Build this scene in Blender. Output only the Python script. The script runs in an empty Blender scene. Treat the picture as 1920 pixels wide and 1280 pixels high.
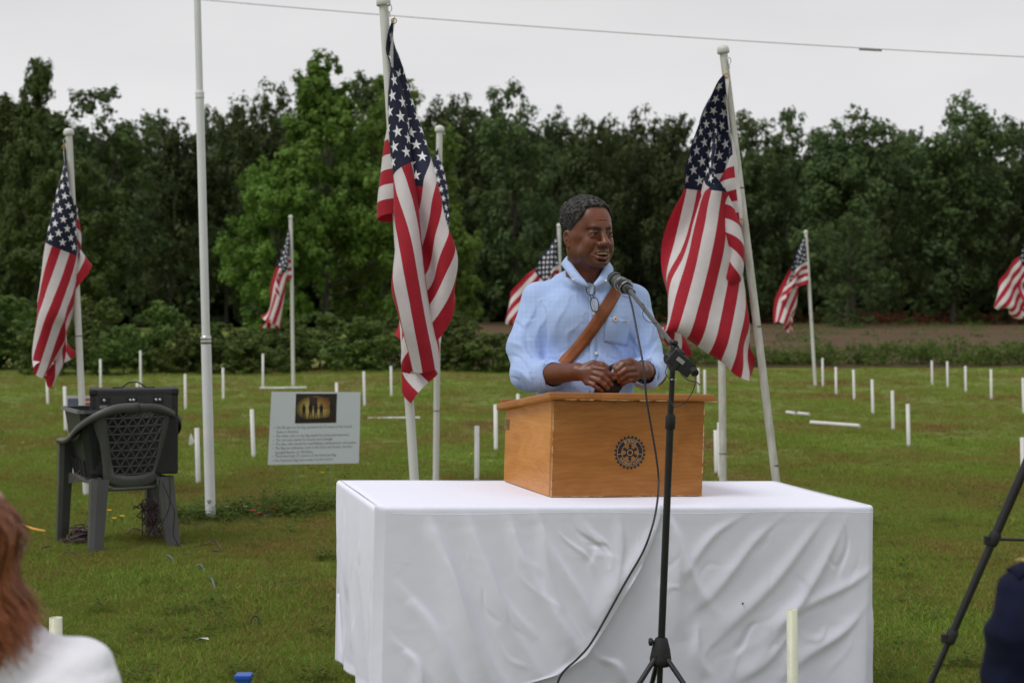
import bpy, bmesh, math, random, zlib
import numpy as np
from mathutils import Vector, Matrix, noise as mnoise
from mathutils.bvhtree import BVHTree

# ------------------------------------------------------------------ camera, sky, sun, exposure
scene = bpy.context.scene
EYE, F, HZ = 1.30, 2900.0, 582.0          # eye height (m), focal length and horizon row at 1920 px width
cam_d = bpy.data.cameras.new('camera'); cam = bpy.data.objects.new('camera', cam_d)
scene.collection.objects.link(cam); scene.camera = cam
cam.location = (0, 0, EYE); cam.rotation_euler = (math.radians(90), 0, 0)
cam_d.sensor_width = 36; cam_d.lens = 36*F/1920; cam_d.shift_y = -(640-HZ)/1920
cam_d.clip_start = .1; cam_d.clip_end = 3000
cam_d.dof.use_dof = True; cam_d.dof.focus_distance = 5.2; cam_d.dof.aperture_fstop = 5.2

SUN_EL, SUN_AZ = math.radians(58), math.radians(-62)     # high, left and a little behind the camera's left
world = bpy.data.worlds.new('World'); scene.world = world; world.use_nodes = True
wt = world.node_tree; wn = wt.nodes; wl = wt.links; wn.clear()
out = wn.new('ShaderNodeOutputWorld'); bg = wn.new('ShaderNodeBackground')
sky = wn.new('ShaderNodeTexSky'); sky.sky_type = 'NISHITA'; sky.sun_disc = False
sky.sun_elevation = SUN_EL; sky.sun_rotation = SUN_AZ
hs = wn.new('ShaderNodeHueSaturation'); hs.inputs['Saturation'].default_value = .10; hs.inputs['Value'].default_value = .35
tc = wn.new('ShaderNodeTexCoord'); mp = wn.new('ShaderNodeMapping'); mp.inputs['Scale'].default_value = (1, 1, 3.5)
nz = wn.new('ShaderNodeTexNoise'); nz.inputs['Scale'].default_value = 2.2; nz.inputs['Detail'].default_value = 5; nz.inputs['Roughness'].default_value = .5
rp = wn.new('ShaderNodeValToRGB')
rp.color_ramp.elements[0].position = .3; rp.color_ramp.elements[0].color = (8.4,8.4,8.6,1)
rp.color_ramp.elements[1].position = .7; rp.color_ramp.elements[1].color = (10.0,9.95,10.1,1)
mx = wn.new('ShaderNodeMixRGB'); mx.inputs[0].default_value = .93
bg.inputs['Strength'].default_value = .092
wl.new(tc.outputs['Generated'], mp.inputs[0]); wl.new(mp.outputs[0], nz.inputs[0]); wl.new(nz.outputs[0], rp.inputs[0])
wl.new(sky.outputs[0], hs.inputs['Color']); wl.new(hs.outputs[0], mx.inputs[1]); wl.new(rp.outputs[0], mx.inputs[2])
sz = wn.new('ShaderNodeSeparateXYZ'); wl.new(tc.outputs['Generated'], sz.inputs[0])     # cloud deck: brighter rim at the horizon, greyer above it
gr = wn.new('ShaderNodeValToRGB'); gr.color_ramp.interpolation = 'EASE'; wl.new(sz.outputs[2], gr.inputs[0])
for e, ps, v in zip((gr.color_ramp.elements[0], gr.color_ramp.elements[1]), (.06, .26), (1.0, .86)): e.position = ps; e.color = (v, v, v, 1)
e = gr.color_ramp.elements.new(1.0); e.color = (1, 1, 1, 1)
ml = wn.new('ShaderNodeMixRGB'); ml.blend_type = 'MULTIPLY'; ml.inputs[0].default_value = 1; wl.new(mx.outputs[0], ml.inputs[1]); wl.new(gr.outputs[0], ml.inputs[2])
wl.new(ml.outputs[0], bg.inputs['Color']); wl.new(bg.outputs[0], out.inputs[0])

sun_d = bpy.data.lights.new('sun', 'SUN'); sun_d.energy = 1.6; sun_d.angle = math.radians(24); sun_d.color = (1, .975, .94)
sun = bpy.data.objects.new('sun', sun_d); scene.collection.objects.link(sun)
sd = Vector((math.sin(SUN_AZ)*math.cos(SUN_EL), -.6*math.cos(SUN_EL), math.sin(SUN_EL)))
sun.rotation_euler = sd.to_track_quat('Z', 'Y').to_euler()
vs = scene.view_settings; vs.view_transform = 'Standard'; vs.look = 'None'; vs.exposure = 0; vs.gamma = 1; vs.use_curve_mapping = False

# ------------------------------------------------------------------ helpers
C = scene.collection
rnd = random.Random(7); rng = np.random.default_rng(11)
def at(px, py, Y): return Vector(((px-960)/F*Y, Y, EYE-(py-HZ)/F*Y))
def gY(py): return EYE*F/(py-HZ)                     # distance of a ground point seen at row py
def wm(o):
    m = o.matrix_basis.copy()
    return wm(o.parent) @ o.matrix_parent_inverse @ m if o.parent else m
def link(name, data, parent=None):
    # meshes are given in world coordinates; the parent inverse keeps them there
    o = bpy.data.objects.new(name, data); C.objects.link(o)
    if parent is not None: o.parent = parent; o.matrix_parent_inverse = wm(parent).inverted()
    return o
def copy_tree(o, parent=None):
    c = o.copy(); C.objects.link(c); c.parent = parent
    for ch in list(o.children): copy_tree(ch, c)
    return c
def tag(o, label=None, cat=None, group=None, kind=None):
    if label: o['label'] = label
    if cat: o['category'] = cat
    if group: o['group'] = group
    if kind: o['kind'] = kind
    return o
def thing(name, label, cat, loc=(0, 0, 0), rz=0, group=None):
    o = link(name, None); o.location = loc; o.rotation_euler[2] = rz
    o.empty_display_size = .1
    return tag(o, label, cat, group)
def mesh_np(name, V, Fc, mat=None, parent=None, smooth=True, midx=None, mats=None):
    me = bpy.data.meshes.new(name)
    V = np.asarray(V, dtype=np.float32).reshape(-1, 3)
    if isinstance(Fc, np.ndarray):
        n, k = Fc.shape
        me.vertices.add(len(V)); me.vertices.foreach_set('co', V.ravel())
        me.loops.add(n*k); me.loops.foreach_set('vertex_index', Fc.astype(np.int32).ravel())
        me.polygons.add(n); me.polygons.foreach_set('loop_start', np.arange(0, n*k, k, dtype=np.int32))
        me.update(calc_edges=True)
    else:
        me.from_pydata([tuple(map(float, v)) for v in V], [], Fc)
    if smooth: me.polygons.foreach_set('use_smooth', np.ones(len(me.polygons), dtype=bool))
    for m in (mats or ([mat] if mat else [])): me.materials.append(m)
    if midx is not None: me.polygons.foreach_set('material_index', np.asarray(midx, dtype=np.int32))
    me.update()
    return link(name, me, parent)

class MB:
    """collects boxes, tubes and lathes into one mesh"""
    def __init__(s): s.v = []; s.f = []; s.sm = []
    def add(s, vs, fs, sm=False):
        n = len(s.v); s.v += [tuple(v) for v in vs]; s.f += [tuple(i+n for i in f) for f in fs]; s.sm += [sm]*len(fs); return s
    def box(s, c, d, rot=None, taper=1.0, bev=0.0):
        x, y, z = d[0]/2, d[1]/2, d[2]/2
        if bev <= 0:
            vs = [Vector((sx*x*(taper if sz > 0 else 1), sy*y*(taper if sz > 0 else 1), sz*z)) for sz in (-1, 1) for sx, sy in ((-1, -1), (1, -1), (1, 1), (-1, 1))]
            fs = [(3, 2, 1, 0), (4, 5, 6, 7), (0, 1, 5, 4), (1, 2, 6, 5), (2, 3, 7, 6), (3, 0, 4, 7)]
        else:
            b = bmesh.new(); bmesh.ops.create_cube(b, size=1)
            for v in b.verts:
                t = taper if v.co.z > 0 else 1
                v.co = Vector((v.co.x*2*x*t, v.co.y*2*y*t, v.co.z*2*z))
            bmesh.ops.bevel(b, geom=b.edges[:], offset=bev, segments=2, profile=.6, affect='EDGES')
            b.verts.index_update(); vs = [v.co.copy() for v in b.verts]; fs = [tuple(v.index for v in f.verts) for f in b.faces]; b.free()
        if rot is not None: vs = [rot @ v for v in vs]
        c = Vector(c); return s.add([v+c for v in vs], fs)
    def tube(s, pts, r, n=8, cap=True, flat=1.0):
        pts = [Vector(p) for p in pts]; m = len(pts)
        if not hasattr(r, '__len__'): r = [r]*m
        vs = []; up = None
        for i, p in enumerate(pts):
            t = (pts[min(i+1, m-1)]-pts[max(i-1, 0)]).normalized()
            if up is None:
                up = Vector((0, 0, 1)) if abs(t.z) < .9 else Vector((0, 1, 0))
            a = (up - t*up.dot(t)); a = a.normalized() if a.length > 1e-6 else t.orthogonal().normalized()
            b = t.cross(a); up = a
            for k in range(n):
                q = 2*math.pi*k/n; vs.append(p+(a*math.cos(q)*flat+b*math.sin(q))*r[i])
        fs = [(i*n+k, i*n+(k+1) % n, (i+1)*n+(k+1) % n, (i+1)*n+k) for i in range(m-1) for k in range(n)]
        s.add(vs, fs, True)
        if cap:
            s.add(vs[:n], [tuple(range(n))[::-1]]); s.add(vs[-n:], [tuple(range(n))])
        return s
    def lathe(s, c, prof, n=16, axis=None):
        c = Vector(c); q = axis.to_track_quat('Z', 'Y').to_matrix() if axis is not None else Matrix.Identity(3)
        vs = [c+q @ Vector((r*math.cos(2*math.pi*k/n), r*math.sin(2*math.pi*k/n), z)) for r, z in prof for k in range(n)]
        fs = [(i*n+k, i*n+(k+1) % n, (i+1)*n+(k+1) % n, (i+1)*n+k) for i in range(len(prof)-1) for k in range(n)]
        s.add(vs, fs, True); s.add(vs[:n], [tuple(range(n))[::-1]]); return s.add(vs[-n:], [tuple(range(n))])
    def prism(s, poly, z0, z1):
        n = len(poly)
        vs = [(x, y, z0) for x, y in poly]+[(x, y, z1) for x, y in poly]
        return s.add(vs, [tuple(range(n))[::-1], tuple(range(n, 2*n))]+[(i, (i+1) % n, (i+1) % n+n, i+n) for i in range(n)])
    def xf(s, M): s.v = [tuple(M @ Vector(v)) for v in s.v]; return s
    def build(s, name, mat, parent=None):
        me = bpy.data.meshes.new(name); me.from_pydata(s.v, [], s.f)
        me.polygons.foreach_set('use_smooth', s.sm)
        if mat: me.materials.append(mat)
        me.update(); return link(name, me, parent)

def catmull(pts, n=8):
    P = [Vector(p) for p in pts]; P = [P[0]*2-P[1]]+P+[P[-1]*2-P[-2]]; o = []
    for i in range(1, len(P)-2):
        for k in range(n):
            t = k/n; a, b, c, d = P[i-1], P[i], P[i+1], P[i+2]
            o.append(.5*((2*b)+(c-a)*t+(2*a-5*b+4*c-d)*t*t+(3*b-a-3*c+d)*t**3))
    o.append(P[-2]); return o

# ------------------------------------------------------------------ materials
def mat(name, col, rough=.6, var=.0, vscale=8, bump=0, bscale=60, metal=0, spec=.4, col2=None, sheen=0, attr=None, trans=0, stretch=None, clear=0):
    m = bpy.data.materials.new(name); m.use_nodes = True; t = m.node_tree; N = t.nodes; L = t.links
    p = N['Principled BSDF']; p.inputs['Roughness'].default_value = rough; p.inputs['Metallic'].default_value = metal
    p.inputs['Specular IOR Level'].default_value = spec; p.inputs['Base Color'].default_value = (*col, 1)
    p.inputs['Coat Weight'].default_value = clear; p.inputs['Coat Roughness'].default_value = .25
    if sheen: p.inputs['Sheen Weight'].default_value = sheen
    tc = N.new('ShaderNodeTexCoord'); src = tc.outputs['Object']
    if stretch:
        q = N.new('ShaderNodeMapping'); q.inputs['Scale'].default_value = stretch; L.new(src, q.inputs[0]); src = q.outputs[0]
    last = None
    if var or col2:
        n = N.new('ShaderNodeTexNoise'); n.inputs['Scale'].default_value = vscale; n.inputs['Detail'].default_value = 6; L.new(src, n.inputs[0])
        r = N.new('ShaderNodeValToRGB'); r.color_ramp.elements[0].position = .32; r.color_ramp.elements[1].position = .68
        c2 = col2 or tuple(c*(1-var) for c in col); c1 = col if col2 else tuple(min(1, c*(1+var)) for c in col)
        r.color_ramp.elements[0].color = (*c2, 1); r.color_ramp.elements[1].color = (*c1, 1)
        L.new(n.outputs[0], r.inputs[0]); L.new(r.outputs[0], p.inputs['Base Color']); last = r.outputs[0]
    if attr:
        a = N.new('ShaderNodeAttribute'); a.attribute_name = attr; x = N.new('ShaderNodeMixRGB'); x.blend_type = 'MULTIPLY'; x.inputs[0].default_value = 1
        if last: L.new(last, x.inputs[1])
        else: x.inputs[1].default_value = (*col, 1)
        L.new(a.outputs['Color'], x.inputs[2]); L.new(x.outputs[0], p.inputs['Base Color']); last = x.outputs[0]
    if bump:
        n2 = N.new('ShaderNodeTexNoise'); n2.inputs['Scale'].default_value = bscale; n2.inputs['Detail'].default_value = 5; L.new(src, n2.inputs[0])
        b = N.new('ShaderNodeBump'); b.inputs['Strength'].default_value = bump; b.inputs['Distance'].default_value = .01
        L.new(n2.outputs[0], b.inputs['Height']); L.new(b.outputs[0], p.inputs['Normal'])
    if trans:
        tr = N.new('ShaderNodeBsdfTranslucent'); ms = N.new('ShaderNodeMixShader'); ms.inputs[0].default_value = trans
        if last: L.new(last, tr.inputs['Color'])
        else: tr.inputs['Color'].default_value = (*col, 1)
        L.new(p.outputs[0], ms.inputs[1]); L.new(tr.outputs[0], ms.inputs[2]); L.new(ms.outputs[0], N['Material Output'].inputs[0])
    return m

M_pvc = mat('white_plastic', (.66, .66, .64), .45, .06, 3, col2=(.56, .56, .53))
M_pvc_old = mat('weathered_plastic', (.62, .62, .58), .5, col2=(.45, .43, .38), vscale=14, stretch=(3, 3, .8))
M_cream = mat('cream_plastic', (.58, .59, .46), .4, .05, 20, bump=.15, bscale=90)
M_green_ring = mat('dark_joint', (.10, .12, .10), .6)
M_metal = mat('steel', (.5, .5, .5), .3, metal=1)
M_brass = mat('brass', (.45, .32, .12), .35, .15, metal=1)
M_red = mat('flag_red', (.43, .012, .030), .75, .08, 20, trans=.28, sheen=.1)
M_white = mat('flag_white', (.76, .72, .74), .75, .04, 20, trans=.28)
M_blue = mat('flag_blue', (.012, .016, .045), .75, .12, 20, trans=.22)
M_star = mat('star_white', (.78, .77, .80), .75)
M_black = mat('black_plastic', (.012, .012, .013), .42, .2, 12)
M_blackm = mat('black_matte', (.014, .014, .015), .75, .2, 12, bump=.2, bscale=200)
M_rubber = mat('rubber_cable', (.02, .022, .024), .5)

# ------------------------------------------------------------------ the setting
def ground_mat(name, stops, scale, stretch=(1, 1, 1), rough=.95, fine=40):
    m = bpy.data.materials.new(name); m.use_nodes = True; t = m.node_tree; N = t.nodes; L = t.links; p = N['Principled BSDF']
    p.inputs['Roughness'].default_value = rough; p.inputs['Specular IOR Level'].default_value = .15
    g = N.new('ShaderNodeNewGeometry'); q = N.new('ShaderNodeMapping'); q.inputs['Scale'].default_value = stretch; L.new(g.outputs['Position'], q.inputs[0])
    n = N.new('ShaderNodeTexNoise'); n.inputs['Scale'].default_value = scale; n.inputs['Detail'].default_value = 9; n.inputs['Roughness'].default_value = .62; L.new(q.outputs[0], n.inputs[0])
    r = N.new('ShaderNodeValToRGB'); cr = r.color_ramp
    while len(cr.elements) < len(stops): cr.elements.new(.5)
    for e, (ps, c) in zip(cr.elements, stops): e.position = ps; e.color = (*c, 1)
    L.new(n.outputs[0], r.inputs[0])
    n2 = N.new('ShaderNodeTexNoise'); n2.inputs['Scale'].default_value = fine; n2.inputs['Detail'].default_value = 4; L.new(g.outputs['Position'], n2.inputs[0])
    x = N.new('ShaderNodeMixRGB'); x.blend_type = 'OVERLAY'; x.inputs[0].default_value = .5; L.new(r.outputs[0], x.inputs[1]); L.new(n2.outputs[0], x.inputs[2])
    L.new(x.outputs[0], p.inputs['Base Color'])
    b = N.new('ShaderNodeBump'); b.inputs['Strength'].default_value = .5; b.inputs['Distance'].default_value = .03; L.new(n2.outputs[0], b.inputs['Height']); L.new(b.outputs[0], p.inputs['Normal'])
    return m
M_ground = ground_mat('lawn_soil', [(.30, (.11, .070, .035)), (.38, (.16, .14, .045)), (.50, (.13, .17, .035)), (.72, (.17, .21, .045))], .9, (1, .55, 1))
def ground_z(x, y):
    return .012*math.sin(x*1.7+y*.6)+.010*math.sin(x*.8-y*1.3+1)
# ground: fine near the camera, coarse out to the horizon
xs = np.concatenate([np.linspace(-1200, -30, 14), np.linspace(-24, 24, 140), np.linspace(30, 1200, 14)])
ys = np.concatenate([np.linspace(-300, -8, 8), np.linspace(-6, 34, 130), np.linspace(36, 1500, 26)])
GX, GY_ = np.meshgrid(xs, ys, indexing='ij')
GZ = (.012*np.sin(GX*1.7+GY_*.6)+.010*np.sin(GX*.8-GY_*1.3+1))*((GY_ < 34) & (GY_ > -7) & (abs(GX) < 25))
nx, ny = len(xs), len(ys)
ii, jj = np.meshgrid(np.arange(nx-1), np.arange(ny-1), indexing='ij'); b0 = (ii*ny+jj).ravel()
ground = mesh_np('ground', np.stack([GX, GY_, GZ], -1), np.stack([b0, b0+ny, b0+ny+1, b0+1], 1), M_ground); tag(ground, kind='structure')

# ploughed field beyond the lawn on the right
M_field = ground_mat('field_earth', [(.30, (.058, .042, .024)), (.48, (.088, .058, .032)), (.60, (.105, .066, .034)), (.75, (.080, .095, .028))], .35, (.35, 1, 1), fine=6)
M_clover = ground_mat('field_edge', [(.35, (.11, .030, .016)), (.55, (.10, .045, .022)), (.7, (.06, .07, .02))], .5, fine=6)
mb = MB(); mb.add([(x, y, z) for y, z in ((35.2, .02), (60, .14), (102, .46), (108, .46), (125, .02)) for x in (-4, 20, 60, 140)], [(r*4+c, r*4+c+1, r*4+c+5, r*4+c+4) for r in range(4) for c in range(3)], True); tag(mb.build('ploughed_field', M_field), kind='structure')
# grass ------------------------------------------------------------
M_grass = bpy.data.materials.new('grass_blades'); M_grass.use_nodes = True
def make_grass_mat(m, stops, sc=.9):
    t = m.node_tree; N = t.nodes; L = t.links; p = N['Principled BSDF']; p.inputs['Roughness'].default_value = .6; p.inputs['Specular IOR Level'].default_value = .1
    g = N.new('ShaderNodeNewGeometry'); q = N.new('ShaderNodeMapping'); q.inputs['Scale'].default_value = (1, .55, 1); L.new(g.outputs['Position'], q.inputs[0])
    n = N.new('ShaderNodeTexNoise'); n.inputs['Scale'].default_value = sc; n.inputs['Detail'].default_value = 9; n.inputs['Roughness'].default_value = .62; L.new(q.outputs[0], n.inputs[0])
    a = N.new('ShaderNodeAttribute'); a.attribute_name = 'tone'
    ad = N.new('ShaderNodeMath'); ad.operation = 'MULTIPLY_ADD'; ad.inputs[1].default_value = .30; L.new(a.outputs['Fac'], ad.inputs[0]); L.new(n.outputs[0], ad.inputs[2])
    nb_ = N.new('ShaderNodeTexNoise'); nb_.inputs['Scale'].default_value = .28; nb_.inputs['Detail'].default_value = 2; L.new(g.outputs['Position'], nb_.inputs[0])
    ad2 = N.new('ShaderNodeMath'); ad2.operation = 'MULTIPLY_ADD'; ad2.inputs[1].default_value = .45; L.new(nb_.outputs[0], ad2.inputs[0]); ad3 = N.new('ShaderNodeMath'); ad3.operation = 'SUBTRACT'; ad3.inputs[1].default_value = .225; L.new(ad.outputs[0], ad2.inputs[2]); L.new(ad2.outputs[0], ad3.inputs[0])
    r = N.new('ShaderNodeValToRGB'); cr = r.color_ramp
    while len(cr.elements) < len(stops): cr.elements.new(.5)
    for e, (ps, c) in zip(cr.elements, stops): e.position = ps; e.color = (*c, 1)
    L.new(ad3.outputs[0], r.inputs[0]); L.new(r.outputs[0], p.inputs['Base Color'])
    tr = N.new('ShaderNodeBsdfTranslucent'); ms = N.new('ShaderNodeMixShader'); ms.inputs[0].default_value = .3
    L.new(r.outputs[0], tr.inputs['Color']); L.new(p.outputs[0], ms.inputs[1]); L.new(tr.outputs[0], ms.inputs[2]); L.new(ms.outputs[0], N['Material Output'].inputs[0])
make_grass_mat(M_grass, [(.31, (.22, .12, .050)), (.42, (.31, .25, .080)), (.50, (.185, .26, .036)), (.64, (.135, .240, .028)), (.85, (.31, .40, .080))])

def tuft(r, seed, n, h, w, spread, kind=0):
    g = np.random.default_rng(seed); V = []; Fq = []; T = []
    for i in range(n):
        a = g.uniform(0, 6.283); rr = spread*math.sqrt(g.uniform()); bx, by = rr*math.cos(a), rr*math.sin(a)
        hh = h*g.uniform(.45, 1.15); ww = w*g.uniform(.6, 1.3); la = g.uniform(0, 6.283); ln = hh*g.uniform(.3, 1.5)
        fa = g.uniform(0, 3.1416); fx, fy = math.cos(fa)*ww/2, math.sin(fa)*ww/2; k = len(V)
        mx_, my_ = bx+math.cos(la)*ln*.35, by+math.sin(la)*ln*.35
        V += [(bx-fx, by-fy, -.01), (bx+fx, by+fy, -.01), (mx_+fx*.8, my_+fy*.8, hh*.6), (mx_-fx*.8, my_-fy*.8, hh*.6), (bx+math.cos(la)*ln, by+math.sin(la)*ln, hh)]
        Fq += [(k, k+1, k+2, k+3), (k+3, k+2, k+4)]; tone = g.normal(0, .45); T += [tone]*5
    return V, Fq, T
def scatter(name, pts, rots, scales, variants, material, label=None):
    """one stuff object: its mesh holds the points and the tuft shapes, geometry nodes put a tuft on every point"""
    V = [tuple(p) for p in pts]; Fc = []; n = len(V)
    kind = [0]*n; tone = [0.]*n; rot = list(rots); scl = list(scales); var = [int(x) for x in np.random.default_rng(5).integers(0, len(variants), n)]
    for vi, (tv, tf, tt) in enumerate(variants):
        k = len(V); V += tv; Fc += [tuple(i+k for i in f) for f in tf]; kind += [vi+1]*len(tv); tone += tt; rot += [0]*len(tv); scl += [1]*len(tv); var += [-1]*len(tv)
    o = mesh_np(name, V, Fc, material); me = o.data
    for nm, ty, dat in (('kind_id', 'INT', kind), ('tone', 'FLOAT', tone), ('rot', 'FLOAT', rot), ('scl', 'FLOAT', scl), ('variant', 'INT', var)):
        a = me.attributes.new(nm, ty, 'POINT'); a.data.foreach_set('value', np.array(dat, dtype=np.int32 if ty == 'INT' else np.float32))
    ng = bpy.data.node_groups.new(name+'_nodes', 'GeometryNodeTree'); ng.interface.new_socket('Geometry', in_out='INPUT', socket_type='NodeSocketGeometry'); ng.interface.new_socket('Geometry', in_out='OUTPUT', socket_type='NodeSocketGeometry')
    N = ng.nodes; L = ng.links; gi = N.new('NodeGroupInput'); go = N.new('NodeGroupOutput'); J = N.new('GeometryNodeJoinGeometry')
    def attr(nm, ty):
        a = N.new('GeometryNodeInputNamedAttribute'); a.data_type = ty; a.inputs['Name'].default_value = nm; return a.outputs['Attribute']
    def sel(nm, val):
        c = N.new('FunctionNodeCompare'); c.data_type = 'INT'; c.operation = 'EQUAL'; L.new(attr(nm, 'INT'), c.inputs[2]); c.inputs[3].default_value = val; return c.outputs[0]
    for vi in range(len(variants)):
        sp = N.new('GeometryNodeSeparateGeometry'); L.new(gi.outputs[0], sp.inputs[0]); L.new(sel('variant', vi), sp.inputs['Selection'])
        st = N.new('GeometryNodeSeparateGeometry'); L.new(gi.outputs[0], st.inputs[0]); L.new(sel('kind_id', vi+1), st.inputs['Selection'])
        mp_ = N.new('GeometryNodeMeshToPoints'); L.new(sp.outputs[0], mp_.inputs[0])
        ip = N.new('GeometryNodeInstanceOnPoints'); L.new(mp_.outputs[0], ip.inputs['Points']); L.new(st.outputs[0], ip.inputs['Instance'])
        cx = N.new('ShaderNodeCombineXYZ'); L.new(attr('rot', 'FLOAT'), cx.inputs[2]); L.new(cx.outputs[0], ip.inputs['Rotation']); L.new(attr('scl', 'FLOAT'), ip.inputs['Scale'])
        L.new(ip.outputs[0], J.inputs[0])
    L.new(J.outputs[0], go.inputs[0])
    md = o.modifiers.new('scatter', 'NODES'); md.node_group = ng
    tag(o, label, None, None, 'stuff'); return o
# tufts: density falls off with distance the way the picture needs it, also to the sides of the frame
g = np.random.default_rng(2)
def grass_points(n, y0, y1, side):
    v = g.uniform(1/y1, 1/y0, n); Y = 1/v; X = g.uniform(-1, 1, n)*(960/F*Y*side+.3); return X, Y
Xa, Ya = grass_points(95000, 4.2, 12, 1.22); Xb, Yb = grass_points(80000, 8, 34.5, 1.15)
X_, Y_ = np.concatenate([Xa, Xb]), np.concatenate([Ya, Yb])
Zg = .012*np.sin(X_*1.7+Y_*.6)+.010*np.sin(X_*.8-Y_*1.3+1)
patch = np.array([mnoise.noise(Vector((x*1.3, y*.9, 0))) for x, y in zip(X_, Y_)])
sc_ = (.62+.55*np.clip(patch+.35, 0, 1))*(1+np.clip((Y_-9)/24, 0, 1)*.9)*g.uniform(.7, 1.25, len(X_))
vars_ = [tuft(0, s, 26, .032, .0029, .055) for s in range(5)]+[tuft(0, 9, 10, .045, .0032, .03), tuft(0, 10, 18, .028, .0045, .06)]
scatter('grass', np.stack([X_, Y_, Zg], 1), g.uniform(0, 6.283, len(X_)), sc_, vars_, M_grass, 'short mown grass with yellowed patches covering the lawn')

# broad leaved weeds sprinkled through the lawn, denser round the tall pole
M_weed = mat('weed_leaf', (.085, .125, .022), .7, .35, 6, trans=.3, spec=.08)
def weed(seed, n, h, spread):
    g2 = np.random.default_rng(seed); V = []; Fq = []; T = []
    for i in range(n):
        a = g2.uniform(0, 6.283); rr = spread*math.sqrt(g2.uniform()); c = Vector((rr*math.cos(a), rr*math.sin(a), h*g2.uniform(.2, 1)))
        s = .0075*g2.uniform(.5, 1.6); d = Vector((math.cos(a), math.sin(a), g2.uniform(-.3, .5)))*s; e = Vector((-math.sin(a), math.cos(a), 0))*s*.7; k = len(V)
        V += [tuple(c-d), tuple(c+e), tuple(c+d*1.2), tuple(c-e)]; Fq.append((k, k+1, k+2, k+3)); T += [0]*4
    return V, Fq, T
wx, wy = [], []
for i in range(260):
    X, Y = grass_points(1, 5, 22, 1.1); wx.append(X[0]); wy.append(Y[0])
for cx_, cy_, rx, n in ((345, 975, 22, 45), (410, 975, 35, 75), (510, 962, 60, 80), (590, 955, 45, 40)):
    for i in range(n):
        px = g.normal(cx_, rx); py = g.normal(cy_, 8); Y = gY(py); wx.append((px-960)/F*Y); wy.append(Y)
wx = np.array(wx); wy = np.array(wy)
scatter('weeds', np.stack([wx, wy, np.full(len(wx), .0)], 1), g.uniform(0, 6.283, len(wx)), g.uniform(.7, 1.4, len(wx)), [weed(1, 60, .085, .07), weed(2, 40, .045, .08)], M_weed, 'dark broad leaved weeds growing low in the lawn and round the tall pole')

# ------------------------------------------------------------------ trees
def leaf_mat(name, c1, c2, c3):
    m = bpy.data.materials.new(name); m.use_nodes = True; t = m.node_tree; N = t.nodes; L = t.links; p = N['Principled BSDF']; p.inputs['Roughness'].default_value = .6; p.inputs['Specular IOR Level'].default_value = .2
    a = N.new('ShaderNodeAttribute'); a.attribute_name = 'tone'; r = N.new('ShaderNodeValToRGB'); cr = r.color_ramp; cr.elements.new(.5)
    for e, ps, c in zip(cr.elements, (0, .5, 1), (c1, c2, c3)): e.position = ps; e.color = (*c, 1)
    oi = N.new('ShaderNodeObjectInfo'); h = N.new('ShaderNodeHueSaturation'); mr = N.new('ShaderNodeMapRange'); mr.inputs[3].default_value = .75; mr.inputs[4].default_value = 1.3
    L.new(oi.outputs['Random'], mr.inputs[0]); L.new(mr.outputs[0], h.inputs['Value'])
    mr2 = N.new('ShaderNodeMapRange'); mr2.inputs[3].default_value = .485; mr2.inputs[4].default_value = .515; L.new(oi.outputs['Random'], mr2.inputs[0]); L.new(mr2.outputs[0], h.inputs['Hue'])
    L.new(a.outputs['Fac'], r.inputs[0]); L.new(r.outputs[0], h.inputs['Color']); L.new(h.outputs[0], p.inputs['Base Color'])
    tr = N.new('ShaderNodeBsdfTranslucent'); ms = N.new('ShaderNodeMixShader'); ms.inputs[0].default_value = .38
    L.new(h.outputs[0], tr.inputs['Color']); L.new(p.outputs[0], ms.inputs[1]); L.new(tr.outputs[0], ms.inputs[2]); L.new(ms.outputs[0], N['Material Output'].inputs[0]); return m
M_leaf_dark = leaf_mat('dark_foliage', (.045, .068, .027), (.070, .102, .034), (.105, .148, .045))
M_leaf_mid = leaf_mat('mid_foliage', (.050, .085, .022), (.080, .128, .030), (.115, .170, .040))
M_leaf_bright = leaf_mat('bright_foliage', (.075, .135, .022), (.120, .205, .032), (.18, .275, .050))
M_bush = leaf_mat('bush_foliage', (.038, .070, .014), (.080, .130, .024), (.14, .195, .045))
M_hedge = leaf_mat('hedge_foliage', (.046, .080, .018), (.090, .140, .028), (.15, .205, .046))
M_bark = mat('bark', (.055, .048, .038), .9, .4, 4, bump=.5, bscale=12)
M_bark_pale = mat('pale_bark', (.08, .072, .058), .9, .3, 4, bump=.5, bscale=12)

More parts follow.
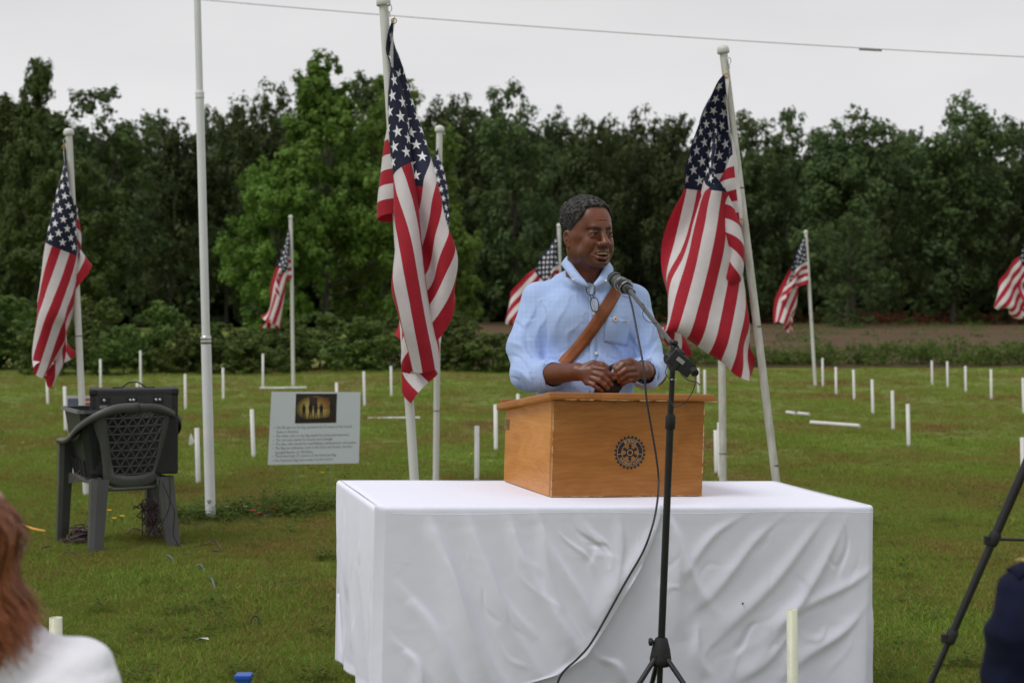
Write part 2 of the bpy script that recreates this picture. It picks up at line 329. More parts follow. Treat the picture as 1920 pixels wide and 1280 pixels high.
def crown_data(seed, h, w, leaf, nleaf, lo=.18, prof=None, nb=34, blob=.15, up=.35):
    """leaf quads gathered in clumps of several sizes through the crown's volume"""
    g = np.random.default_rng(seed)
    prof = prof or [(0, .6), (.25, .92), (.5, 1), (.75, .93), (.92, .68), (1, .36)]
    px_, pr_ = zip(*prof)
    t = g.uniform(0, 1, nb)**.85; r = np.interp(t, px_, pr_)*w/2; a = g.uniform(0, 6.283, nb); k = np.sqrt(g.uniform(.25, 1, nb))
    bl = w*blob*g.uniform(.6, 1.5, nb)*(.55+.5*np.interp(t, px_, pr_))
    z = h*lo+t*(h*(1-lo)-bl*.6)
    cx, cy = np.cos(a)*(r-bl*.4)*k, np.sin(a)*(r-bl*.4)*k
    # sub clumps
    ns = 9; bi = np.repeat(np.arange(nb), ns); d = g.normal(size=(len(bi), 3)); d /= np.linalg.norm(d, axis=1)[:, None]; d[:, 2] = d[:, 2]*.8+.15
    sc = np.stack([cx, cy, z], 1)[bi]+d*(bl[bi]*g.uniform(.6, 1.15, len(bi)))[:, None]; sr = bl[bi]*g.uniform(.22, .42, len(bi))
    stone = g.normal(0, .16, len(bi))+.5
    li = g.choice(len(bi), nleaf, p=sr**2/np.sum(sr**2)); e = g.normal(size=(nleaf, 3)); e /= np.linalg.norm(e, axis=1)[:, None]
    P = sc[li]+e*(sr[li]*g.uniform(.35, 1.15, nleaf))[:, None]
    nrm = e+d[li]*.6+np.array([0, 0, up])+g.normal(0, .45, (nleaf, 3)); nrm /= np.linalg.norm(nrm, axis=1)[:, None]
    tv = np.cross(nrm, g.normal(size=(nleaf, 3))); tv /= np.linalg.norm(tv, axis=1)[:, None]; bv = np.cross(nrm, tv)
    s = leaf*g.uniform(.55, 1.35, nleaf)[:, None]*.5
    Q = np.stack([P-tv*s, P+bv*s*.62, P+tv*s*1.1, P-bv*s*.62], 1).reshape(-1, 3)
    Fq = np.arange(nleaf*4).reshape(-1, 4)
    tone = np.clip(stone[li]+g.normal(0, .14, nleaf), 0, 1).repeat(4)
    return Q, Fq, tone, np.stack([cx, cy, z], 1), bl
def set_tone(me, tone):
    a = me.attributes.new('tone', 'FLOAT', 'POINT'); a.data.foreach_set('value', tone.astype(np.float32))
def trunk_mb(h, w, bl, rad, seed):
    g = random.Random(seed); m = MB(); top = h*.8; pts = [Vector((g.uniform(-1, 1)*.02*h*i/6, g.uniform(-1, 1)*.02*h*i/6, top*i/6-.1)) for i in range(7)]
    m.tube(pts, [rad*(1-.13*i) for i in range(7)], 8)
    for c in bl[:12]:
        z = max(c[2]*.62, h*.12); b = pts[min(6, int(z/top*6))]; s = Vector((b.x, b.y, z)); e = Vector(c); mid = (s+e)/2+Vector((0, 0, -.02*h))
        m.tube([s, mid, e], [rad*.35, rad*.25, rad*.1], 5)
    return m
tree_sources = {}
def tree(key, name, label, x, y, height, width, cat, material, bark, leaf, nleaf, rz=0, group=None, **kw):
    """key names the shape: trees sharing it share mesh data, turned and scaled"""
    H0, W0 = kw.pop('base', (20., 10.))
    if key not in tree_sources:
        Q, Fq, tone, bc, bl = crown_data(hash_seed(key), H0, W0, leaf, nleaf, **kw)
        me = bpy.data.meshes.new(key+'_crown'); me.vertices.add(len(Q)); me.vertices.foreach_set('co', Q.astype(np.float32).ravel()); me.loops.add(len(Q)); me.loops.foreach_set('vertex_index', np.arange(len(Q), dtype=np.int32)); me.polygons.add(len(Fq)); me.polygons.foreach_set('loop_start', np.arange(0, len(Q), 4, dtype=np.int32)); me.update(calc_edges=True); set_tone(me, tone)
        me.materials.append(material); tm = trunk_mb(H0, W0, bc, H0*.013, hash_seed(key)); tme = bpy.data.meshes.new(key+'_trunk'); tme.from_pydata(tm.v, [], tm.f); tme.polygons.foreach_set('use_smooth', tm.sm); tme.materials.append(bark)
        tree_sources[key] = (me, tme)
    me, tme = tree_sources[key]
    t = thing(name, label, cat, (x, y, 0), rz, group); t.scale = (width/W0, width/W0, height/H0)
    for nm, d in (('crown', me), ('trunk', tme)):
        o = bpy.data.objects.new(nm, d); C.objects.link(o); o.parent = t
    return t
def hash_seed(k): return zlib.crc32(k.encode()) % 100000
def tree_px(key, name, label, px, pytop, wpx, Y, *a, **k):
    X = (px-960)/F*Y; h = EYE+(HZ-pytop)/F*Y
    return tree(key, name, label, X, Y, h, wpx/F*Y, *a, **k)

# far wood behind everything: one mass
Qs, Fs, Ts = [], [], []; n0 = 0
skyl = [(-300, 200), (0, 175), (120, 205), (200, 205), (265, 265), (330, 240), (430, 225), (520, 205), (600, 200), (760, 215), (900, 215), (1000, 215), (1160, 240), (1310, 245), (1440, 245), (1500, 280), (1540, 285), (1620, 240), (1700, 250), (1800, 235), (1900, 255), (2200, 230)]
sx_, sy_ = zip(*skyl)
for k, px in enumerate(np.arange(-330, 2260, 66)):
    Y = 132+(k % 3)*7; pt = np.interp(px, sx_, sy_)+g.uniform(10, 60); h = EYE+(HZ-pt)/F*Y
    Q, Fq, tone, _, _ = crown_data(900+k, h, 10, .95, 5200, lo=.0, nb=40, blob=.22); Q = Q+np.array([(px-960)/F*Y, Y, 0]); Qs.append(Q); Ts.append(tone*.7); Fs.append(Fq+n0); n0 += len(Q)
o = mesh_np('far_woods', np.concatenate(Qs), np.concatenate(Fs), M_leaf_dark, smooth=False); set_tone(o.data, np.concatenate(Ts)); tag(o, 'dark wood filling the background behind the tree line', None, None, 'stuff')
# undergrowth at the foot of the wood
Qs, Fs, Ts = [], [], []; n0 = 0
for k, px in enumerate(np.arange(-300, 2230, 44)):
    Y = 118+(k % 2)*6; Q, Fq, tone, _, _ = crown_data(1500+k, 7+4*g.uniform(), 8, .8, 2600, lo=.0, nb=26, blob=.26); Q = Q+np.array([(px-960)/F*Y, Y, 0]); Qs.append(Q); Ts.append(tone*.75); Fs.append(Fq+n0); n0 += len(Q)
o = mesh_np('undergrowth', np.concatenate(Qs), np.concatenate(Fs), M_leaf_dark, smooth=False); set_tone(o.data, np.concatenate(Ts)); tag(o, 'dark undergrowth along the foot of the wood behind the field', None, None, 'stuff')

# the trees of the tree line that can be told apart: (px, top row, width px, distance, label)
BT = [
 (185, 172, 190, 95, 'dark round topped tree behind the leftmost flag, left of the sky gap'),
 (320, 212, 120, 104, 'dark tree behind the tall grey pole, just right of the sky gap'),
 (425, 195, 120, 106, 'dark tree with a ragged top just right of the tall pole'),
 (505, 172, 130, 102, 'dark open topped tree left of the bright green tree'),
 (690, 155, 150, 98, 'dark tree rising behind the large flag left of its pole'),
 (845, 178, 135, 100, 'dark tree just right of the large central flag'),
 (965, 163, 150, 96, 'tallest dark tree right of the large flag, left of the speaker'),
 (1040, 205, 90, 108, 'narrow dark tree above the left shoulder of the speaker'),
 (1115, 212, 110, 104, 'dark tree directly above the head of the speaker'),
 (1195, 215, 110, 108, 'dark tree above the right shoulder of the speaker'),
 (1275, 228, 110, 102, 'dark tree left of the leaning right-hand flag'),
 (1395, 212, 130, 100, 'dark tree behind the leaning pole of the right-hand flag'),
 (1470, 210, 120, 104, 'dark tree left of the notch of sky in the tree line'),
 (1600, 202, 165, 94, 'broad dark tree with a leaning open crown right of the notch'),
 (1690, 235, 110, 106, 'dark tree between the two broad trees on the right'),
 (1785, 194, 170, 96, 'broad dark tree with sky showing through near the right edge'),
 (1890, 235, 140, 100, 'dark tree at the right edge of the picture'),
 (2010, 215, 160, 98, 'dark tree beyond the right edge of the picture'),
 (-120, 150, 200, 98, 'dark tree beyond the left edge of the picture')]
for k, (px, pt, w, Y, lb) in enumerate(BT):
    key = 'wood_tree_'+'abcdef'[k % 6]
    kw = dict(nb=44+4*(k % 3), blob=.18+.02*(k % 2), lo=.08)
    if k % 6 in (1, 4): kw['prof'] = [(0, .7), (.3, 1), (.6, .9), (.8, .7), (.93, .5), (1, .25)]
    if k % 6 in (3,): kw['prof'] = [(0, .6), (.3, .8), (.55, .9), (.8, 1), (.95, .7), (1, .4)]
    tree_px(key, 'tree', lb, px, pt-4, w*1.25, Y, 'tree', M_leaf_dark, M_bark, .44, 15000, rz=rnd.uniform(0, 6), group='trees along the far tree line', **kw)
# nearer, brighter trees
BR = [
 (610, 108, 270, 62, 'bright', 'tall bright green tree with a two-pronged top, left of the large flag', [(0, .85), (.2, 1), (.45, .9), (.65, .62), (.8, .40), (.93, .30), (1, .16)]),
 (720, 165, 230, 66, 'bright', 'bright green tree behind the large flag, right of the two-pronged one', None),
 (520, 290, 170, 60, 'bright', 'lower bright green tree behind the small flag on a thin pole', None),
 (840, 400, 120, 58, 'bright', 'small bright green tree showing right of the large central flag', None),
 (68, 108, 150, 64, 'mid', 'tall green tree with a narrow tip above the leftmost flag', [(0, .95), (.25, 1), (.5, .85), (.7, .5), (.85, .26), (1, .10)]),
 (-30, 160, 230, 66, 'mid', 'green tree cut by the left edge of the picture', None),
 (135, 300, 190, 60, 'mid', 'lower green tree directly behind the leftmost flag', None),
 (1590, 400, 120, 88, 'dark', 'narrow dark sapling standing in front of the wood behind the right pole', None)]
for k, (px, pt, w, Y, kd, lb, prof) in enumerate(BR):
    m = {'bright': M_leaf_bright, 'mid': M_leaf_mid, 'dark': M_leaf_dark}[kd]
    kw = dict(nb=56, blob=.145, lo=.04);
    if prof: kw['prof'] = prof
    key = 'near_tree_'+kd+('_spire' if prof else '')
    tree_px(key, 'tree', lb, px, pt, w*1.15, Y, 'tree', m, M_bark_pale,   .20, 30000 if kd != 'dark' else 9000, rz=1.3*k, base=(10., 6.), **kw)
# bushes along the far edge of the lawn
BU = [(25, 560, 150, 34.6), (105, 590, 120, 31.6), (185, 560, 130, 34.6), (232, 612, 90, 31.6), (300, 572, 110, 32.6), (352, 612, 90, 31.6), (412, 608, 100, 32.6), (470, 618, 110, 31.6),
      (530, 600, 110, 33.6), (600, 590, 130, 34.6), (672, 600, 120, 32.6), (735, 590, 120, 34.6), (800, 560, 110, 35.6), (862, 590, 110, 33.6), (925, 625, 110, 32.6), (-60, 580, 160, 33.6)]
where = ['at the left edge of the picture, behind the lawn', 'below the leftmost flag', 'right of the leftmost flag pole', 'short one left of the tallest bush by the tall pole', 'pale and pointed, tallest just left of the tall pole', 'directly behind the tall pole', 'just right of the tall pole',
  'below the tip of the small flag', 'behind the foot of the small flag pole', 'above the left half of the printed sign', 'above the right edge of the printed sign', 'left of the large flag above the lawn', 'behind the lower end of the large flag', 'right of the large flag', 'beside the left elbow of the speaker', 'beyond the left edge of the picture']
for k, (px, pt, w, Y) in enumerate(BU):
    tree_px('edge_bush_'+'abc'[k % 3], 'bush', 'dense green bush '+where[k], px, pt, w*1.35, Y, 'bush', M_hedge, M_bark, .09, 7000, rz=k*1.1, group='bushes along the far edge of the lawn', base=(1.6, 1.8), lo=0., nb=30, blob=.16, prof=[(0, .95), (.3, 1), (.6, .9), (.85, .6), (1, .3)])
# weeds strip on the right: uncountable
Qs, Fs, Ts = [], [], []; n0 = 0
for k, px in enumerate(np.arange(880, 2150, 17)):
    Y = 35.6+g.uniform(0, 1.6); rise = np.interp(px, [880, 1300, 1450, 1750, 2100], [.46, .48, .50, .56, .60]); h = rise*g.uniform(.75, 1.2)
    Q, Fq, tone, _, _ = crown_data(2500+k, h, .85, .055, 650, lo=.0, nb=12, blob=.22, up=.6); Q = Q+np.array([(px-960)/F*Y, Y, 0]); Qs.append(Q); Ts.append(tone*.9); Fs.append(Fq+n0); n0 += len(Q)
o = mesh_np('tall_weeds', np.concatenate(Qs), np.concatenate(Fs), leaf_mat('verge_green', (.060, .100, .020), (.105, .165, .030), (.16, .23, .05)), smooth=False); set_tone(o.data, np.concatenate(Ts)); tag(o, 'knee high green weeds between the lawn and the ploughed field', None, None, 'stuff')
# scattered weeds and reddish clover on the far edge of the field
Qs, Fs, Ts = [], [], []; n0 = 0
for k in range(120):
    Y = g.uniform(99, 107); px = g.uniform(1180, 2100); Q, Fq, tone, _, _ = crown_data(3500+k, g.uniform(.3, .8), g.uniform(1.5, 4), .16, 120, lo=.0, nb=8, blob=.2); Q = Q+np.array([(px-960)/F*Y, Y, .40]); Qs.append(Q); Ts.append(tone); Fs.append(Fq+n0); n0 += len(Q)
M_redw = leaf_mat('red_clover', (.05, .05, .015), (.12, .035, .018), (.16, .05, .025))
o = mesh_np('red_clover', np.concatenate(Qs), np.concatenate(Fs), M_redw, smooth=False); set_tone(o.data, np.concatenate(Ts)); tag(o, 'reddish clover along the far edge of the ploughed field', None, None, 'stuff')
Qs, Fs, Ts = [], [], []; n0 = 0
for k in range(70):
    Y = g.uniform(44, 100); px = g.uniform(1180, 2050); Q, Fq, tone, _, _ = crown_data(4500+k, g.uniform(.1, .28), g.uniform(.8, 2.6), .09, 130, lo=.0, nb=8, blob=.2); Q = Q+np.array([(px-960)/F*Y, Y, np.interp(Y, [35, 60, 102], [.0, .12, .44])]); Qs.append(Q); Ts.append(tone); Fs.append(Fq+n0); n0 += len(Q)
o = mesh_np('field_weeds', np.concatenate(Qs), np.concatenate(Fs), M_bush, smooth=False); set_tone(o.data, np.concatenate(Ts)); tag(o, 'low green weeds scattered over the ploughed field', None, None, 'stuff')
# four shrubs that stand out against the wood beyond the field
for px, pt, w, lb in ((1548, 578, 40, 'small dark conical shrub beyond the field, beside the far right pole'), (1628, 594, 36, 'low yellow-green shrub on the far edge of the field'), (1822, 572, 44, 'dark shrub beyond the field near the right edge'), (1705, 596, 30, 'tiny low shrub on the far edge of the field')):
    tree_px('edge_bush_b', 'shrub', lb, px, pt, w*1.4, 101, 'shrub', M_bush, M_bark, .09, 7000, base=(1.6, 1.8))

# ------------------------------------------------------------------ power line
mb = MB(); a = at(-500, -88, 15); b = at(2400, 128, 15)
mb.tube([a.lerp(b, t)+Vector((0, 0, -.135*4*t*(1-t))) for t in np.linspace(0, 1, 60)], .0055, 6)
w_ = mb.build('overhead_wire', mat('wire_grey', (.62, .62, .62), .5)); tag(w_, 'thin pale overhead wire crossing the sky above the flags', 'wire')
mb = MB(); p0 = at(1632, 94, 15); mb.tube([p0+Vector((-.11, 0, .006)), p0+Vector((.11, 0, -.006))], .009, 8); mb.build('splice', mat('splice_grey', (.2, .2, .19), .5), w_)

# ------------------------------------------------------------------ poles
def pole(name, label, top, bot_px, base_y, r, cap=True, joints=(), old=False, group=None, ground_px=None, cap_r=1.55, r_top=None):
    """top = (px,py) of the pole's top, bot = (px) at row base_y where it meets the lawn"""
    Y = gY(base_y); A = at(bot_px, base_y, Y); A.z = -.05; B = at(top[0], top[1], Y); m = M_pvc_old if old else M_pvc
    t = thing(name, label, 'pole', (A.x, Y, 0), 0, group); rt = r_top or r; d = (B-A).normalized()
    mb = MB(); mb.tube([A.lerp(B, k/6) for k in range(7)], [r+(rt-r)*k/6 for k in range(7)], 16); mb.build('shaft', m, t)
    if cap:
        mb = MB(); mb.lathe(B-d*r*.6, [(r*cap_r*.92, 0), (r*cap_r, r*.15), (r*cap_r*.98, r*1.1), (r*cap_r*.8, r*1.75), (r*cap_r*.4, r*2.05)], 16, d); mb.build('cap', M_pvc, t)
    for jy in joints:
        f = (jy-top[1])/(base_y-top[1]); P = B.lerp(at(bot_px, base_y, Y), f); rr = rt+(r-rt)*f
        mb = MB(); mb.lathe(P-d*.004, [(rr*1.015, 0), (rr*1.05, .002), (rr*1.05, .006), (rr*1.015, .008)], 16, d); mb.build('joint_ring', M_green_ring, t)
    return t, A, B, d
gp = 'flag poles standing on the lawn'
pA = pole('flagpole', 'white flagpole of the large striped flag left of centre, leaning right at its foot', (719, 6), 792, 1112, .0215, joints=(), group=gp)
pR = pole('flagpole', 'leaning weathered white flagpole of the large flag on the right', (1356, 96), 1474, 1037, .0215, joints=(353, 612, 872), old=True, group=gp)
pC = pole('flagpole', 'white flagpole of the leftmost flag, behind the plastic chair', (129, 250), 163, 932, .0235, joints=(437, 630, 790), group=gp)
pG = pole('flagpole', 'thin white flagpole with a small flag between the tall pole and the large flag', (545, 408), 550, 727, .030, group=gp, cap_r=1.25)
pF = pole('flagpole', 'white flagpole just right of the large flag, with a furled flag', (824, 244), 817, 905, .0235, joints=(770,), group=gp)
pE = pole('flagpole', 'far white flagpole behind the left shoulder of the speaker', (1048, 424), 1052, 744, .028, group=gp, cap_r=1.25)
pD = pole('flagpole', 'far white flagpole on the right with a small flag, in front of the field', (1511, 436), 1529, 723, .028, joints=(600,), group=gp, cap_r=1.25)
pX = pole('flagpole', 'weathered white pole half hidden behind the large right-hand flag', (1350, 330), 1356, 936, .0255, joints=(850,), old=True, group=gp)
pS = pole('flagpole', 'far white flagpole beyond the right edge of the picture', (1944, 408), 1958, 728, .028, group=gp, cap_r=1.25)

# tall grey pole on the left
Yp = gY(978); A = at(395, 978, Yp); B = at(372, 80, Yp); d = (B-A).normalized(); B2 = A+d*6.2; A = A-d*.08
M_tall = mat('tall_pole_grey', (.66, .67, .68), .4, .06, 5)
tp = thing('tall_pole', 'tall grey white pole with metal collars rising out of the picture on the left', 'pole', (A.x, A.y, 0))
def fp(py): return at(395+(372-395)*(978-py)/898, py, Yp)
mb = MB(); mb.tube([A, fp(800), fp(640)], .0315, 20); mb.build('lower_tube', M_tall, tp)
mb = MB(); mb.tube([fp(642), fp(400), fp(180)], .0255, 20); mb.build('middle_tube', M_tall, tp)
mb = MB(); mb.tube([fp(182), B2], .0215, 20); mb.build('upper_tube', M_tall, tp)
for py, r in ((637, .0335), (178, .0275)):
    mb = MB(); P = fp(py+8); mb.lathe(P, [(r*.9, 0), (r, .003), (r, .02), (r*.95, .024), (r, .028), (r, .044), (r*.85, .05)], 20, d)
    mb.build('collar', M_metal if py == 637 else M_tall, tp)
mb = MB(); P = fp(937); mb.lathe(P+Vector((0, -.0315, 0)), [(.014, 0), (.014, .004), (.006, .005)], 12, Vector((0, -1, 0))); mb.build('hole_cap', mat('pole_plug', (.35, .36, .33), .5), tp)

# ------------------------------------------------------------------ white stub posts
ST = [ # top px, top py, base px, base py, what singles it out
 (88, 715, 90, 760, 'below the tip of the leftmost flag'), (121, 724, 124, 815, 'beside the sign with a small flag'),
 (188, 673, 189, 733, 'far off, right of the leftmost flagpole'), (263, 657, 264, 727, 'far off, above the black amplifier'), (257, 715, 258, 746, 'short, its foot hidden by the black amplifier'),
 (347, 701, 348, 766, 'just left of the tall pole, far off'), (369, 802, 372, 907, 'nearest one left of the tall pole'), (418, 689, 419, 748, 'just right of the tall pole, far off'),
 (493, 663, 493, 729, 'left of the thin flagpole, behind a fallen pipe'), (472, 767, 476, 858, 'between the tall pole and the printed sign'), (631, 717, 632, 778, 'mostly hidden behind the top of the printed sign'),
 (682, 696, 684, 762, 'right of the printed sign'), (733, 686, 734, 743, 'far off, left of the large flag'), (894, 798, 894, 905, 'between the large flag and the lectern, nearer and lower one'),
 (929, 758, 930, 849, 'just left of the wooden lectern'), (971, 738, 972, 800, 'its top showing over the lectern'), (1309, 690, 1310, 738, 'leftmost behind the microphone stand'),
 (1321, 693, 1322, 744, 'right of the microphone stand, above the lectern corner'), (1349, 792, 1351, 896, 'taller of two beside the weathered pole'), (1342, 806, 1344, 882, 'shorter of two beside the weathered pole'),
 (1542, 671, 1543, 725, 'first in the right-hand row, next to the far flagpole'), (1567, 688, 1568, 740, 'second in the row right of the far flagpole'), (1600, 693, 1602, 752, 'third in the row right of the far flagpole'),
 (1635, 711, 1637, 777, 'fourth in the row right of the far flagpole'), (1673, 732, 1675, 806, 'fifth in the row right of the far flagpole'), (1702, 757, 1704, 837, 'nearest in the row right of the far flagpole'),
 (1747, 676, 1748, 721, 'first of the far right group, leftmost'), (1776, 677, 1777, 726, 'second of the far right group'), (1810, 686, 1811, 737, 'third of the far right group'), (1858, 692, 1859, 750, 'fourth of the far right group'),
 (1918, 708, 1920, 774, 'cut by the right edge, upper one'), (1917, 820, 1919, 905, 'cut by the right edge, lower one')]
for x0, y0, x1, y1, lb in ST:
    Y = gY(y1); A = at(x1, y1, Y); A.z = -.05; B = at(x0, y0, Y); dd = (B-A).normalized(); r = .0185 if Y > 9 else .0165
    mb = MB(); mb.lathe(A, [(r, 0), (r, (B-A).length), (r*.84, (B-A).length), (r*.84, (B-A).length-.03)], 12, dd)
    tag(mb.build('stub_post', M_pvc), 'short white plastic post '+lb, 'post', 'short white posts planted on the lawn')
for (x0, y0, Y, lb) in ((104.5, 1157, 4.44, 'cream plastic post top behind the white shoulder at lower left'), (1485, 1142, 4.20, 'cream plastic post standing in front of the white tablecloth')):
    B = at(x0, y0, Y); A = Vector((B.x+.004, Y, -.05)); r = 10.3/F*Y if x0 > 900 else 12/F*Y; Lh = (B-A).length
    mb = MB(); mb.lathe(A, [(r, 0), (r, Lh), (r*.85, Lh), (r*.85, Lh-.05)], 24, (B-A).normalized())
    tag(mb.build('stub_post', M_cream), lb, 'post', 'short white posts planted on the lawn')
# pipes lying in the grass
def lying(x0, y0, x1, y1, lb, r=.021, lift=.035):
    a, b = at(x0, y0, gY(y0)), at(x1, y1, gY(y1)); a.z = b.z = lift; mb = MB(); mb.tube([a, a.lerp(b, .5), b], r, 12)
    tag(mb.build('fallen_pipe', M_pvc), lb, 'pipe', 'white pipes lying in the grass')
lying(487, 732, 575, 731, 'white pipe lying in the grass at the foot of the thin flagpole')
lying(690, 789, 787, 788, 'white pipe half sunk in the grass right of the printed sign', .016, .03)
lying(1475, 778, 1491, 780, 'tiny stub of white pipe lying beside the leaning pole')
lying(1497, 780, 1517, 782, 'short piece of white pipe lying right of the tiniest one')
lying(1520, 799, 1612, 806, 'long white pipe lying on the lawn on the right', .022, .045)

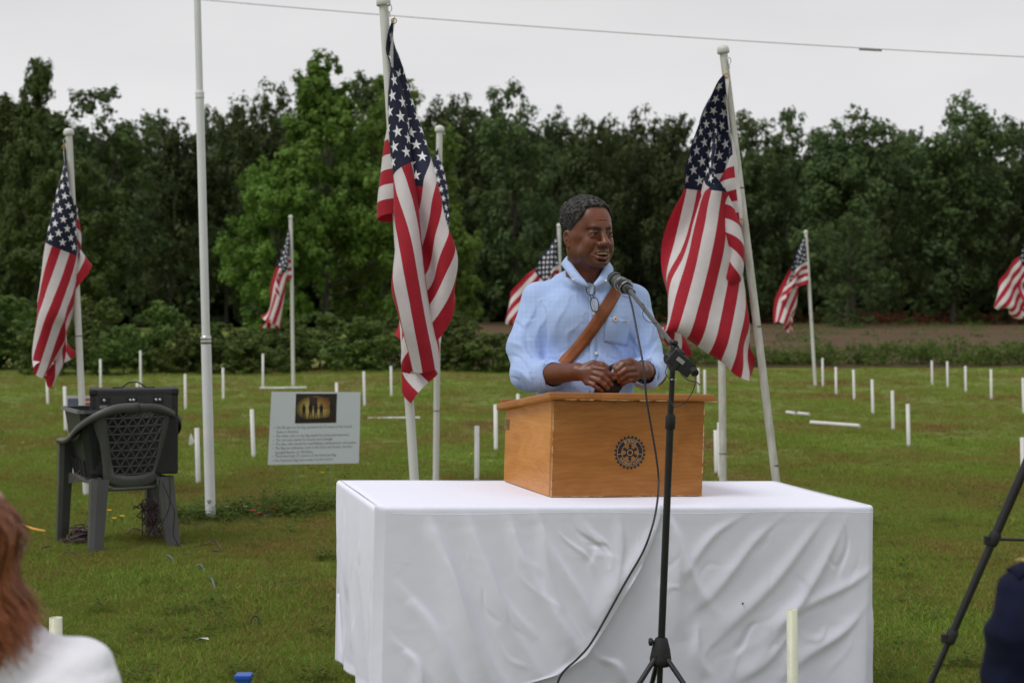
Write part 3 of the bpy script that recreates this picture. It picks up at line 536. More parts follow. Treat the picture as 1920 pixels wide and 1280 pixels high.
# ------------------------------------------------------------------ flags
FLAGDATA = {  # cloth shapes in millimetres: x, y, z for every point, row by row from the hoist
    'A': (33, 19, [
        0,0,0,0,0,-50,1,0,-99,1,0,-149,1,0,-199,1,0,-248,2,0,-298,2,0,-348,2,0,-397,2,0,-447,3,0,-497,3,0,-546,3,0,-596,4,0,-646,4,0,-695,4,0,-745,4,0,-795,5,0,-844,5,0,-894,
        -18,-21,-51,-11,9,-85,5,27,-123,25,29,-165,29,32,-210,19,41,-257,8,45,-306,-2,43,-355,-12,38,-405,-22,30,-453,-29,25,-502,-33,26,-551,-35,26,-601,-36,24,-651,-37,20,-701,-38,15,-751,-39,8,-801,-38,3,-851,-34,-1,-901,
        -28,-30,-104,-13,-1,-131,0,29,-163,28,44,-197,49,52,-233,46,68,-274,32,79,-321,16,80,-370,1,75,-419,-13,65,-467,-29,60,-513,-44,64,-560,-53,64,-610,-58,61,-660,-62,56,-710,-66,47,-760,-70,38,-810,-71,29,-860,-66,24,-910,
        -31,-24,-155,-11,-17,-179,-4,12,-209,15,39,-240,48,51,-271,68,69,-304,65,90,-343,51,102,-389,34,101,-438,18,94,-485,-2,91,-531,-23,97,-576,-40,102,-623,-53,102,-673,-63,98,-723,-70,90,-773,-76,79,-822,-79,68,-872,-78,60,-922,
        -14,-9,-202,-9,-27,-226,-10,-9,-254,-1,24,-284,31,42,-313,67,54,-341,88,77,-372,87,100,-412,74,110,-458,56,109,-506,36,107,-552,14,112,-597,-6,120,-642,-23,128,-690,-38,130,-738,-49,127,-787,-53,114,-835,-54,98,-882,-55,87,-930,
        14,1,-248,0,-30,-271,-16,-26,-298,-16,7,-328,10,32,-356,50,43,-382,88,56,-407,109,78,-440,110,98,-481,97,108,-528,77,109,-574,55,109,-620,34,116,-665,15,127,-710,0,138,-757,-12,144,-804,-15,133,-849,-11,109,-888,-11,89,-932,
        36,9,-297,18,-29,-317,-8,-38,-343,-23,-12,-371,-8,20,-399,29,37,-424,73,42,-446,111,51,-471,131,69,-506,131,87,-550,116,96,-597,95,97,-643,72,99,-688,51,107,-733,33,119,-778,21,131,-825,19,132,-868,29,109,-900,33,76,-931,
        51,18,-347,37,-24,-364,8,-45,-387,-20,-30,-415,-19,3,-442,11,29,-467,54,34,-488,98,29,-507,134,36,-533,151,53,-571,147,68,-617,129,75,-664,107,78,-710,84,82,-755,61,89,-800,42,99,-847,35,108,-892,49,101,-926,68,72,-950,
        60,28,-398,53,-17,-412,27,-48,-432,-7,-46,-458,-21,-16,-486,-2,16,-512,37,27,-532,82,16,-547,124,6,-564,157,15,-592,168,30,-634,157,42,-682,137,48,-730,114,54,-776,90,58,-822,65,63,-867,48,71,-914,51,79,-956,76,75,-987,
        66,38,-448,65,-9,-461,45,-46,-478,10,-58,-502,-16,-36,-529,-10,-2,-555,25,18,-577,69,9,-591,112,-11,-602,154,-18,-620,180,-8,-654,181,6,-700,165,16,-749,144,23,-797,119,27,-843,93,31,-887,69,36,-933,56,44,-978,61,57,-1021,
        67,48,-498,74,1,-509,62,-42,-524,29,-65,-545,-4,-55,-571,-12,-22,-598,14,5,-621,58,4,-636,102,-19,-646,144,-40,-657,181,-42,-682,199,-29,-723,193,-16,-771,174,-7,-818,150,-1,-864,125,4,-909,99,6,-954,76,11,-999,60,21,-1044,
        66,57,-547,78,10,-559,75,-35,-571,49,-68,-589,13,-70,-613,-8,-42,-640,7,-10,-664,47,-3,-681,90,-24,-691,129,-55,-698,171,-70,-716,203,-66,-749,213,-50,-793,202,-38,-840,181,-29,-886,157,-22,-932,132,-17,-976,107,-13,-1021,85,-5,-1065,
        62,65,-598,80,19,-608,86,-28,-619,68,-67,-633,33,-81,-654,4,-60,-681,3,-28,-706,35,-13,-725,78,-28,-735,118,-59,-740,158,-83,-753,196,-92,-781,223,-85,-819,224,-73,-863,208,-62,-909,187,-51,-954,165,-41,-999,145,-28,-1042,127,-9,-1082,
        57,70,-650,80,26,-659,93,-21,-668,85,-66,-679,54,-90,-696,19,-80,-720,4,-50,-746,26,-27,-768,69,-30,-779,113,-51,-782,152,-72,-794,186,-96,-821,220,-106,-852,238,-103,-890,232,-94,-933,219,-76,-976,202,-57,-1019,186,-31,-1056,171,4,-1086,
        59,74,-704,83,30,-710,99,-16,-718,97,-64,-726,71,-97,-740,32,-101,-759,7,-77,-785,18,-47,-809,57,-38,-823,104,-45,-829,145,-57,-841,177,-82,-865,210,-105,-893,243,-113,-924,256,-112,-961,255,-91,-999,244,-61,-1036,230,-24,-1065,216,19,-1087,
        65,78,-758,87,33,-762,104,-13,-768,107,-61,-775,85,-101,-785,46,-118,-802,13,-102,-825,12,-69,-849,44,-49,-866,90,-42,-876,135,-44,-889,170,-66,-911,199,-94,-937,234,-111,-965,266,-118,-996,283,-101,-1028,282,-64,-1058,271,-22,-1082,256,22,-1102,
        71,82,-810,91,36,-814,109,-11,-818,114,-59,-824,99,-103,-832,63,-129,-846,24,-123,-866,10,-91,-890,32,-59,-909,75,-41,-922,121,-35,-936,160,-49,-956,188,-80,-981,217,-108,-1009,253,-122,-1038,286,-112,-1066,300,-77,-1093,294,-34,-1114,273,4,-1132,
        77,85,-862,95,39,-865,112,-8,-868,121,-57,-873,110,-104,-880,79,-136,-892,38,-139,-909,14,-112,-931,24,-74,-951,60,-46,-967,105,-32,-982,148,-36,-1000,180,-61,-1024,204,-94,-1052,234,-119,-1081,270,-120,-1109,297,-93,-1135,297,-53,-1155,271,-17,-1168,
        83,88,-912,99,41,-915,116,-6,-919,126,-55,-923,120,-103,-929,93,-141,-938,53,-153,-953,21,-131,-974,20,-92,-994,47,-57,-1011,89,-35,-1027,133,-28,-1044,172,-41,-1066,196,-73,-1093,217,-106,-1123,249,-120,-1152,282,-105,-1179,293,-68,-1200,275,-28,-1213,
        90,92,-963,104,44,-965,120,-4,-969,130,-53,-973,128,-102,-978,106,-144,-986,67,-163,-999,30,-150,-1016,18,-112,-1036,37,-73,-1054,74,-45,-1071,118,-30,-1087,161,-29,-1108,189,-50,-1134,205,-86,-1164,229,-112,-1194,264,-111,-1222,286,-80,-1245,284,-36,-1262,
        97,95,-1012,109,47,-1015,123,-2,-1018,134,-51,-1022,134,-100,-1027,116,-145,-1034,79,-171,-1045,38,-166,-1060,17,-133,-1078,27,-92,-1096,63,-64,-1112,107,-49,-1127,147,-32,-1147,177,-34,-1175,194,-64,-1205,211,-97,-1235,242,-109,-1264,273,-89,-1289,288,-49,-1308,
        105,99,-1061,115,50,-1064,128,1,-1068,139,-48,-1071,140,-98,-1076,124,-144,-1083,90,-175,-1093,47,-180,-1105,16,-153,-1120,19,-114,-1137,53,-89,-1150,94,-69,-1163,126,-40,-1182,153,-25,-1211,174,-45,-1244,191,-80,-1274,218,-101,-1304,253,-93,-1332,282,-62,-1354,
        113,103,-1110,122,53,-1113,133,4,-1117,143,-45,-1120,145,-95,-1125,131,-142,-1132,99,-177,-1141,55,-189,-1152,17,-170,-1164,10,-134,-1177,38,-103,-1186,68,-71,-1190,93,-37,-1206,118,-22,-1240,143,-35,-1277,165,-64,-1310,193,-88,-1342,228,-90,-1372,264,-71,-1399,
        123,107,-1158,129,57,-1162,139,8,-1165,148,-42,-1169,151,-92,-1174,138,-139,-1181,108,-175,-1190,64,-191,-1200,21,-177,-1210,3,-141,-1218,15,-99,-1218,35,-58,-1212,56,-28,-1226,80,-22,-1266,107,-34,-1307,135,-53,-1344,165,-74,-1378,200,-81,-1410,239,-73,-1440,
        135,111,-1205,138,61,-1210,145,11,-1214,154,-38,-1218,157,-88,-1222,146,-136,-1229,117,-173,-1238,73,-190,-1249,30,-176,-1258,5,-138,-1261,7,-91,-1255,25,-46,-1245,38,-16,-1258,50,-17,-1297,72,-32,-1339,102,-48,-1377,135,-63,-1413,171,-72,-1447,209,-70,-1479,
        148,116,-1252,149,66,-1257,153,15,-1261,161,-34,-1266,164,-84,-1271,154,-132,-1278,125,-170,-1287,83,-187,-1297,40,-173,-1305,16,-134,-1306,22,-88,-1298,42,-44,-1289,49,-7,-1300,42,0,-1335,47,-21,-1375,71,-43,-1412,103,-57,-1448,140,-64,-1483,177,-65,-1516,
        166,120,-1296,162,70,-1303,162,20,-1309,168,-30,-1313,171,-80,-1319,161,-128,-1326,134,-167,-1335,91,-185,-1345,49,-171,-1352,29,-132,-1351,42,-89,-1341,67,-48,-1332,74,-7,-1344,59,12,-1376,43,-2,-1414,48,-30,-1449,73,-51,-1484,108,-58,-1519,146,-58,-1553,
        188,123,-1339,179,74,-1348,175,25,-1355,177,-25,-1360,179,-76,-1366,170,-124,-1374,142,-162,-1384,100,-180,-1394,57,-166,-1399,41,-128,-1395,62,-91,-1382,92,-56,-1374,101,-16,-1386,85,12,-1417,58,12,-1453,41,-12,-1488,48,-40,-1521,77,-51,-1555,115,-49,-1589,
        212,126,-1380,200,78,-1391,191,29,-1400,188,-21,-1407,189,-71,-1413,179,-119,-1421,151,-157,-1431,108,-173,-1441,67,-157,-1446,53,-118,-1439,76,-84,-1424,113,-58,-1415,126,-27,-1427,113,3,-1458,85,13,-1493,54,0,-1527,38,-26,-1559,51,-39,-1592,85,-35,-1624,
        227,131,-1424,217,83,-1434,208,34,-1444,202,-15,-1452,199,-65,-1460,189,-113,-1468,160,-150,-1479,117,-163,-1488,77,-143,-1491,63,-102,-1481,84,-65,-1465,124,-43,-1454,148,-29,-1465,141,-11,-1497,115,3,-1532,80,-3,-1566,50,-23,-1597,40,-32,-1629,56,-19,-1659,
        219,138,-1467,219,89,-1479,216,41,-1489,212,-9,-1498,210,-59,-1506,198,-106,-1515,169,-142,-1525,125,-151,-1534,87,-128,-1535,74,-85,-1524,91,-44,-1506,129,-19,-1493,166,-15,-1501,170,-17,-1532,146,-11,-1569,111,-15,-1602,77,-31,-1634,50,-38,-1667,40,-18,-1698,
        189,136,-1494,199,93,-1515,207,47,-1532,212,-2,-1543,214,-51,-1552,206,-99,-1561,177,-133,-1572,133,-140,-1580,96,-113,-1579,83,-70,-1568,97,-26,-1549,132,3,-1536,174,7,-1540,194,-9,-1567,177,-21,-1603,143,-31,-1635,108,-44,-1667,76,-48,-1702,51,-31,-1736,
        152,117,-1494,163,87,-1535,179,49,-1566,198,5,-1586,212,-43,-1598,212,-90,-1608,184,-125,-1618,140,-128,-1626,105,-99,-1624,91,-54,-1611,100,-9,-1593,131,23,-1579,176,29,-1582,208,8,-1605,206,-23,-1637,175,-48,-1665,140,-62,-1696,109,-61,-1733,85,-40,-1769]),
    'R': (33, 19, [
        0,0,0,5,0,-44,9,0,-89,14,0,-133,18,0,-178,23,0,-222,28,0,-267,32,0,-311,37,0,-356,41,0,-400,46,0,-444,51,0,-489,55,0,-533,60,0,-578,64,0,-622,69,0,-667,74,0,-711,78,0,-756,83,0,-800,
        -34,-17,-38,-26,16,-65,-8,36,-100,13,44,-141,28,45,-186,40,42,-234,48,38,-282,45,34,-331,34,24,-378,28,8,-424,22,-2,-465,12,-2,-502,12,-13,-543,18,-20,-589,23,-11,-634,27,9,-675,35,24,-718,47,28,-759,67,20,-787,
        -59,-27,-85,-56,18,-100,-37,54,-125,-9,74,-159,15,82,-202,33,80,-251,46,75,-302,50,66,-354,45,52,-405,37,32,-453,23,15,-495,-3,9,-528,-21,-6,-561,-23,-22,-604,-19,-20,-649,-14,3,-690,-5,29,-730,13,36,-769,37,17,-793,
        -81,-35,-134,-83,13,-141,-70,56,-157,-42,83,-185,-15,93,-225,4,95,-272,17,94,-323,27,90,-374,32,81,-426,32,64,-476,25,47,-522,1,35,-560,-31,19,-589,-53,-2,-623,-59,-14,-665,-55,-5,-709,-44,16,-751,-23,24,-791,5,18,-822,
        -102,-40,-182,-109,9,-184,-98,52,-194,-68,71,-214,-38,70,-246,-23,73,-290,-16,81,-339,-11,87,-389,-6,87,-439,0,79,-489,3,71,-537,-6,65,-582,-31,51,-618,-64,31,-648,-88,12,-682,-93,4,-725,-81,9,-770,-57,23,-809,-25,41,-839,
        -123,-43,-231,-127,5,-230,-115,48,-237,-84,59,-250,-53,41,-269,-36,33,-305,-35,43,-351,-41,57,-400,-44,67,-448,-43,70,-497,-39,75,-545,-38,85,-592,-47,83,-636,-71,68,-672,-104,50,-702,-123,33,-741,-117,27,-786,-92,41,-823,-58,65,-850,
        -144,-43,-280,-137,4,-278,-120,46,-284,-90,56,-294,-65,27,-304,-50,0,-325,-44,0,-366,-53,15,-414,-68,32,-460,-78,47,-506,-80,62,-553,-80,81,-600,-81,95,-646,-90,97,-689,-115,88,-723,-141,71,-759,-146,57,-803,-127,57,-843,-95,68,-877,
        -162,-37,-329,-150,9,-326,-127,48,-331,-93,57,-340,-72,24,-347,-64,-18,-358,-53,-35,-389,-55,-25,-434,-74,-8,-479,-94,11,-523,-106,31,-568,-111,53,-614,-113,76,-660,-113,94,-705,-119,103,-746,-139,100,-785,-156,88,-827,-152,75,-870,-130,65,-909,
        -179,-28,-378,-166,19,-375,-137,54,-379,-98,58,-387,-75,25,-394,-76,-23,-399,-70,-57,-418,-61,-63,-456,-74,-49,-501,-97,-30,-544,-114,-9,-588,-123,14,-634,-127,38,-681,-124,61,-727,-118,81,-771,-122,98,-813,-139,105,-855,-152,98,-898,-150,81,-940,
        -193,-18,-428,-178,28,-424,-146,61,-427,-103,61,-435,-79,27,-441,-83,-21,-445,-88,-66,-454,-78,-92,-480,-79,-90,-521,-95,-72,-566,-110,-50,-610,-117,-26,-656,-121,-3,-702,-122,20,-749,-116,43,-794,-110,68,-837,-115,90,-880,-127,104,-923,-135,107,-965,
        -204,-7,-477,-187,38,-472,-152,67,-475,-109,64,-483,-81,30,-488,-83,-18,-492,-94,-65,-496,-86,-105,-510,-75,-119,-542,-80,-106,-585,-88,-82,-630,-94,-59,-676,-99,-38,-722,-103,-17,-769,-104,4,-815,-101,28,-860,-100,55,-902,-98,84,-940,-94,114,-971,
        -210,5,-526,-194,49,-521,-158,74,-523,-114,68,-531,-85,32,-536,-82,-15,-539,-91,-63,-542,-80,-104,-549,-54,-125,-566,-46,-114,-599,-49,-92,-641,-55,-76,-688,-62,-60,-736,-70,-45,-784,-77,-28,-832,-80,-7,-878,-76,22,-918,-65,59,-947,-50,102,-964,
        -209,18,-574,-200,60,-569,-164,82,-572,-121,71,-579,-95,33,-582,-89,-15,-582,-91,-63,-586,-76,-103,-593,-40,-118,-601,-14,-102,-614,-8,-82,-647,-10,-77,-696,-18,-72,-747,-30,-66,-797,-41,-55,-845,-45,-34,-890,-38,-2,-926,-27,38,-952,-20,78,-975,
        -214,30,-621,-206,71,-617,-170,89,-620,-130,73,-626,-111,31,-626,-110,-17,-622,-105,-63,-628,-82,-101,-638,-41,-110,-644,-4,-87,-647,19,-66,-666,30,-69,-709,25,-77,-760,12,-81,-810,-2,-78,-858,-7,-57,-901,-2,-24,-937,0,11,-970,-9,44,-1005,
        -237,41,-667,-217,81,-664,-178,95,-669,-140,74,-675,-126,30,-673,-130,-17,-669,-121,-62,-674,-92,-97,-684,-48,-103,-691,-8,-79,-694,24,-51,-706,51,-49,-737,60,-66,-782,52,-82,-829,37,-90,-876,26,-80,-920,20,-54,-958,8,-24,-996,-12,4,-1032,
        -262,56,-711,-230,90,-711,-187,99,-717,-151,74,-723,-141,30,-722,-145,-17,-719,-133,-61,-723,-101,-94,-731,-56,-102,-738,-14,-81,-744,19,-47,-755,52,-30,-777,78,-40,-813,82,-62,-856,72,-83,-901,56,-92,-945,35,-82,-986,11,-61,-1022,-16,-37,-1057,
        -282,75,-756,-242,101,-759,-198,102,-766,-163,73,-772,-156,29,-771,-160,-17,-768,-143,-59,-773,-108,-92,-779,-63,-104,-786,-20,-88,-794,12,-53,-805,43,-22,-822,76,-14,-850,96,-32,-887,96,-58,-931,83,-80,-975,59,-89,-1016,28,-83,-1053,-6,-69,-1087,
        -298,95,-801,-253,111,-806,-209,104,-814,-177,71,-820,-170,25,-819,-173,-22,-816,-154,-63,-819,-117,-95,-825,-72,-108,-833,-27,-96,-842,8,-64,-853,36,-26,-869,66,0,-890,94,-1,-921,103,-23,-962,98,-50,-1005,83,-71,-1047,54,-79,-1085,18,-74,-1119,
        -311,115,-847,-264,120,-853,-221,103,-862,-191,66,-868,-183,19,-867,-184,-29,-863,-166,-72,-864,-128,-102,-871,-81,-113,-880,-35,-102,-890,3,-75,-901,35,-39,-915,61,-3,-933,85,18,-958,95,9,-993,94,-16,-1034,92,-40,-1076,72,-50,-1111,38,-46,-1141,
        -320,133,-895,-273,127,-901,-236,100,-908,-208,60,-914,-198,13,-914,-195,-36,-910,-176,-80,-911,-138,-109,-917,-91,-118,-927,-45,-107,-938,-3,-82,-949,35,-53,-961,65,-18,-977,86,17,-998,87,31,-1027,78,14,-1064,79,-11,-1104,74,-17,-1134,50,-2,-1151,
        -324,150,-944,-283,130,-948,-254,94,-952,-229,51,-958,-214,6,-959,-207,-43,-956,-187,-86,-957,-149,-115,-964,-102,-122,-975,-55,-109,-986,-13,-85,-997,28,-59,-1008,67,-32,-1022,94,3,-1041,94,34,-1066,73,38,-1096,60,17,-1133,63,9,-1162,64,31,-1171,
        -324,162,-994,-292,129,-995,-274,86,-995,-254,42,-999,-235,-3,-1003,-222,-50,-1002,-199,-93,-1003,-159,-120,-1011,-112,-126,-1022,-66,-112,-1033,-24,-86,-1044,18,-62,-1055,61,-43,-1069,95,-14,-1086,105,25,-1108,86,49,-1134,57,44,-1166,51,30,-1197,70,38,-1214,
        -319,169,-1044,-299,126,-1043,-291,78,-1039,-280,31,-1040,-259,-13,-1044,-239,-58,-1046,-211,-98,-1049,-171,-124,-1058,-124,-129,-1069,-78,-115,-1080,-36,-90,-1092,7,-68,-1103,53,-53,-1117,92,-29,-1133,112,9,-1152,103,46,-1176,72,60,-1204,50,50,-1234,59,33,-1260,
        -309,170,-1094,-301,122,-1090,-302,72,-1085,-300,23,-1082,-283,-22,-1085,-257,-65,-1090,-225,-103,-1095,-183,-127,-1104,-136,-133,-1115,-89,-120,-1127,-47,-96,-1139,-3,-75,-1151,44,-63,-1164,86,-43,-1179,114,-8,-1197,117,33,-1219,93,62,-1245,62,64,-1275,45,40,-1303,
        -295,167,-1142,-295,117,-1138,-300,67,-1132,-307,18,-1128,-298,-29,-1129,-273,-72,-1134,-238,-108,-1141,-196,-131,-1150,-148,-136,-1162,-102,-124,-1174,-59,-101,-1186,-14,-83,-1199,34,-72,-1211,78,-54,-1226,113,-24,-1242,127,16,-1262,114,53,-1287,82,68,-1316,49,56,-1345,
        -280,163,-1190,-283,113,-1184,-290,64,-1179,-303,15,-1176,-304,-33,-1176,-286,-78,-1179,-252,-114,-1186,-209,-136,-1196,-161,-141,-1208,-115,-128,-1221,-70,-108,-1233,-24,-92,-1245,23,-81,-1258,69,-65,-1272,107,-38,-1288,132,0,-1306,132,40,-1328,107,62,-1357,70,62,-1388,
        -264,159,-1236,-268,109,-1231,-278,60,-1226,-296,13,-1224,-306,-35,-1224,-296,-82,-1225,-265,-120,-1232,-223,-141,-1242,-175,-145,-1254,-128,-133,-1267,-82,-116,-1279,-35,-102,-1292,13,-91,-1305,58,-75,-1319,98,-48,-1334,127,-12,-1351,142,28,-1370,130,51,-1396,98,55,-1428,
        -247,153,-1283,-253,103,-1277,-266,55,-1273,-287,10,-1271,-305,-36,-1271,-303,-84,-1272,-279,-124,-1277,-237,-147,-1288,-188,-149,-1300,-140,-139,-1313,-93,-125,-1325,-46,-113,-1338,2,-101,-1351,47,-85,-1365,85,-56,-1380,112,-18,-1395,133,24,-1412,142,46,-1434,130,42,-1465,
        -229,146,-1329,-238,97,-1323,-253,49,-1319,-278,6,-1318,-302,-38,-1318,-311,-84,-1318,-292,-125,-1323,-251,-145,-1333,-202,-146,-1345,-153,-138,-1358,-105,-128,-1370,-57,-119,-1383,-9,-109,-1397,36,-93,-1411,73,-64,-1425,98,-23,-1439,119,21,-1455,141,49,-1474,161,45,-1497,
        -210,138,-1374,-222,90,-1369,-242,44,-1365,-271,3,-1365,-302,-36,-1364,-321,-77,-1361,-305,-111,-1362,-261,-125,-1368,-213,-125,-1382,-166,-121,-1397,-118,-116,-1412,-70,-112,-1427,-22,-108,-1442,24,-97,-1457,63,-72,-1471,92,-35,-1485,113,9,-1500,138,46,-1517,172,64,-1533,
        -190,128,-1419,-210,83,-1414,-238,43,-1412,-274,9,-1409,-311,-23,-1403,-331,-54,-1389,-310,-77,-1377,-265,-85,-1380,-220,-85,-1399,-175,-86,-1423,-130,-86,-1444,-83,-88,-1463,-37,-91,-1482,10,-90,-1500,53,-77,-1516,89,-48,-1530,115,-8,-1545,139,32,-1561,165,69,-1577,
        -172,117,-1465,-205,82,-1460,-244,54,-1453,-287,31,-1440,-323,8,-1418,-336,-16,-1386,-311,-35,-1365,-266,-39,-1372,-222,-39,-1401,-179,-41,-1432,-135,-44,-1460,-90,-50,-1486,-44,-58,-1510,-1,-67,-1534,41,-69,-1557,82,-56,-1575,117,-26,-1589,141,13,-1603,148,55,-1615,
        -159,108,-1511,-210,93,-1501,-258,81,-1480,-300,68,-1449,-328,49,-1408,-336,24,-1365,-312,7,-1343,-266,5,-1361,-220,7,-1395,-176,6,-1430,-132,2,-1464,-87,-5,-1495,-40,-16,-1522,0,-30,-1553,32,-45,-1590,72,-54,-1617,114,-40,-1633,134,-6,-1642,117,31,-1635]),
    'C': (33, 19, [
        0,0,0,2,0,-47,5,0,-93,7,0,-140,9,0,-187,12,0,-234,14,0,-280,17,0,-327,19,0,-374,21,0,-421,24,0,-467,26,0,-514,28,0,-561,31,0,-607,33,0,-654,36,0,-701,38,0,-748,40,0,-794,43,0,-841,
        -10,24,-55,12,0,-83,18,-27,-115,25,-40,-153,34,-38,-197,25,-40,-242,10,-41,-288,-3,-36,-333,-13,-25,-379,-20,-15,-424,-20,-15,-470,-16,-14,-516,-15,-4,-563,-14,7,-610,-10,17,-657,-6,23,-704,0,27,-751,4,28,-800,8,29,-849,
        -18,39,-111,3,3,-132,14,-37,-154,27,-67,-180,48,-73,-216,49,-73,-260,28,-77,-304,5,-73,-349,-15,-60,-393,-33,-40,-434,-44,-21,-473,-46,-1,-513,-44,19,-558,-42,35,-605,-37,49,-654,-31,58,-702,-24,64,-752,-17,67,-801,-10,70,-851,
        -22,51,-168,-13,8,-184,-2,-37,-202,14,-77,-222,43,-97,-248,65,-99,-284,57,-103,-326,35,-98,-371,13,-79,-412,-8,-49,-446,-26,-10,-471,-36,26,-503,-38,52,-547,-36,71,-596,-31,86,-645,-24,97,-696,-17,104,-746,-9,109,-797,-2,113,-847,
        -24,60,-224,-26,14,-236,-19,-33,-251,-4,-76,-268,28,-103,-290,63,-107,-317,81,-108,-352,73,-101,-392,53,-73,-422,31,-33,-441,13,9,-461,3,42,-496,0,66,-542,1,86,-590,5,103,-640,11,117,-690,18,127,-740,25,134,-791,30,140,-841,
        -25,66,-279,-36,19,-288,-35,-28,-300,-20,-73,-316,10,-103,-335,50,-108,-358,86,-99,-385,101,-85,-412,90,-51,-426,67,-9,-431,53,26,-453,48,44,-498,43,56,-548,40,70,-596,43,89,-644,52,108,-691,62,123,-739,69,134,-788,74,143,-838,
        -25,69,-334,-43,24,-340,-48,-24,-350,-35,-69,-364,-6,-103,-382,35,-113,-404,76,-100,-425,106,-74,-444,108,-34,-450,90,10,-447,81,42,-465,83,51,-512,80,46,-564,72,45,-612,69,56,-659,80,76,-703,96,96,-746,110,112,-791,118,125,-839,
        -25,70,-387,-48,28,-392,-58,-19,-400,-49,-66,-412,-22,-101,-429,19,-116,-450,62,-106,-470,94,-75,-487,104,-31,-493,92,15,-493,83,53,-506,92,70,-543,103,60,-591,100,41,-637,92,31,-681,94,40,-724,115,59,-763,140,79,-801,157,96,-844,
        -24,71,-440,-52,30,-443,-68,-15,-449,-63,-62,-460,-37,-99,-476,3,-117,-496,47,-111,-516,81,-82,-532,96,-37,-541,90,10,-546,76,52,-559,80,82,-588,99,83,-628,111,60,-671,110,31,-711,108,16,-750,125,22,-787,157,41,-820,186,61,-855,
        -22,70,-492,-54,32,-494,-75,-12,-499,-75,-59,-509,-52,-98,-523,-13,-118,-542,31,-114,-562,68,-88,-579,89,-46,-590,92,1,-598,77,44,-612,67,81,-635,79,98,-670,97,83,-710,107,50,-748,111,17,-784,126,1,-817,158,8,-849,194,27,-879,
        -21,69,-543,-55,33,-545,-81,-9,-549,-87,-55,-557,-67,-96,-570,-29,-118,-588,16,-115,-608,55,-92,-625,83,-54,-638,94,-8,-649,85,35,-663,65,73,-684,60,101,-713,73,100,-750,85,70,-787,95,34,-822,111,3,-855,141,-6,-886,179,4,-917,
        -19,68,-593,-54,32,-595,-84,-7,-599,-97,-52,-605,-82,-94,-617,-45,-118,-635,-1,-116,-654,40,-93,-671,73,-59,-686,93,-18,-699,94,26,-714,75,66,-733,54,99,-758,48,108,-789,55,83,-824,70,50,-859,88,18,-892,116,-3,-925,152,-5,-956,
        -18,67,-643,-51,29,-645,-84,-8,-648,-105,-50,-653,-96,-92,-664,-61,-118,-681,-17,-115,-699,23,-92,-717,59,-62,-733,88,-28,-748,98,16,-764,88,59,-783,65,96,-805,40,113,-831,28,93,-860,38,61,-894,60,31,-928,87,7,-961,121,-6,-994,
        -18,67,-692,-48,27,-694,-82,-9,-697,-110,-46,-701,-108,-89,-711,-76,-117,-727,-33,-116,-745,6,-92,-763,44,-65,-780,79,-37,-796,97,4,-814,95,49,-833,78,90,-854,48,115,-877,18,105,-902,12,73,-930,28,40,-962,55,15,-996,88,-4,-1030,
        -17,69,-740,-48,30,-743,-84,-4,-745,-115,-40,-749,-118,-83,-758,-90,-116,-773,-48,-120,-790,-7,-99,-808,32,-74,-826,69,-48,-844,92,-10,-862,97,35,-882,86,78,-903,59,111,-925,22,115,-948,-2,88,-971,1,51,-999,23,21,-1031,53,0,-1065,
        -17,74,-789,-51,38,-791,-90,6,-792,-121,-31,-796,-127,-76,-805,-103,-113,-819,-62,-126,-835,-18,-113,-853,21,-89,-871,58,-61,-890,84,-25,-910,94,19,-930,89,64,-952,68,101,-974,31,118,-995,-5,103,-1015,-19,67,-1038,-7,31,-1067,19,3,-1099,
        -18,79,-837,-56,47,-838,-96,17,-839,-126,-21,-843,-134,-67,-852,-115,-108,-865,-76,-129,-880,-31,-125,-898,11,-105,-916,48,-77,-936,74,-40,-956,88,3,-978,89,47,-1000,73,88,-1022,40,114,-1043,-1,113,-1061,-29,83,-1080,-32,44,-1104,-15,9,-1133,
        -20,86,-886,-61,57,-886,-102,27,-887,-132,-11,-890,-141,-58,-899,-126,-102,-911,-90,-129,-926,-44,-133,-943,-1,-119,-961,37,-93,-981,64,-57,-1002,80,-15,-1024,84,29,-1047,75,72,-1070,48,105,-1091,7,116,-1109,-32,98,-1125,-50,60,-1144,-47,19,-1169,
        -24,93,-934,-67,66,-933,-107,37,-934,-137,-2,-937,-148,-49,-945,-136,-94,-957,-103,-126,-971,-59,-139,-988,-14,-132,-1006,25,-109,-1025,54,-75,-1046,71,-33,-1069,77,11,-1092,73,54,-1117,52,91,-1139,14,113,-1157,-30,107,-1171,-61,77,-1186,-73,35,-1205,
        -29,101,-981,-73,75,-980,-113,46,-980,-144,8,-984,-156,-39,-991,-146,-86,-1002,-117,-122,-1016,-75,-141,-1033,-29,-142,-1050,13,-125,-1069,44,-93,-1090,61,-52,-1112,66,-9,-1137,66,34,-1162,52,74,-1186,19,103,-1205,-25,110,-1219,-65,91,-1231,-93,55,-1245,
        -35,110,-1028,-79,85,-1027,-120,56,-1027,-151,17,-1030,-164,-29,-1036,-156,-76,-1047,-129,-115,-1062,-90,-141,-1078,-45,-149,-1095,0,-138,-1114,34,-111,-1134,50,-72,-1155,52,-29,-1179,55,13,-1206,48,55,-1231,22,89,-1252,-20,107,-1266,-65,101,-1277,-105,75,-1286,
        -43,121,-1075,-86,95,-1074,-127,66,-1074,-158,27,-1076,-173,-20,-1082,-167,-68,-1092,-142,-108,-1106,-105,-138,-1122,-61,-152,-1140,-15,-149,-1158,23,-127,-1178,42,-91,-1198,40,-49,-1221,40,-8,-1249,39,33,-1275,20,71,-1298,-16,98,-1314,-63,103,-1324,-109,91,-1331,
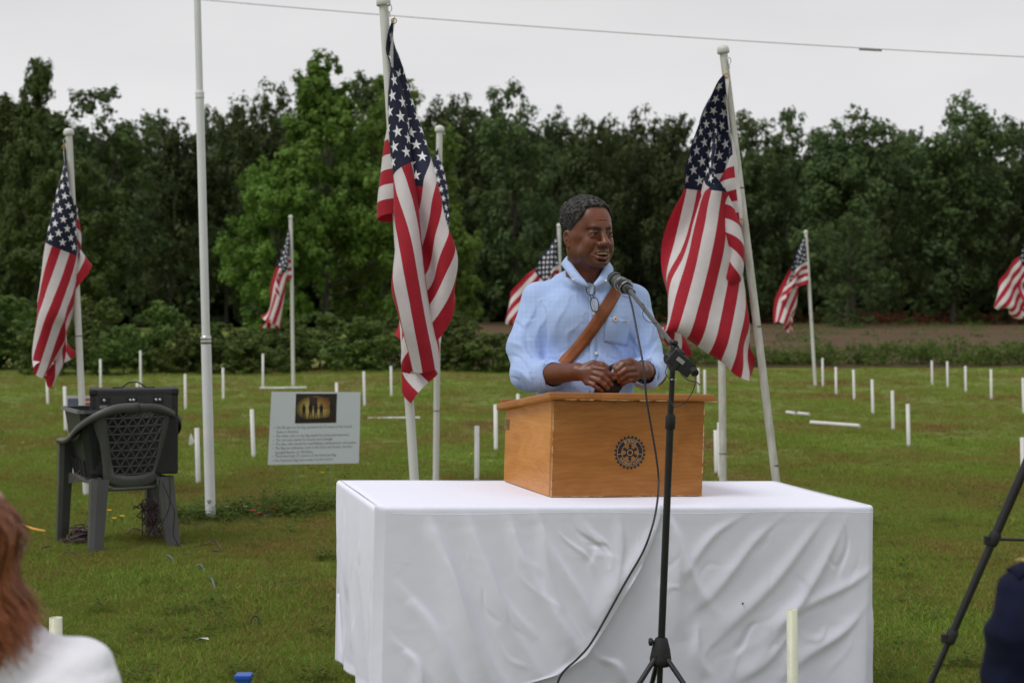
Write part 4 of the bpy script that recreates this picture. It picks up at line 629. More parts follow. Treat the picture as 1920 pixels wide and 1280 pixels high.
        -51,134,-1120,-95,109,-1119,-133,77,-1119,-159,35,-1121,-173,-12,-1126,-173,-61,-1136,-155,-104,-1150,-121,-136,-1166,-79,-154,-1184,-33,-153,-1203,9,-134,-1221,35,-102,-1240,34,-67,-1263,28,-31,-1291,28,10,-1318,16,51,-1342,-16,83,-1360,-60,99,-1371,-109,99,-1378,
        -62,152,-1164,-102,123,-1164,-131,85,-1164,-144,39,-1162,-154,-9,-1163,-164,-54,-1177,-162,-99,-1194,-138,-135,-1210,-97,-154,-1229,-52,-152,-1246,-12,-128,-1261,20,-95,-1277,32,-70,-1301,25,-47,-1331,18,-13,-1360,8,28,-1385,-18,64,-1405,-58,87,-1418,-106,98,-1426,
        -71,169,-1207,-102,131,-1209,-116,86,-1207,-121,38,-1201,-137,-4,-1203,-158,-44,-1218,-166,-89,-1237,-151,-130,-1255,-113,-152,-1273,-69,-147,-1290,-32,-118,-1302,-1,-80,-1313,26,-55,-1335,31,-48,-1369,17,-31,-1401,0,4,-1427,-23,41,-1448,-59,70,-1463,-105,87,-1472,
        -76,179,-1254,-92,134,-1254,-96,85,-1250,-104,38,-1247,-131,1,-1251,-162,-33,-1264,-175,-76,-1281,-163,-119,-1299,-129,-145,-1318,-85,-143,-1335,-48,-115,-1347,-19,-75,-1357,10,-41,-1374,31,-32,-1405,24,-35,-1440,-2,-18,-1467,-29,16,-1489,-63,46,-1506,-106,68,-1517,
        -72,182,-1301,-76,133,-1299,-78,84,-1295,-92,38,-1294,-126,4,-1300,-164,-24,-1312,-183,-65,-1327,-176,-109,-1344,-144,-138,-1362,-101,-141,-1379,-62,-117,-1393,-35,-77,-1403,-11,-35,-1416,16,-14,-1443,25,-21,-1478,3,-27,-1508,-32,-9,-1528,-69,19,-1545,-110,43,-1558,
        -60,182,-1347,-59,131,-1344,-63,82,-1341,-83,38,-1342,-119,7,-1349,-161,-18,-1360,-188,-54,-1373,-187,-99,-1388,-159,-132,-1406,-117,-140,-1424,-76,-120,-1439,-48,-82,-1449,-32,-36,-1459,-9,-3,-1481,12,0,-1515,5,-18,-1548,-30,-25,-1569,-72,-9,-1583,-114,13,-1597,
        -42,180,-1391,-43,129,-1389,-50,80,-1387,-73,37,-1390,-110,7,-1397,-154,-15,-1408,-188,-46,-1420,-197,-89,-1434,-174,-125,-1451,-132,-138,-1469,-89,-124,-1484,-61,-88,-1495,-50,-41,-1503,-37,1,-1519,-14,17,-1550,-5,1,-1586,-28,-24,-1611,-70,-30,-1623,-116,-19,-1634,
        -17,175,-1433,-28,127,-1434,-39,78,-1434,-62,35,-1437,-99,5,-1444,-143,-16,-1454,-181,-45,-1465,-201,-84,-1479,-187,-119,-1496,-147,-136,-1514,-103,-128,-1530,-74,-94,-1541,-68,-47,-1547,-65,-1,-1557,-46,27,-1583,-29,21,-1620,-36,-9,-1651,-70,-35,-1665,-115,-47,-1672,
        12,163,-1467,-10,122,-1476,-27,76,-1480,-50,33,-1483,-87,2,-1490,-128,-25,-1497,-162,-58,-1503,-190,-93,-1516,-192,-121,-1537,-160,-136,-1559,-117,-131,-1575,-88,-99,-1587,-85,-53,-1591,-92,-5,-1595,-81,31,-1615,-61,38,-1651,-56,12,-1685,-78,-24,-1706,-110,-56,-1716,
        44,138,-1488,14,109,-1511,-12,71,-1523,-39,30,-1529,-74,-5,-1535,-108,-39,-1536,-136,-80,-1533,-165,-118,-1539,-183,-142,-1565,-168,-147,-1597,-131,-137,-1619,-104,-104,-1632,-104,-58,-1634,-119,-12,-1633,-116,30,-1646,-97,50,-1679,-83,35,-1715,-89,-2,-1739,-97,-43,-1748,
        69,100,-1493,43,85,-1533,10,60,-1560,-25,25,-1574,-58,-14,-1578,-84,-57,-1573,-106,-102,-1562,-132,-144,-1560,-159,-172,-1584,-167,-173,-1625,-146,-149,-1659,-123,-109,-1675,-126,-63,-1676,-146,-19,-1671,-151,25,-1679,-133,56,-1707,-109,54,-1745,-87,21,-1764,-71,-19,-1748]),
    'D': (25, 15, [
        0,0,0,5,0,-58,9,0,-116,14,0,-175,19,0,-233,23,0,-291,28,0,-349,32,0,-407,37,0,-466,42,0,-524,46,0,-582,51,0,-640,56,0,-698,60,0,-757,65,0,-815,
        -32,32,-56,-39,-15,-92,-29,-39,-143,-30,-24,-200,-36,3,-255,-31,0,-312,-20,-27,-367,-15,-29,-424,-16,-2,-479,-12,22,-536,-5,28,-597,-3,6,-653,2,-21,-708,12,-36,-767,27,-44,-829,
        -53,55,-119,-65,-1,-147,-69,-48,-186,-60,-58,-239,-69,-28,-291,-79,-5,-344,-72,-24,-397,-62,-51,-451,-57,-36,-507,-62,2,-559,-61,30,-616,-55,27,-676,-51,-6,-730,-44,-40,-784,-31,-63,-842,
        -80,73,-179,-73,21,-208,-92,-31,-240,-95,-69,-283,-88,-64,-336,-105,-32,-383,-120,-22,-431,-116,-54,-481,-100,-65,-537,-95,-39,-592,-105,0,-641,-110,26,-696,-103,16,-755,-98,-21,-808,-91,-60,-859,
        -114,78,-236,-81,42,-269,-90,-8,-299,-118,-51,-334,-118,-78,-382,-113,-61,-433,-136,-30,-476,-158,-44,-518,-150,-74,-569,-130,-74,-625,-129,-43,-676,-149,-4,-721,-159,15,-773,-157,-11,-825,-154,-58,-870,
        -146,64,-292,-100,56,-327,-84,15,-359,-113,-27,-391,-144,-61,-429,-141,-76,-479,-138,-49,-529,-166,-29,-569,-185,-55,-611,-174,-86,-661,-155,-80,-715,-162,-45,-762,-192,-10,-801,-214,-19,-835,-217,-66,-872,
        -170,35,-346,-127,57,-382,-90,36,-418,-98,-7,-451,-143,-37,-482,-173,-63,-521,-171,-67,-572,-177,-32,-618,-197,-28,-659,-208,-67,-703,-196,-94,-752,-181,-81,-805,-201,-44,-848,-246,-30,-869,-280,-65,-875,
        -193,12,-406,-156,51,-439,-110,54,-474,-92,15,-510,-125,-22,-541,-176,-41,-572,-209,-62,-610,-223,-43,-651,-230,-12,-696,-232,-34,-747,-235,-78,-790,-220,-101,-840,-219,-85,-890,-262,-58,-917,-320,-58,-912,
        -222,4,-469,-184,47,-498,-136,65,-531,-99,40,-567,-109,-5,-601,-157,-30,-632,-210,-48,-662,-254,-51,-692,-278,-18,-728,-273,-10,-781,-268,-45,-831,-261,-89,-876,-251,-112,-924,-279,-101,-957,-338,-83,-965,
        -252,-1,-530,-210,39,-558,-164,69,-589,-116,62,-623,-102,20,-659,-137,-16,-692,-192,-32,-721,-249,-42,-747,-300,-32,-773,-321,-10,-814,-311,-23,-867,-296,-61,-917,-283,-102,-964,-298,-131,-995,-351,-130,-1007,
        -282,-4,-589,-235,28,-618,-190,64,-648,-139,76,-680,-105,48,-715,-121,6,-751,-173,-12,-781,-234,-16,-803,-292,-19,-827,-343,-14,-856,-361,-21,-899,-344,-49,-952,-324,-82,-1004,-321,-127,-1043,-354,-167,-1056,
        -313,-4,-647,-261,19,-677,-214,51,-707,-165,77,-738,-116,71,-771,-110,34,-807,-155,10,-840,-216,7,-863,-277,9,-884,-336,11,-909,-383,0,-940,-392,-35,-984,-378,-72,-1034,-365,-113,-1081,-364,-164,-1114,
        -343,6,-704,-289,13,-736,-238,36,-766,-187,60,-795,-133,71,-826,-107,62,-861,-142,41,-896,-199,31,-921,-260,33,-943,-320,41,-964,-376,34,-991,-411,-1,-1027,-418,-47,-1070,-408,-92,-1116,-388,-133,-1161,
        -372,20,-762,-318,12,-794,-263,24,-824,-207,38,-852,-149,45,-880,-110,63,-913,-133,75,-946,-186,64,-975,-243,56,-1001,-303,66,-1021,-362,66,-1044,-408,39,-1076,-429,-6,-1112,-416,-50,-1154,-384,-86,-1198,
        -402,24,-824,-346,14,-854,-289,16,-883,-230,22,-911,-171,22,-937,-123,42,-969,-123,82,-1000,-170,96,-1028,-226,85,-1057,-285,88,-1080,-345,96,-1099,-398,77,-1125,-410,33,-1147,-380,-12,-1168,-352,-34,-1213,
        -431,25,-886,-374,14,-914,-315,11,-942,-256,11,-969,-197,9,-996,-144,23,-1027,-122,66,-1058,-152,106,-1085,-207,112,-1112,-266,110,-1137,-326,117,-1158,-379,99,-1181,-382,51,-1191,-339,11,-1190,-307,11,-1208,
        -458,27,-947,-401,14,-974,-342,8,-1001,-283,2,-1027,-223,-2,-1054,-168,8,-1084,-132,46,-1116,-139,97,-1144,-186,125,-1169,-244,128,-1195,-304,127,-1219,-356,102,-1240,-367,50,-1250,-324,14,-1245,-268,12,-1236,
        -485,28,-1007,-428,14,-1035,-370,3,-1060,-310,-8,-1085,-251,-14,-1111,-195,-5,-1141,-151,27,-1174,-137,78,-1203,-166,123,-1229,-222,137,-1255,-280,130,-1279,-326,95,-1294,-342,38,-1298,-316,0,-1301,-261,-21,-1293,
        -512,32,-1069,-455,13,-1095,-396,-6,-1119,-337,-22,-1142,-278,-30,-1167,-222,-20,-1197,-177,12,-1229,-151,61,-1260,-155,111,-1288,-199,134,-1315,-256,122,-1338,-294,78,-1343,-302,17,-1330,-300,-34,-1332,-272,-68,-1334,
        -529,40,-1140,-475,13,-1160,-420,-16,-1178,-362,-39,-1198,-303,-49,-1222,-248,-37,-1251,-210,2,-1281,-187,54,-1309,-169,103,-1341,-184,120,-1372,-233,103,-1395,-272,59,-1399,-281,-2,-1384,-282,-62,-1373,-287,-116,-1365,
        -539,50,-1216,-488,15,-1228,-440,-26,-1239,-386,-57,-1254,-327,-69,-1277,-274,-54,-1307,-240,-9,-1335,-227,50,-1357,-210,104,-1385,-190,116,-1424,-209,83,-1449,-250,39,-1454,-273,-19,-1444,-277,-80,-1433,-283,-142,-1421,
        -545,57,-1292,-497,16,-1296,-457,-33,-1301,-409,-73,-1312,-351,-88,-1333,-299,-71,-1362,-267,-25,-1390,-260,36,-1409,-253,93,-1433,-222,114,-1474,-205,77,-1503,-228,22,-1509,-262,-32,-1503,-277,-91,-1494,-264,-150,-1481,
        -546,60,-1369,-504,15,-1365,-473,-41,-1363,-431,-88,-1370,-374,-106,-1390,-322,-89,-1418,-292,-42,-1445,-292,19,-1462,-292,77,-1483,-263,107,-1522,-230,80,-1557,-235,23,-1568,-262,-34,-1564,-259,-90,-1551,-228,-130,-1520,
        -543,58,-1447,-510,9,-1432,-490,-51,-1424,-453,-102,-1428,-398,-124,-1446,-345,-108,-1474,-317,-61,-1500,-324,0,-1514,-331,59,-1531,-305,96,-1569,-266,83,-1608,-254,30,-1625,-250,-26,-1617,-227,-62,-1582,-209,-77,-1526,
        -536,49,-1524,-517,-3,-1496,-510,-64,-1483,-476,-116,-1485,-421,-141,-1502,-368,-127,-1530,-343,-79,-1555,-358,-20,-1564,-369,38,-1578,-345,79,-1615,-302,78,-1658,-257,40,-1677,-219,4,-1646,-213,-9,-1585,-230,-20,-1521]),
    'E': (25, 15, [
        0,0,0,3,0,-58,6,0,-117,9,0,-175,11,0,-233,14,0,-291,17,0,-350,20,0,-408,23,0,-466,26,0,-525,29,0,-583,31,0,-641,34,0,-699,37,0,-758,40,0,-816,
        -49,-8,-51,-26,-35,-95,-24,-18,-148,-31,15,-200,-36,21,-253,-42,-7,-305,-31,-32,-360,-13,-49,-417,-11,-47,-475,-27,-29,-529,-33,-15,-587,-29,-16,-648,-24,-12,-709,-21,10,-768,-13,24,-829,
        -83,-3,-111,-57,-46,-149,-32,-47,-198,-35,-9,-247,-51,25,-295,-75,12,-341,-79,-26,-389,-63,-62,-440,-50,-84,-493,-68,-71,-543,-88,-43,-595,-90,-30,-656,-85,-23,-719,-81,-2,-780,-74,16,-841,
        -117,9,-167,-92,-38,-204,-59,-61,-250,-33,-40,-299,-34,1,-347,-63,24,-392,-95,4,-435,-97,-38,-481,-81,-76,-530,-89,-97,-575,-124,-84,-615,-143,-57,-667,-145,-38,-728,-139,-23,-791,-130,-11,-854,
        -154,23,-217,-127,-20,-257,-96,-56,-301,-58,-62,-349,-33,-32,-397,-41,7,-443,-77,22,-486,-107,-2,-529,-105,-42,-576,-98,-82,-623,-127,-108,-658,-170,-99,-693,-192,-73,-742,-191,-55,-804,-183,-43,-867,
        -198,28,-262,-164,-3,-307,-133,-39,-350,-97,-64,-397,-59,-59,-446,-39,-25,-494,-54,12,-539,-95,21,-580,-123,-7,-621,-123,-50,-667,-130,-93,-710,-169,-123,-739,-215,-118,-769,-234,-97,-819,-232,-80,-882,
        -245,13,-303,-207,7,-352,-171,-19,-399,-137,-51,-445,-98,-68,-492,-62,-55,-542,-50,-19,-590,-73,16,-634,-118,19,-671,-147,-14,-709,-156,-59,-752,-176,-106,-790,-221,-138,-813,-262,-141,-843,-275,-124,-898,
        -283,-5,-353,-250,12,-399,-209,0,-447,-174,-30,-492,-140,-61,-538,-101,-72,-587,-71,-53,-637,-68,-14,-686,-100,17,-726,-148,15,-759,-183,-20,-792,-206,-67,-828,-244,-112,-852,-293,-144,-866,-326,-154,-903,
        -299,-20,-413,-291,10,-450,-249,13,-495,-207,-6,-540,-176,-41,-585,-144,-71,-631,-107,-77,-681,-85,-52,-732,-95,-12,-779,-137,15,-815,-190,9,-840,-234,-25,-862,-280,-66,-876,-332,-103,-881,-380,-137,-894,
        -311,-1,-465,-318,-4,-501,-285,11,-545,-240,14,-590,-204,-11,-634,-179,-52,-678,-150,-83,-723,-117,-83,-774,-106,-53,-825,-132,-16,-868,-185,3,-896,-246,-4,-911,-304,-31,-914,-361,-61,-910,-418,-90,-904,
        -361,18,-503,-345,-9,-549,-314,-9,-595,-275,13,-639,-233,12,-683,-203,-21,-727,-186,-66,-769,-159,-96,-814,-131,-91,-866,-137,-58,-914,-181,-31,-949,-243,-23,-967,-308,-33,-971,-371,-52,-964,-432,-71,-953,
        -419,20,-540,-387,5,-592,-352,-11,-641,-312,0,-687,-270,18,-732,-230,6,-776,-208,-35,-818,-195,-83,-859,-170,-111,-904,-152,-100,-955,-178,-72,-997,-236,-60,-1019,-302,-64,-1025,-367,-76,-1023,-430,-87,-1021,
        -472,17,-582,-433,17,-634,-394,5,-685,-353,-2,-734,-310,11,-780,-267,18,-825,-231,-6,-868,-216,-52,-908,-207,-101,-947,-184,-127,-992,-182,-115,-1040,-230,-100,-1069,-295,-101,-1076,-360,-105,-1080,-423,-106,-1087,
        -517,5,-630,-477,18,-679,-436,20,-730,-395,9,-779,-352,5,-827,-308,16,-872,-264,12,-918,-234,-21,-960,-224,-71,-997,-215,-120,-1035,-201,-147,-1078,-229,-147,-1111,-291,-145,-1121,-353,-140,-1132,-410,-126,-1152,
        -560,-7,-678,-517,2,-726,-478,17,-775,-437,20,-825,-394,10,-873,-349,9,-919,-304,15,-965,-262,1,-1010,-236,-38,-1050,-226,-89,-1087,-217,-139,-1125,-233,-176,-1154,-289,-189,-1165,-346,-179,-1180,-387,-150,-1214,
        -603,-13,-725,-558,-15,-771,-517,-4,-820,-479,11,-870,-436,14,-919,-392,7,-966,-347,8,-1012,-301,8,-1058,-261,-14,-1101,-235,-56,-1140,-227,-108,-1177,-243,-159,-1207,-292,-194,-1219,-339,-205,-1232,-353,-181,-1266,
        -647,-11,-771,-602,-19,-817,-558,-22,-864,-518,-13,-913,-478,1,-963,-435,3,-1012,-389,0,-1058,-343,1,-1105,-298,-5,-1150,-258,-30,-1192,-238,-75,-1229,-257,-125,-1257,-303,-166,-1272,-338,-207,-1287,-320,-224,-1304,
        -686,9,-816,-645,-10,-862,-603,-26,-909,-559,-33,-956,-517,-26,-1006,-476,-16,-1055,-432,-14,-1103,-386,-14,-1150,-340,-13,-1196,-294,-20,-1241,-259,-50,-1282,-261,-99,-1310,-295,-149,-1329,-320,-204,-1345,-309,-259,-1350,
        -705,41,-868,-685,-1,-909,-647,-28,-954,-603,-42,-1000,-558,-49,-1048,-515,-45,-1096,-472,-39,-1145,-427,-37,-1193,-381,-35,-1240,-336,-32,-1287,-293,-43,-1332,-267,-83,-1367,-276,-140,-1387,-289,-198,-1399,-290,-254,-1406,
        -700,65,-931,-711,14,-962,-688,-27,-1001,-647,-51,-1045,-601,-64,-1091,-556,-71,-1137,-511,-70,-1185,-466,-68,-1233,-420,-65,-1280,-376,-59,-1327,-334,-55,-1376,-297,-78,-1418,-279,-128,-1443,-265,-178,-1446,-274,-211,-1428,
        -684,79,-994,-720,38,-1019,-720,-13,-1052,-688,-49,-1093,-644,-72,-1137,-598,-89,-1180,-551,-98,-1226,-505,-99,-1273,-460,-93,-1320,-417,-83,-1368,-377,-74,-1417,-336,-80,-1461,-293,-103,-1480,-256,-130,-1454,-255,-157,-1404,
        -666,84,-1058,-719,60,-1077,-740,13,-1105,-723,-33,-1143,-684,-66,-1185,-641,-94,-1226,-594,-111,-1269,-547,-109,-1315,-503,-94,-1362,-460,-76,-1408,-417,-61,-1453,-365,-52,-1483,-310,-56,-1471,-273,-80,-1425,-248,-106,-1372,
        -654,79,-1123,-713,79,-1137,-752,42,-1159,-751,-8,-1194,-721,-48,-1233,-678,-78,-1270,-627,-86,-1301,-580,-76,-1341,-537,-57,-1385,-493,-33,-1426,-443,-11,-1460,-383,0,-1464,-335,-15,-1432,-307,-47,-1384,-276,-69,-1333,
        -651,66,-1189,-706,90,-1197,-757,71,-1214,-772,24,-1245,-743,-16,-1281,-690,-32,-1300,-631,-32,-1299,-577,-26,-1322,-537,-6,-1364,-504,23,-1410,-455,46,-1438,-396,49,-1429,-357,25,-1389,-340,-14,-1340,-319,-47,-1290,
        -656,51,-1253,-700,95,-1259,-758,98,-1270,-784,59,-1296,-749,28,-1324,-686,25,-1323,-621,26,-1303,-555,19,-1294,-511,31,-1323,-497,71,-1372,-461,100,-1405,-407,98,-1391,-378,67,-1346,-367,23,-1297,-358,-20,-1246]),
    'G': (25, 15, [
        0,0,0,3,0,-60,6,0,-119,10,0,-179,13,0,-239,16,0,-299,19,0,-358,23,0,-418,26,0,-478,29,0,-538,32,0,-597,36,0,-657,39,0,-717,42,0,-777,45,0,-836,
        -32,19,-68,-20,-29,-103,2,-48,-152,-6,-36,-209,-25,-11,-264,-24,19,-317,-13,43,-371,-23,38,-425,-34,19,-482,-32,2,-542,-26,-17,-601,-21,-26,-662,-11,-34,-723,2,-44,-784,17,-51,-846,
        -53,31,-139,-40,-25,-166,-19,-69,-204,-1,-71,-255,-18,-45,-309,-38,-8,-360,-38,35,-408,-45,62,-453,-72,53,-501,-81,28,-557,-77,3,-616,-76,-21,-674,-69,-41,-734,-56,-56,-795,-35,-59,-850,
        -78,42,-207,-52,-9,-232,-40,-64,-262,-18,-96,-304,-5,-80,-356,-20,-44,-408,-34,-1,-456,-41,44,-501,-68,74,-543,-95,72,-589,-94,52,-645,-106,21,-699,-116,-9,-753,-107,-32,-810,-74,-21,-847,
        -102,49,-274,-61,9,-297,-45,-45,-324,-40,-96,-359,-17,-112,-404,-9,-84,-455,-21,-40,-503,-34,5,-549,-58,48,-592,-94,76,-632,-103,88,-681,-113,72,-733,-140,41,-781,-143,13,-834,-110,13,-878,
        -125,52,-340,-75,22,-362,-42,-24,-386,-40,-77,-416,-39,-121,-454,-25,-121,-500,-28,-82,-549,-35,-36,-596,-52,8,-640,-84,46,-682,-112,82,-724,-123,106,-769,-154,91,-814,-171,61,-864,-154,41,-917,
        -147,51,-405,-93,28,-426,-47,-9,-449,-25,-58,-475,-35,-109,-508,-47,-139,-546,-61,-115,-587,-61,-74,-636,-61,-32,-685,-73,11,-730,-94,54,-774,-109,97,-817,-142,118,-858,-181,105,-900,-196,76,-949,
        -166,44,-469,-112,30,-491,-64,-5,-511,-21,-41,-535,-13,-90,-566,-40,-132,-601,-82,-135,-632,-102,-104,-669,-98,-66,-719,-98,-24,-767,-101,17,-817,-107,61,-864,-125,102,-908,-163,125,-947,-208,120,-985,
        -181,27,-530,-133,27,-555,-87,-10,-573,-35,-35,-595,-3,-68,-624,-26,-106,-658,-80,-123,-684,-131,-115,-705,-150,-84,-742,-154,-41,-787,-147,-9,-843,-140,25,-898,-138,64,-950,-152,104,-996,-186,136,-1034,
        -207,24,-593,-155,20,-618,-110,-18,-634,-59,-47,-653,-10,-56,-681,-20,-69,-710,-79,-77,-726,-143,-77,-729,-188,-77,-754,-204,-58,-806,-200,-31,-865,-190,-2,-923,-180,30,-980,-175,66,-1033,-181,106,-1082,
        -235,28,-659,-178,13,-681,-131,-26,-697,-82,-63,-713,-28,-65,-737,-24,-38,-758,-78,-26,-766,-142,-29,-767,-182,-55,-792,-203,-82,-841,-221,-71,-897,-225,-40,-954,-223,-3,-1008,-220,34,-1061,-216,70,-1114,
        -257,31,-726,-201,8,-745,-153,-32,-760,-104,-71,-775,-50,-73,-798,-32,-30,-815,-75,4,-820,-136,4,-826,-175,-29,-850,-180,-75,-890,-199,-99,-939,-222,-83,-993,-237,-47,-1045,-248,-6,-1094,-257,35,-1143,
        -277,33,-792,-222,5,-809,-174,-37,-823,-126,-75,-838,-71,-78,-860,-43,-34,-877,-72,14,-883,-131,27,-889,-178,1,-908,-180,-47,-943,-171,-89,-985,-189,-105,-1036,-214,-83,-1089,-236,-44,-1137,-259,-5,-1184,
        -297,33,-859,-242,3,-873,-195,-39,-886,-146,-77,-901,-90,-82,-922,-55,-40,-940,-72,15,-948,-125,42,-953,-180,27,-968,-198,-19,-996,-174,-61,-1035,-157,-93,-1080,-170,-94,-1130,-192,-57,-1177,-219,-20,-1223,
        -316,33,-927,-260,3,-938,-214,-41,-949,-165,-79,-964,-108,-85,-985,-68,-46,-1003,-73,12,-1013,-120,50,-1018,-178,47,-1030,-213,6,-1052,-202,-41,-1086,-165,-72,-1127,-140,-86,-1172,-142,-52,-1212,-164,-8,-1253,
        -332,32,-995,-275,5,-1002,-231,-40,-1012,-184,-80,-1027,-126,-88,-1047,-82,-52,-1066,-77,6,-1077,-115,53,-1084,-174,63,-1093,-221,30,-1110,-229,-21,-1139,-201,-62,-1177,-160,-81,-1221,-128,-59,-1261,-122,-8,-1293,
        -336,47,-1057,-285,11,-1064,-248,-39,-1075,-202,-81,-1090,-145,-91,-1109,-97,-59,-1128,-84,-2,-1142,-113,51,-1149,-169,73,-1157,-225,52,-1170,-250,3,-1193,-237,-47,-1227,-200,-75,-1269,-156,-68,-1312,-125,-29,-1349,
        -333,68,-1117,-294,19,-1127,-264,-37,-1137,-221,-81,-1152,-164,-93,-1171,-112,-66,-1191,-92,-11,-1205,-113,46,-1215,-165,78,-1221,-225,71,-1231,-264,28,-1249,-268,-26,-1277,-240,-66,-1317,-197,-73,-1361,-156,-49,-1403,
        -334,82,-1179,-304,26,-1189,-280,-33,-1199,-239,-79,-1213,-183,-96,-1233,-129,-73,-1253,-103,-20,-1269,-116,39,-1279,-162,79,-1286,-223,84,-1294,-273,51,-1307,-293,-2,-1330,-278,-51,-1364,-239,-73,-1408,-196,-65,-1452,
        -337,93,-1242,-316,32,-1251,-296,-29,-1261,-258,-77,-1275,-202,-98,-1294,-147,-80,-1314,-115,-30,-1331,-120,30,-1343,-161,77,-1351,-220,93,-1357,-278,72,-1366,-312,23,-1384,-311,-31,-1413,-282,-68,-1453,-240,-77,-1499,
        -346,100,-1305,-331,37,-1313,-313,-24,-1322,-277,-75,-1336,-223,-98,-1355,-166,-86,-1376,-128,-40,-1393,-126,20,-1406,-161,71,-1415,-218,96,-1421,-279,88,-1428,-325,48,-1440,-340,-8,-1464,-324,-56,-1499,-289,-85,-1543,
        -364,104,-1365,-349,42,-1374,-331,-20,-1382,-297,-72,-1396,-244,-98,-1416,-185,-91,-1436,-142,-50,-1455,-133,9,-1469,-162,63,-1479,-217,94,-1485,-280,98,-1490,-334,69,-1498,-363,17,-1516,-360,-38,-1546,-343,-86,-1582,
        -398,101,-1418,-374,43,-1431,-353,-18,-1442,-319,-69,-1456,-265,-95,-1476,-205,-93,-1497,-157,-60,-1516,-140,-3,-1532,-164,53,-1542,-216,87,-1549,-280,98,-1554,-341,85,-1559,-382,42,-1570,-392,-15,-1593,-401,-74,-1611,
        -445,86,-1456,-413,36,-1479,-382,-19,-1496,-341,-63,-1515,-286,-88,-1536,-226,-93,-1557,-172,-68,-1577,-148,-15,-1593,-165,42,-1605,-216,78,-1612,-279,89,-1617,-344,84,-1621,-400,58,-1624,-433,8,-1630,-459,-50,-1630,
        -498,58,-1475,-460,20,-1515,-414,-17,-1548,-360,-48,-1573,-304,-75,-1595,-246,-90,-1617,-189,-75,-1638,-156,-27,-1655,-166,31,-1667,-214,70,-1675,-277,77,-1679,-342,66,-1681,-407,49,-1682,-467,21,-1673,-515,-19,-1647])}
FL, FH = 1.524, .914
def cat1(P, t, axis):
    """Catmull-Rom resampling of a grid along one axis at fractional indices t"""
    P = np.moveaxis(P, axis, 0); n = len(P); i = np.clip(np.floor(t).astype(int), 0, n-2); f = (t-i)[:, None, None]
    a, b, c, d = P[np.clip(i-1, 0, n-1)], P[i], P[i+1], P[np.clip(i+2, 0, n-1)]
    R = .5*((2*b)+(c-a)*f+(2*a-5*b+4*c-d)*f*f+(3*b-a-3*c+d)*f**3)
    return np.moveaxis(R, 0, axis)
def flag(key, label, origin, scale=1.0, rz=0.0, group='flags hanging from the poles', rings=True, fine=2):
    NU, NV, vals = FLAGDATA[key]; P = np.array(vals, dtype=float).reshape(NU, NV, 3)/1000.0*scale
    cu, cv = 40*fine, 13*3
    G = cat1(cat1(P, np.linspace(0, NU-1, cu+1), 0), np.linspace(0, NV-1, cv+1), 1)
    c, s = math.cos(rz), math.sin(rz); R = np.array([[c, -s, 0], [s, c, 0], [0, 0, 1]]); G = G @ R.T+np.array(origin)
    Vn = G.reshape(-1, 3); I, J = np.meshgrid(np.arange(cu), np.arange(cv), indexing='ij'); b = (I*(cv+1)+J).ravel()
    Fq = np.stack([b, b+cv+1, b+cv+2, b+1], 1); canton = (I < cu*.4) & (J < 21); idx_ = np.where(canton, 2, np.where((J//3) % 2 == 0, 0, 1)).ravel()
    o = mesh_np('flag', Vn, Fq, smooth=True, midx=idx_, mats=[M_red, M_white, M_blue]); tag(o, label, 'flag', group)
    # stars on both faces
    def surf(u, v):
        x = u*cu; y = v*cv; i = min(int(x), cu-1); j = min(int(y), cv-1); fx, fy = x-i, y-j
        return (G[i, j]*(1-fx)*(1-fy)+G[i+1, j]*fx*(1-fy)+G[i, j+1]*(1-fx)*fy+G[i+1, j+1]*fx*fy)
    V = []; Fc = []
    for r_ in range(1, 10):
        for q in range(1, 12):
            if (r_+q) % 2: continue
            u0, v0 = q/12*.4, r_/10*(7/13); k = len(V); ring = []
            for a in range(10):
                rad = (.0335 if a % 2 == 0 else .0128)*FH*1.0; an = math.pi*a/5
                # star points up towards the flag's top edge
                ring.append((u0+rad*math.sin(an)/FL, v0-rad*math.cos(an)/FH))
            pts = [surf(u0, v0)]+[surf(*p) for p in ring]; n = np.cross(pts[3]-pts[0], pts[6]-pts[0]); n = n/(np.linalg.norm(n)+1e-9)*.0022
            for sg in (1, -1):
                k = len(V); V += [p+n*sg for p in pts]; Fc += [(k, k+1+a, k+1+(a+1) % 10) if sg > 0 else (k, k+1+(a+1) % 10, k+1+a) for a in range(10)]
    mesh_np('stars', V, Fc, M_star, o, smooth=False)
    # white heading along the hoist, and its two grommets
    hd = G[0]; V = []; w = .022*scale; inward = (G[0]-G[2]); inward /= np.linalg.norm(inward, axis=1)[:, None]+1e-9
    V = [p for p in hd]+[p+q*w for p, q in zip(hd, inward)]; n = len(hd)
    mesh_np('heading', V, [(i, i+1, n+i+1, n+i) for i in range(n-1)], M_white, o)
    if rings:
        for e in (1, -2):
            p = Vector(hd[e])+Vector(inward[e])*w*.5; mb = MB(); pts = [p+Vector((.012*math.cos(t), -.006, .012*math.sin(t))) for t in np.linspace(0, 6.283, 13)]; mb.tube(pts, .003, 6, cap=False); mb.build('grommet', M_brass, o)
    return o
def hoist_origin(px, py, base_y, dy=-.03): 
    Y = gY(base_y); p = at(px, py, Y); return (p.x, p.y+dy, p.z)
flag('A', 'large flag hanging limp left of centre, left of the speaker', hoist_origin(738, 38, 1112), 405/(2900/gY(1112)))
flag('R', 'large flag hanging from the leaning pole right of the speaker', hoist_origin(1357, 140, 1037), 350/(2900/gY(1037)))
flag('C', 'leftmost flag, hanging behind the plastic chair', hoist_origin(122, 275, 932), 258/(2900/gY(932)))
flag('G', 'small flag trailing left from the thin pole in front of the bright tree', hoist_origin(543, 430, 727), 110/(2900/gY(727)), rings=False, fine=1)
flag('D', 'small distant flag on the right, folded in front of the brown field', hoist_origin(1509, 443, 723), 108/(2900/gY(723)), rings=False, fine=1)
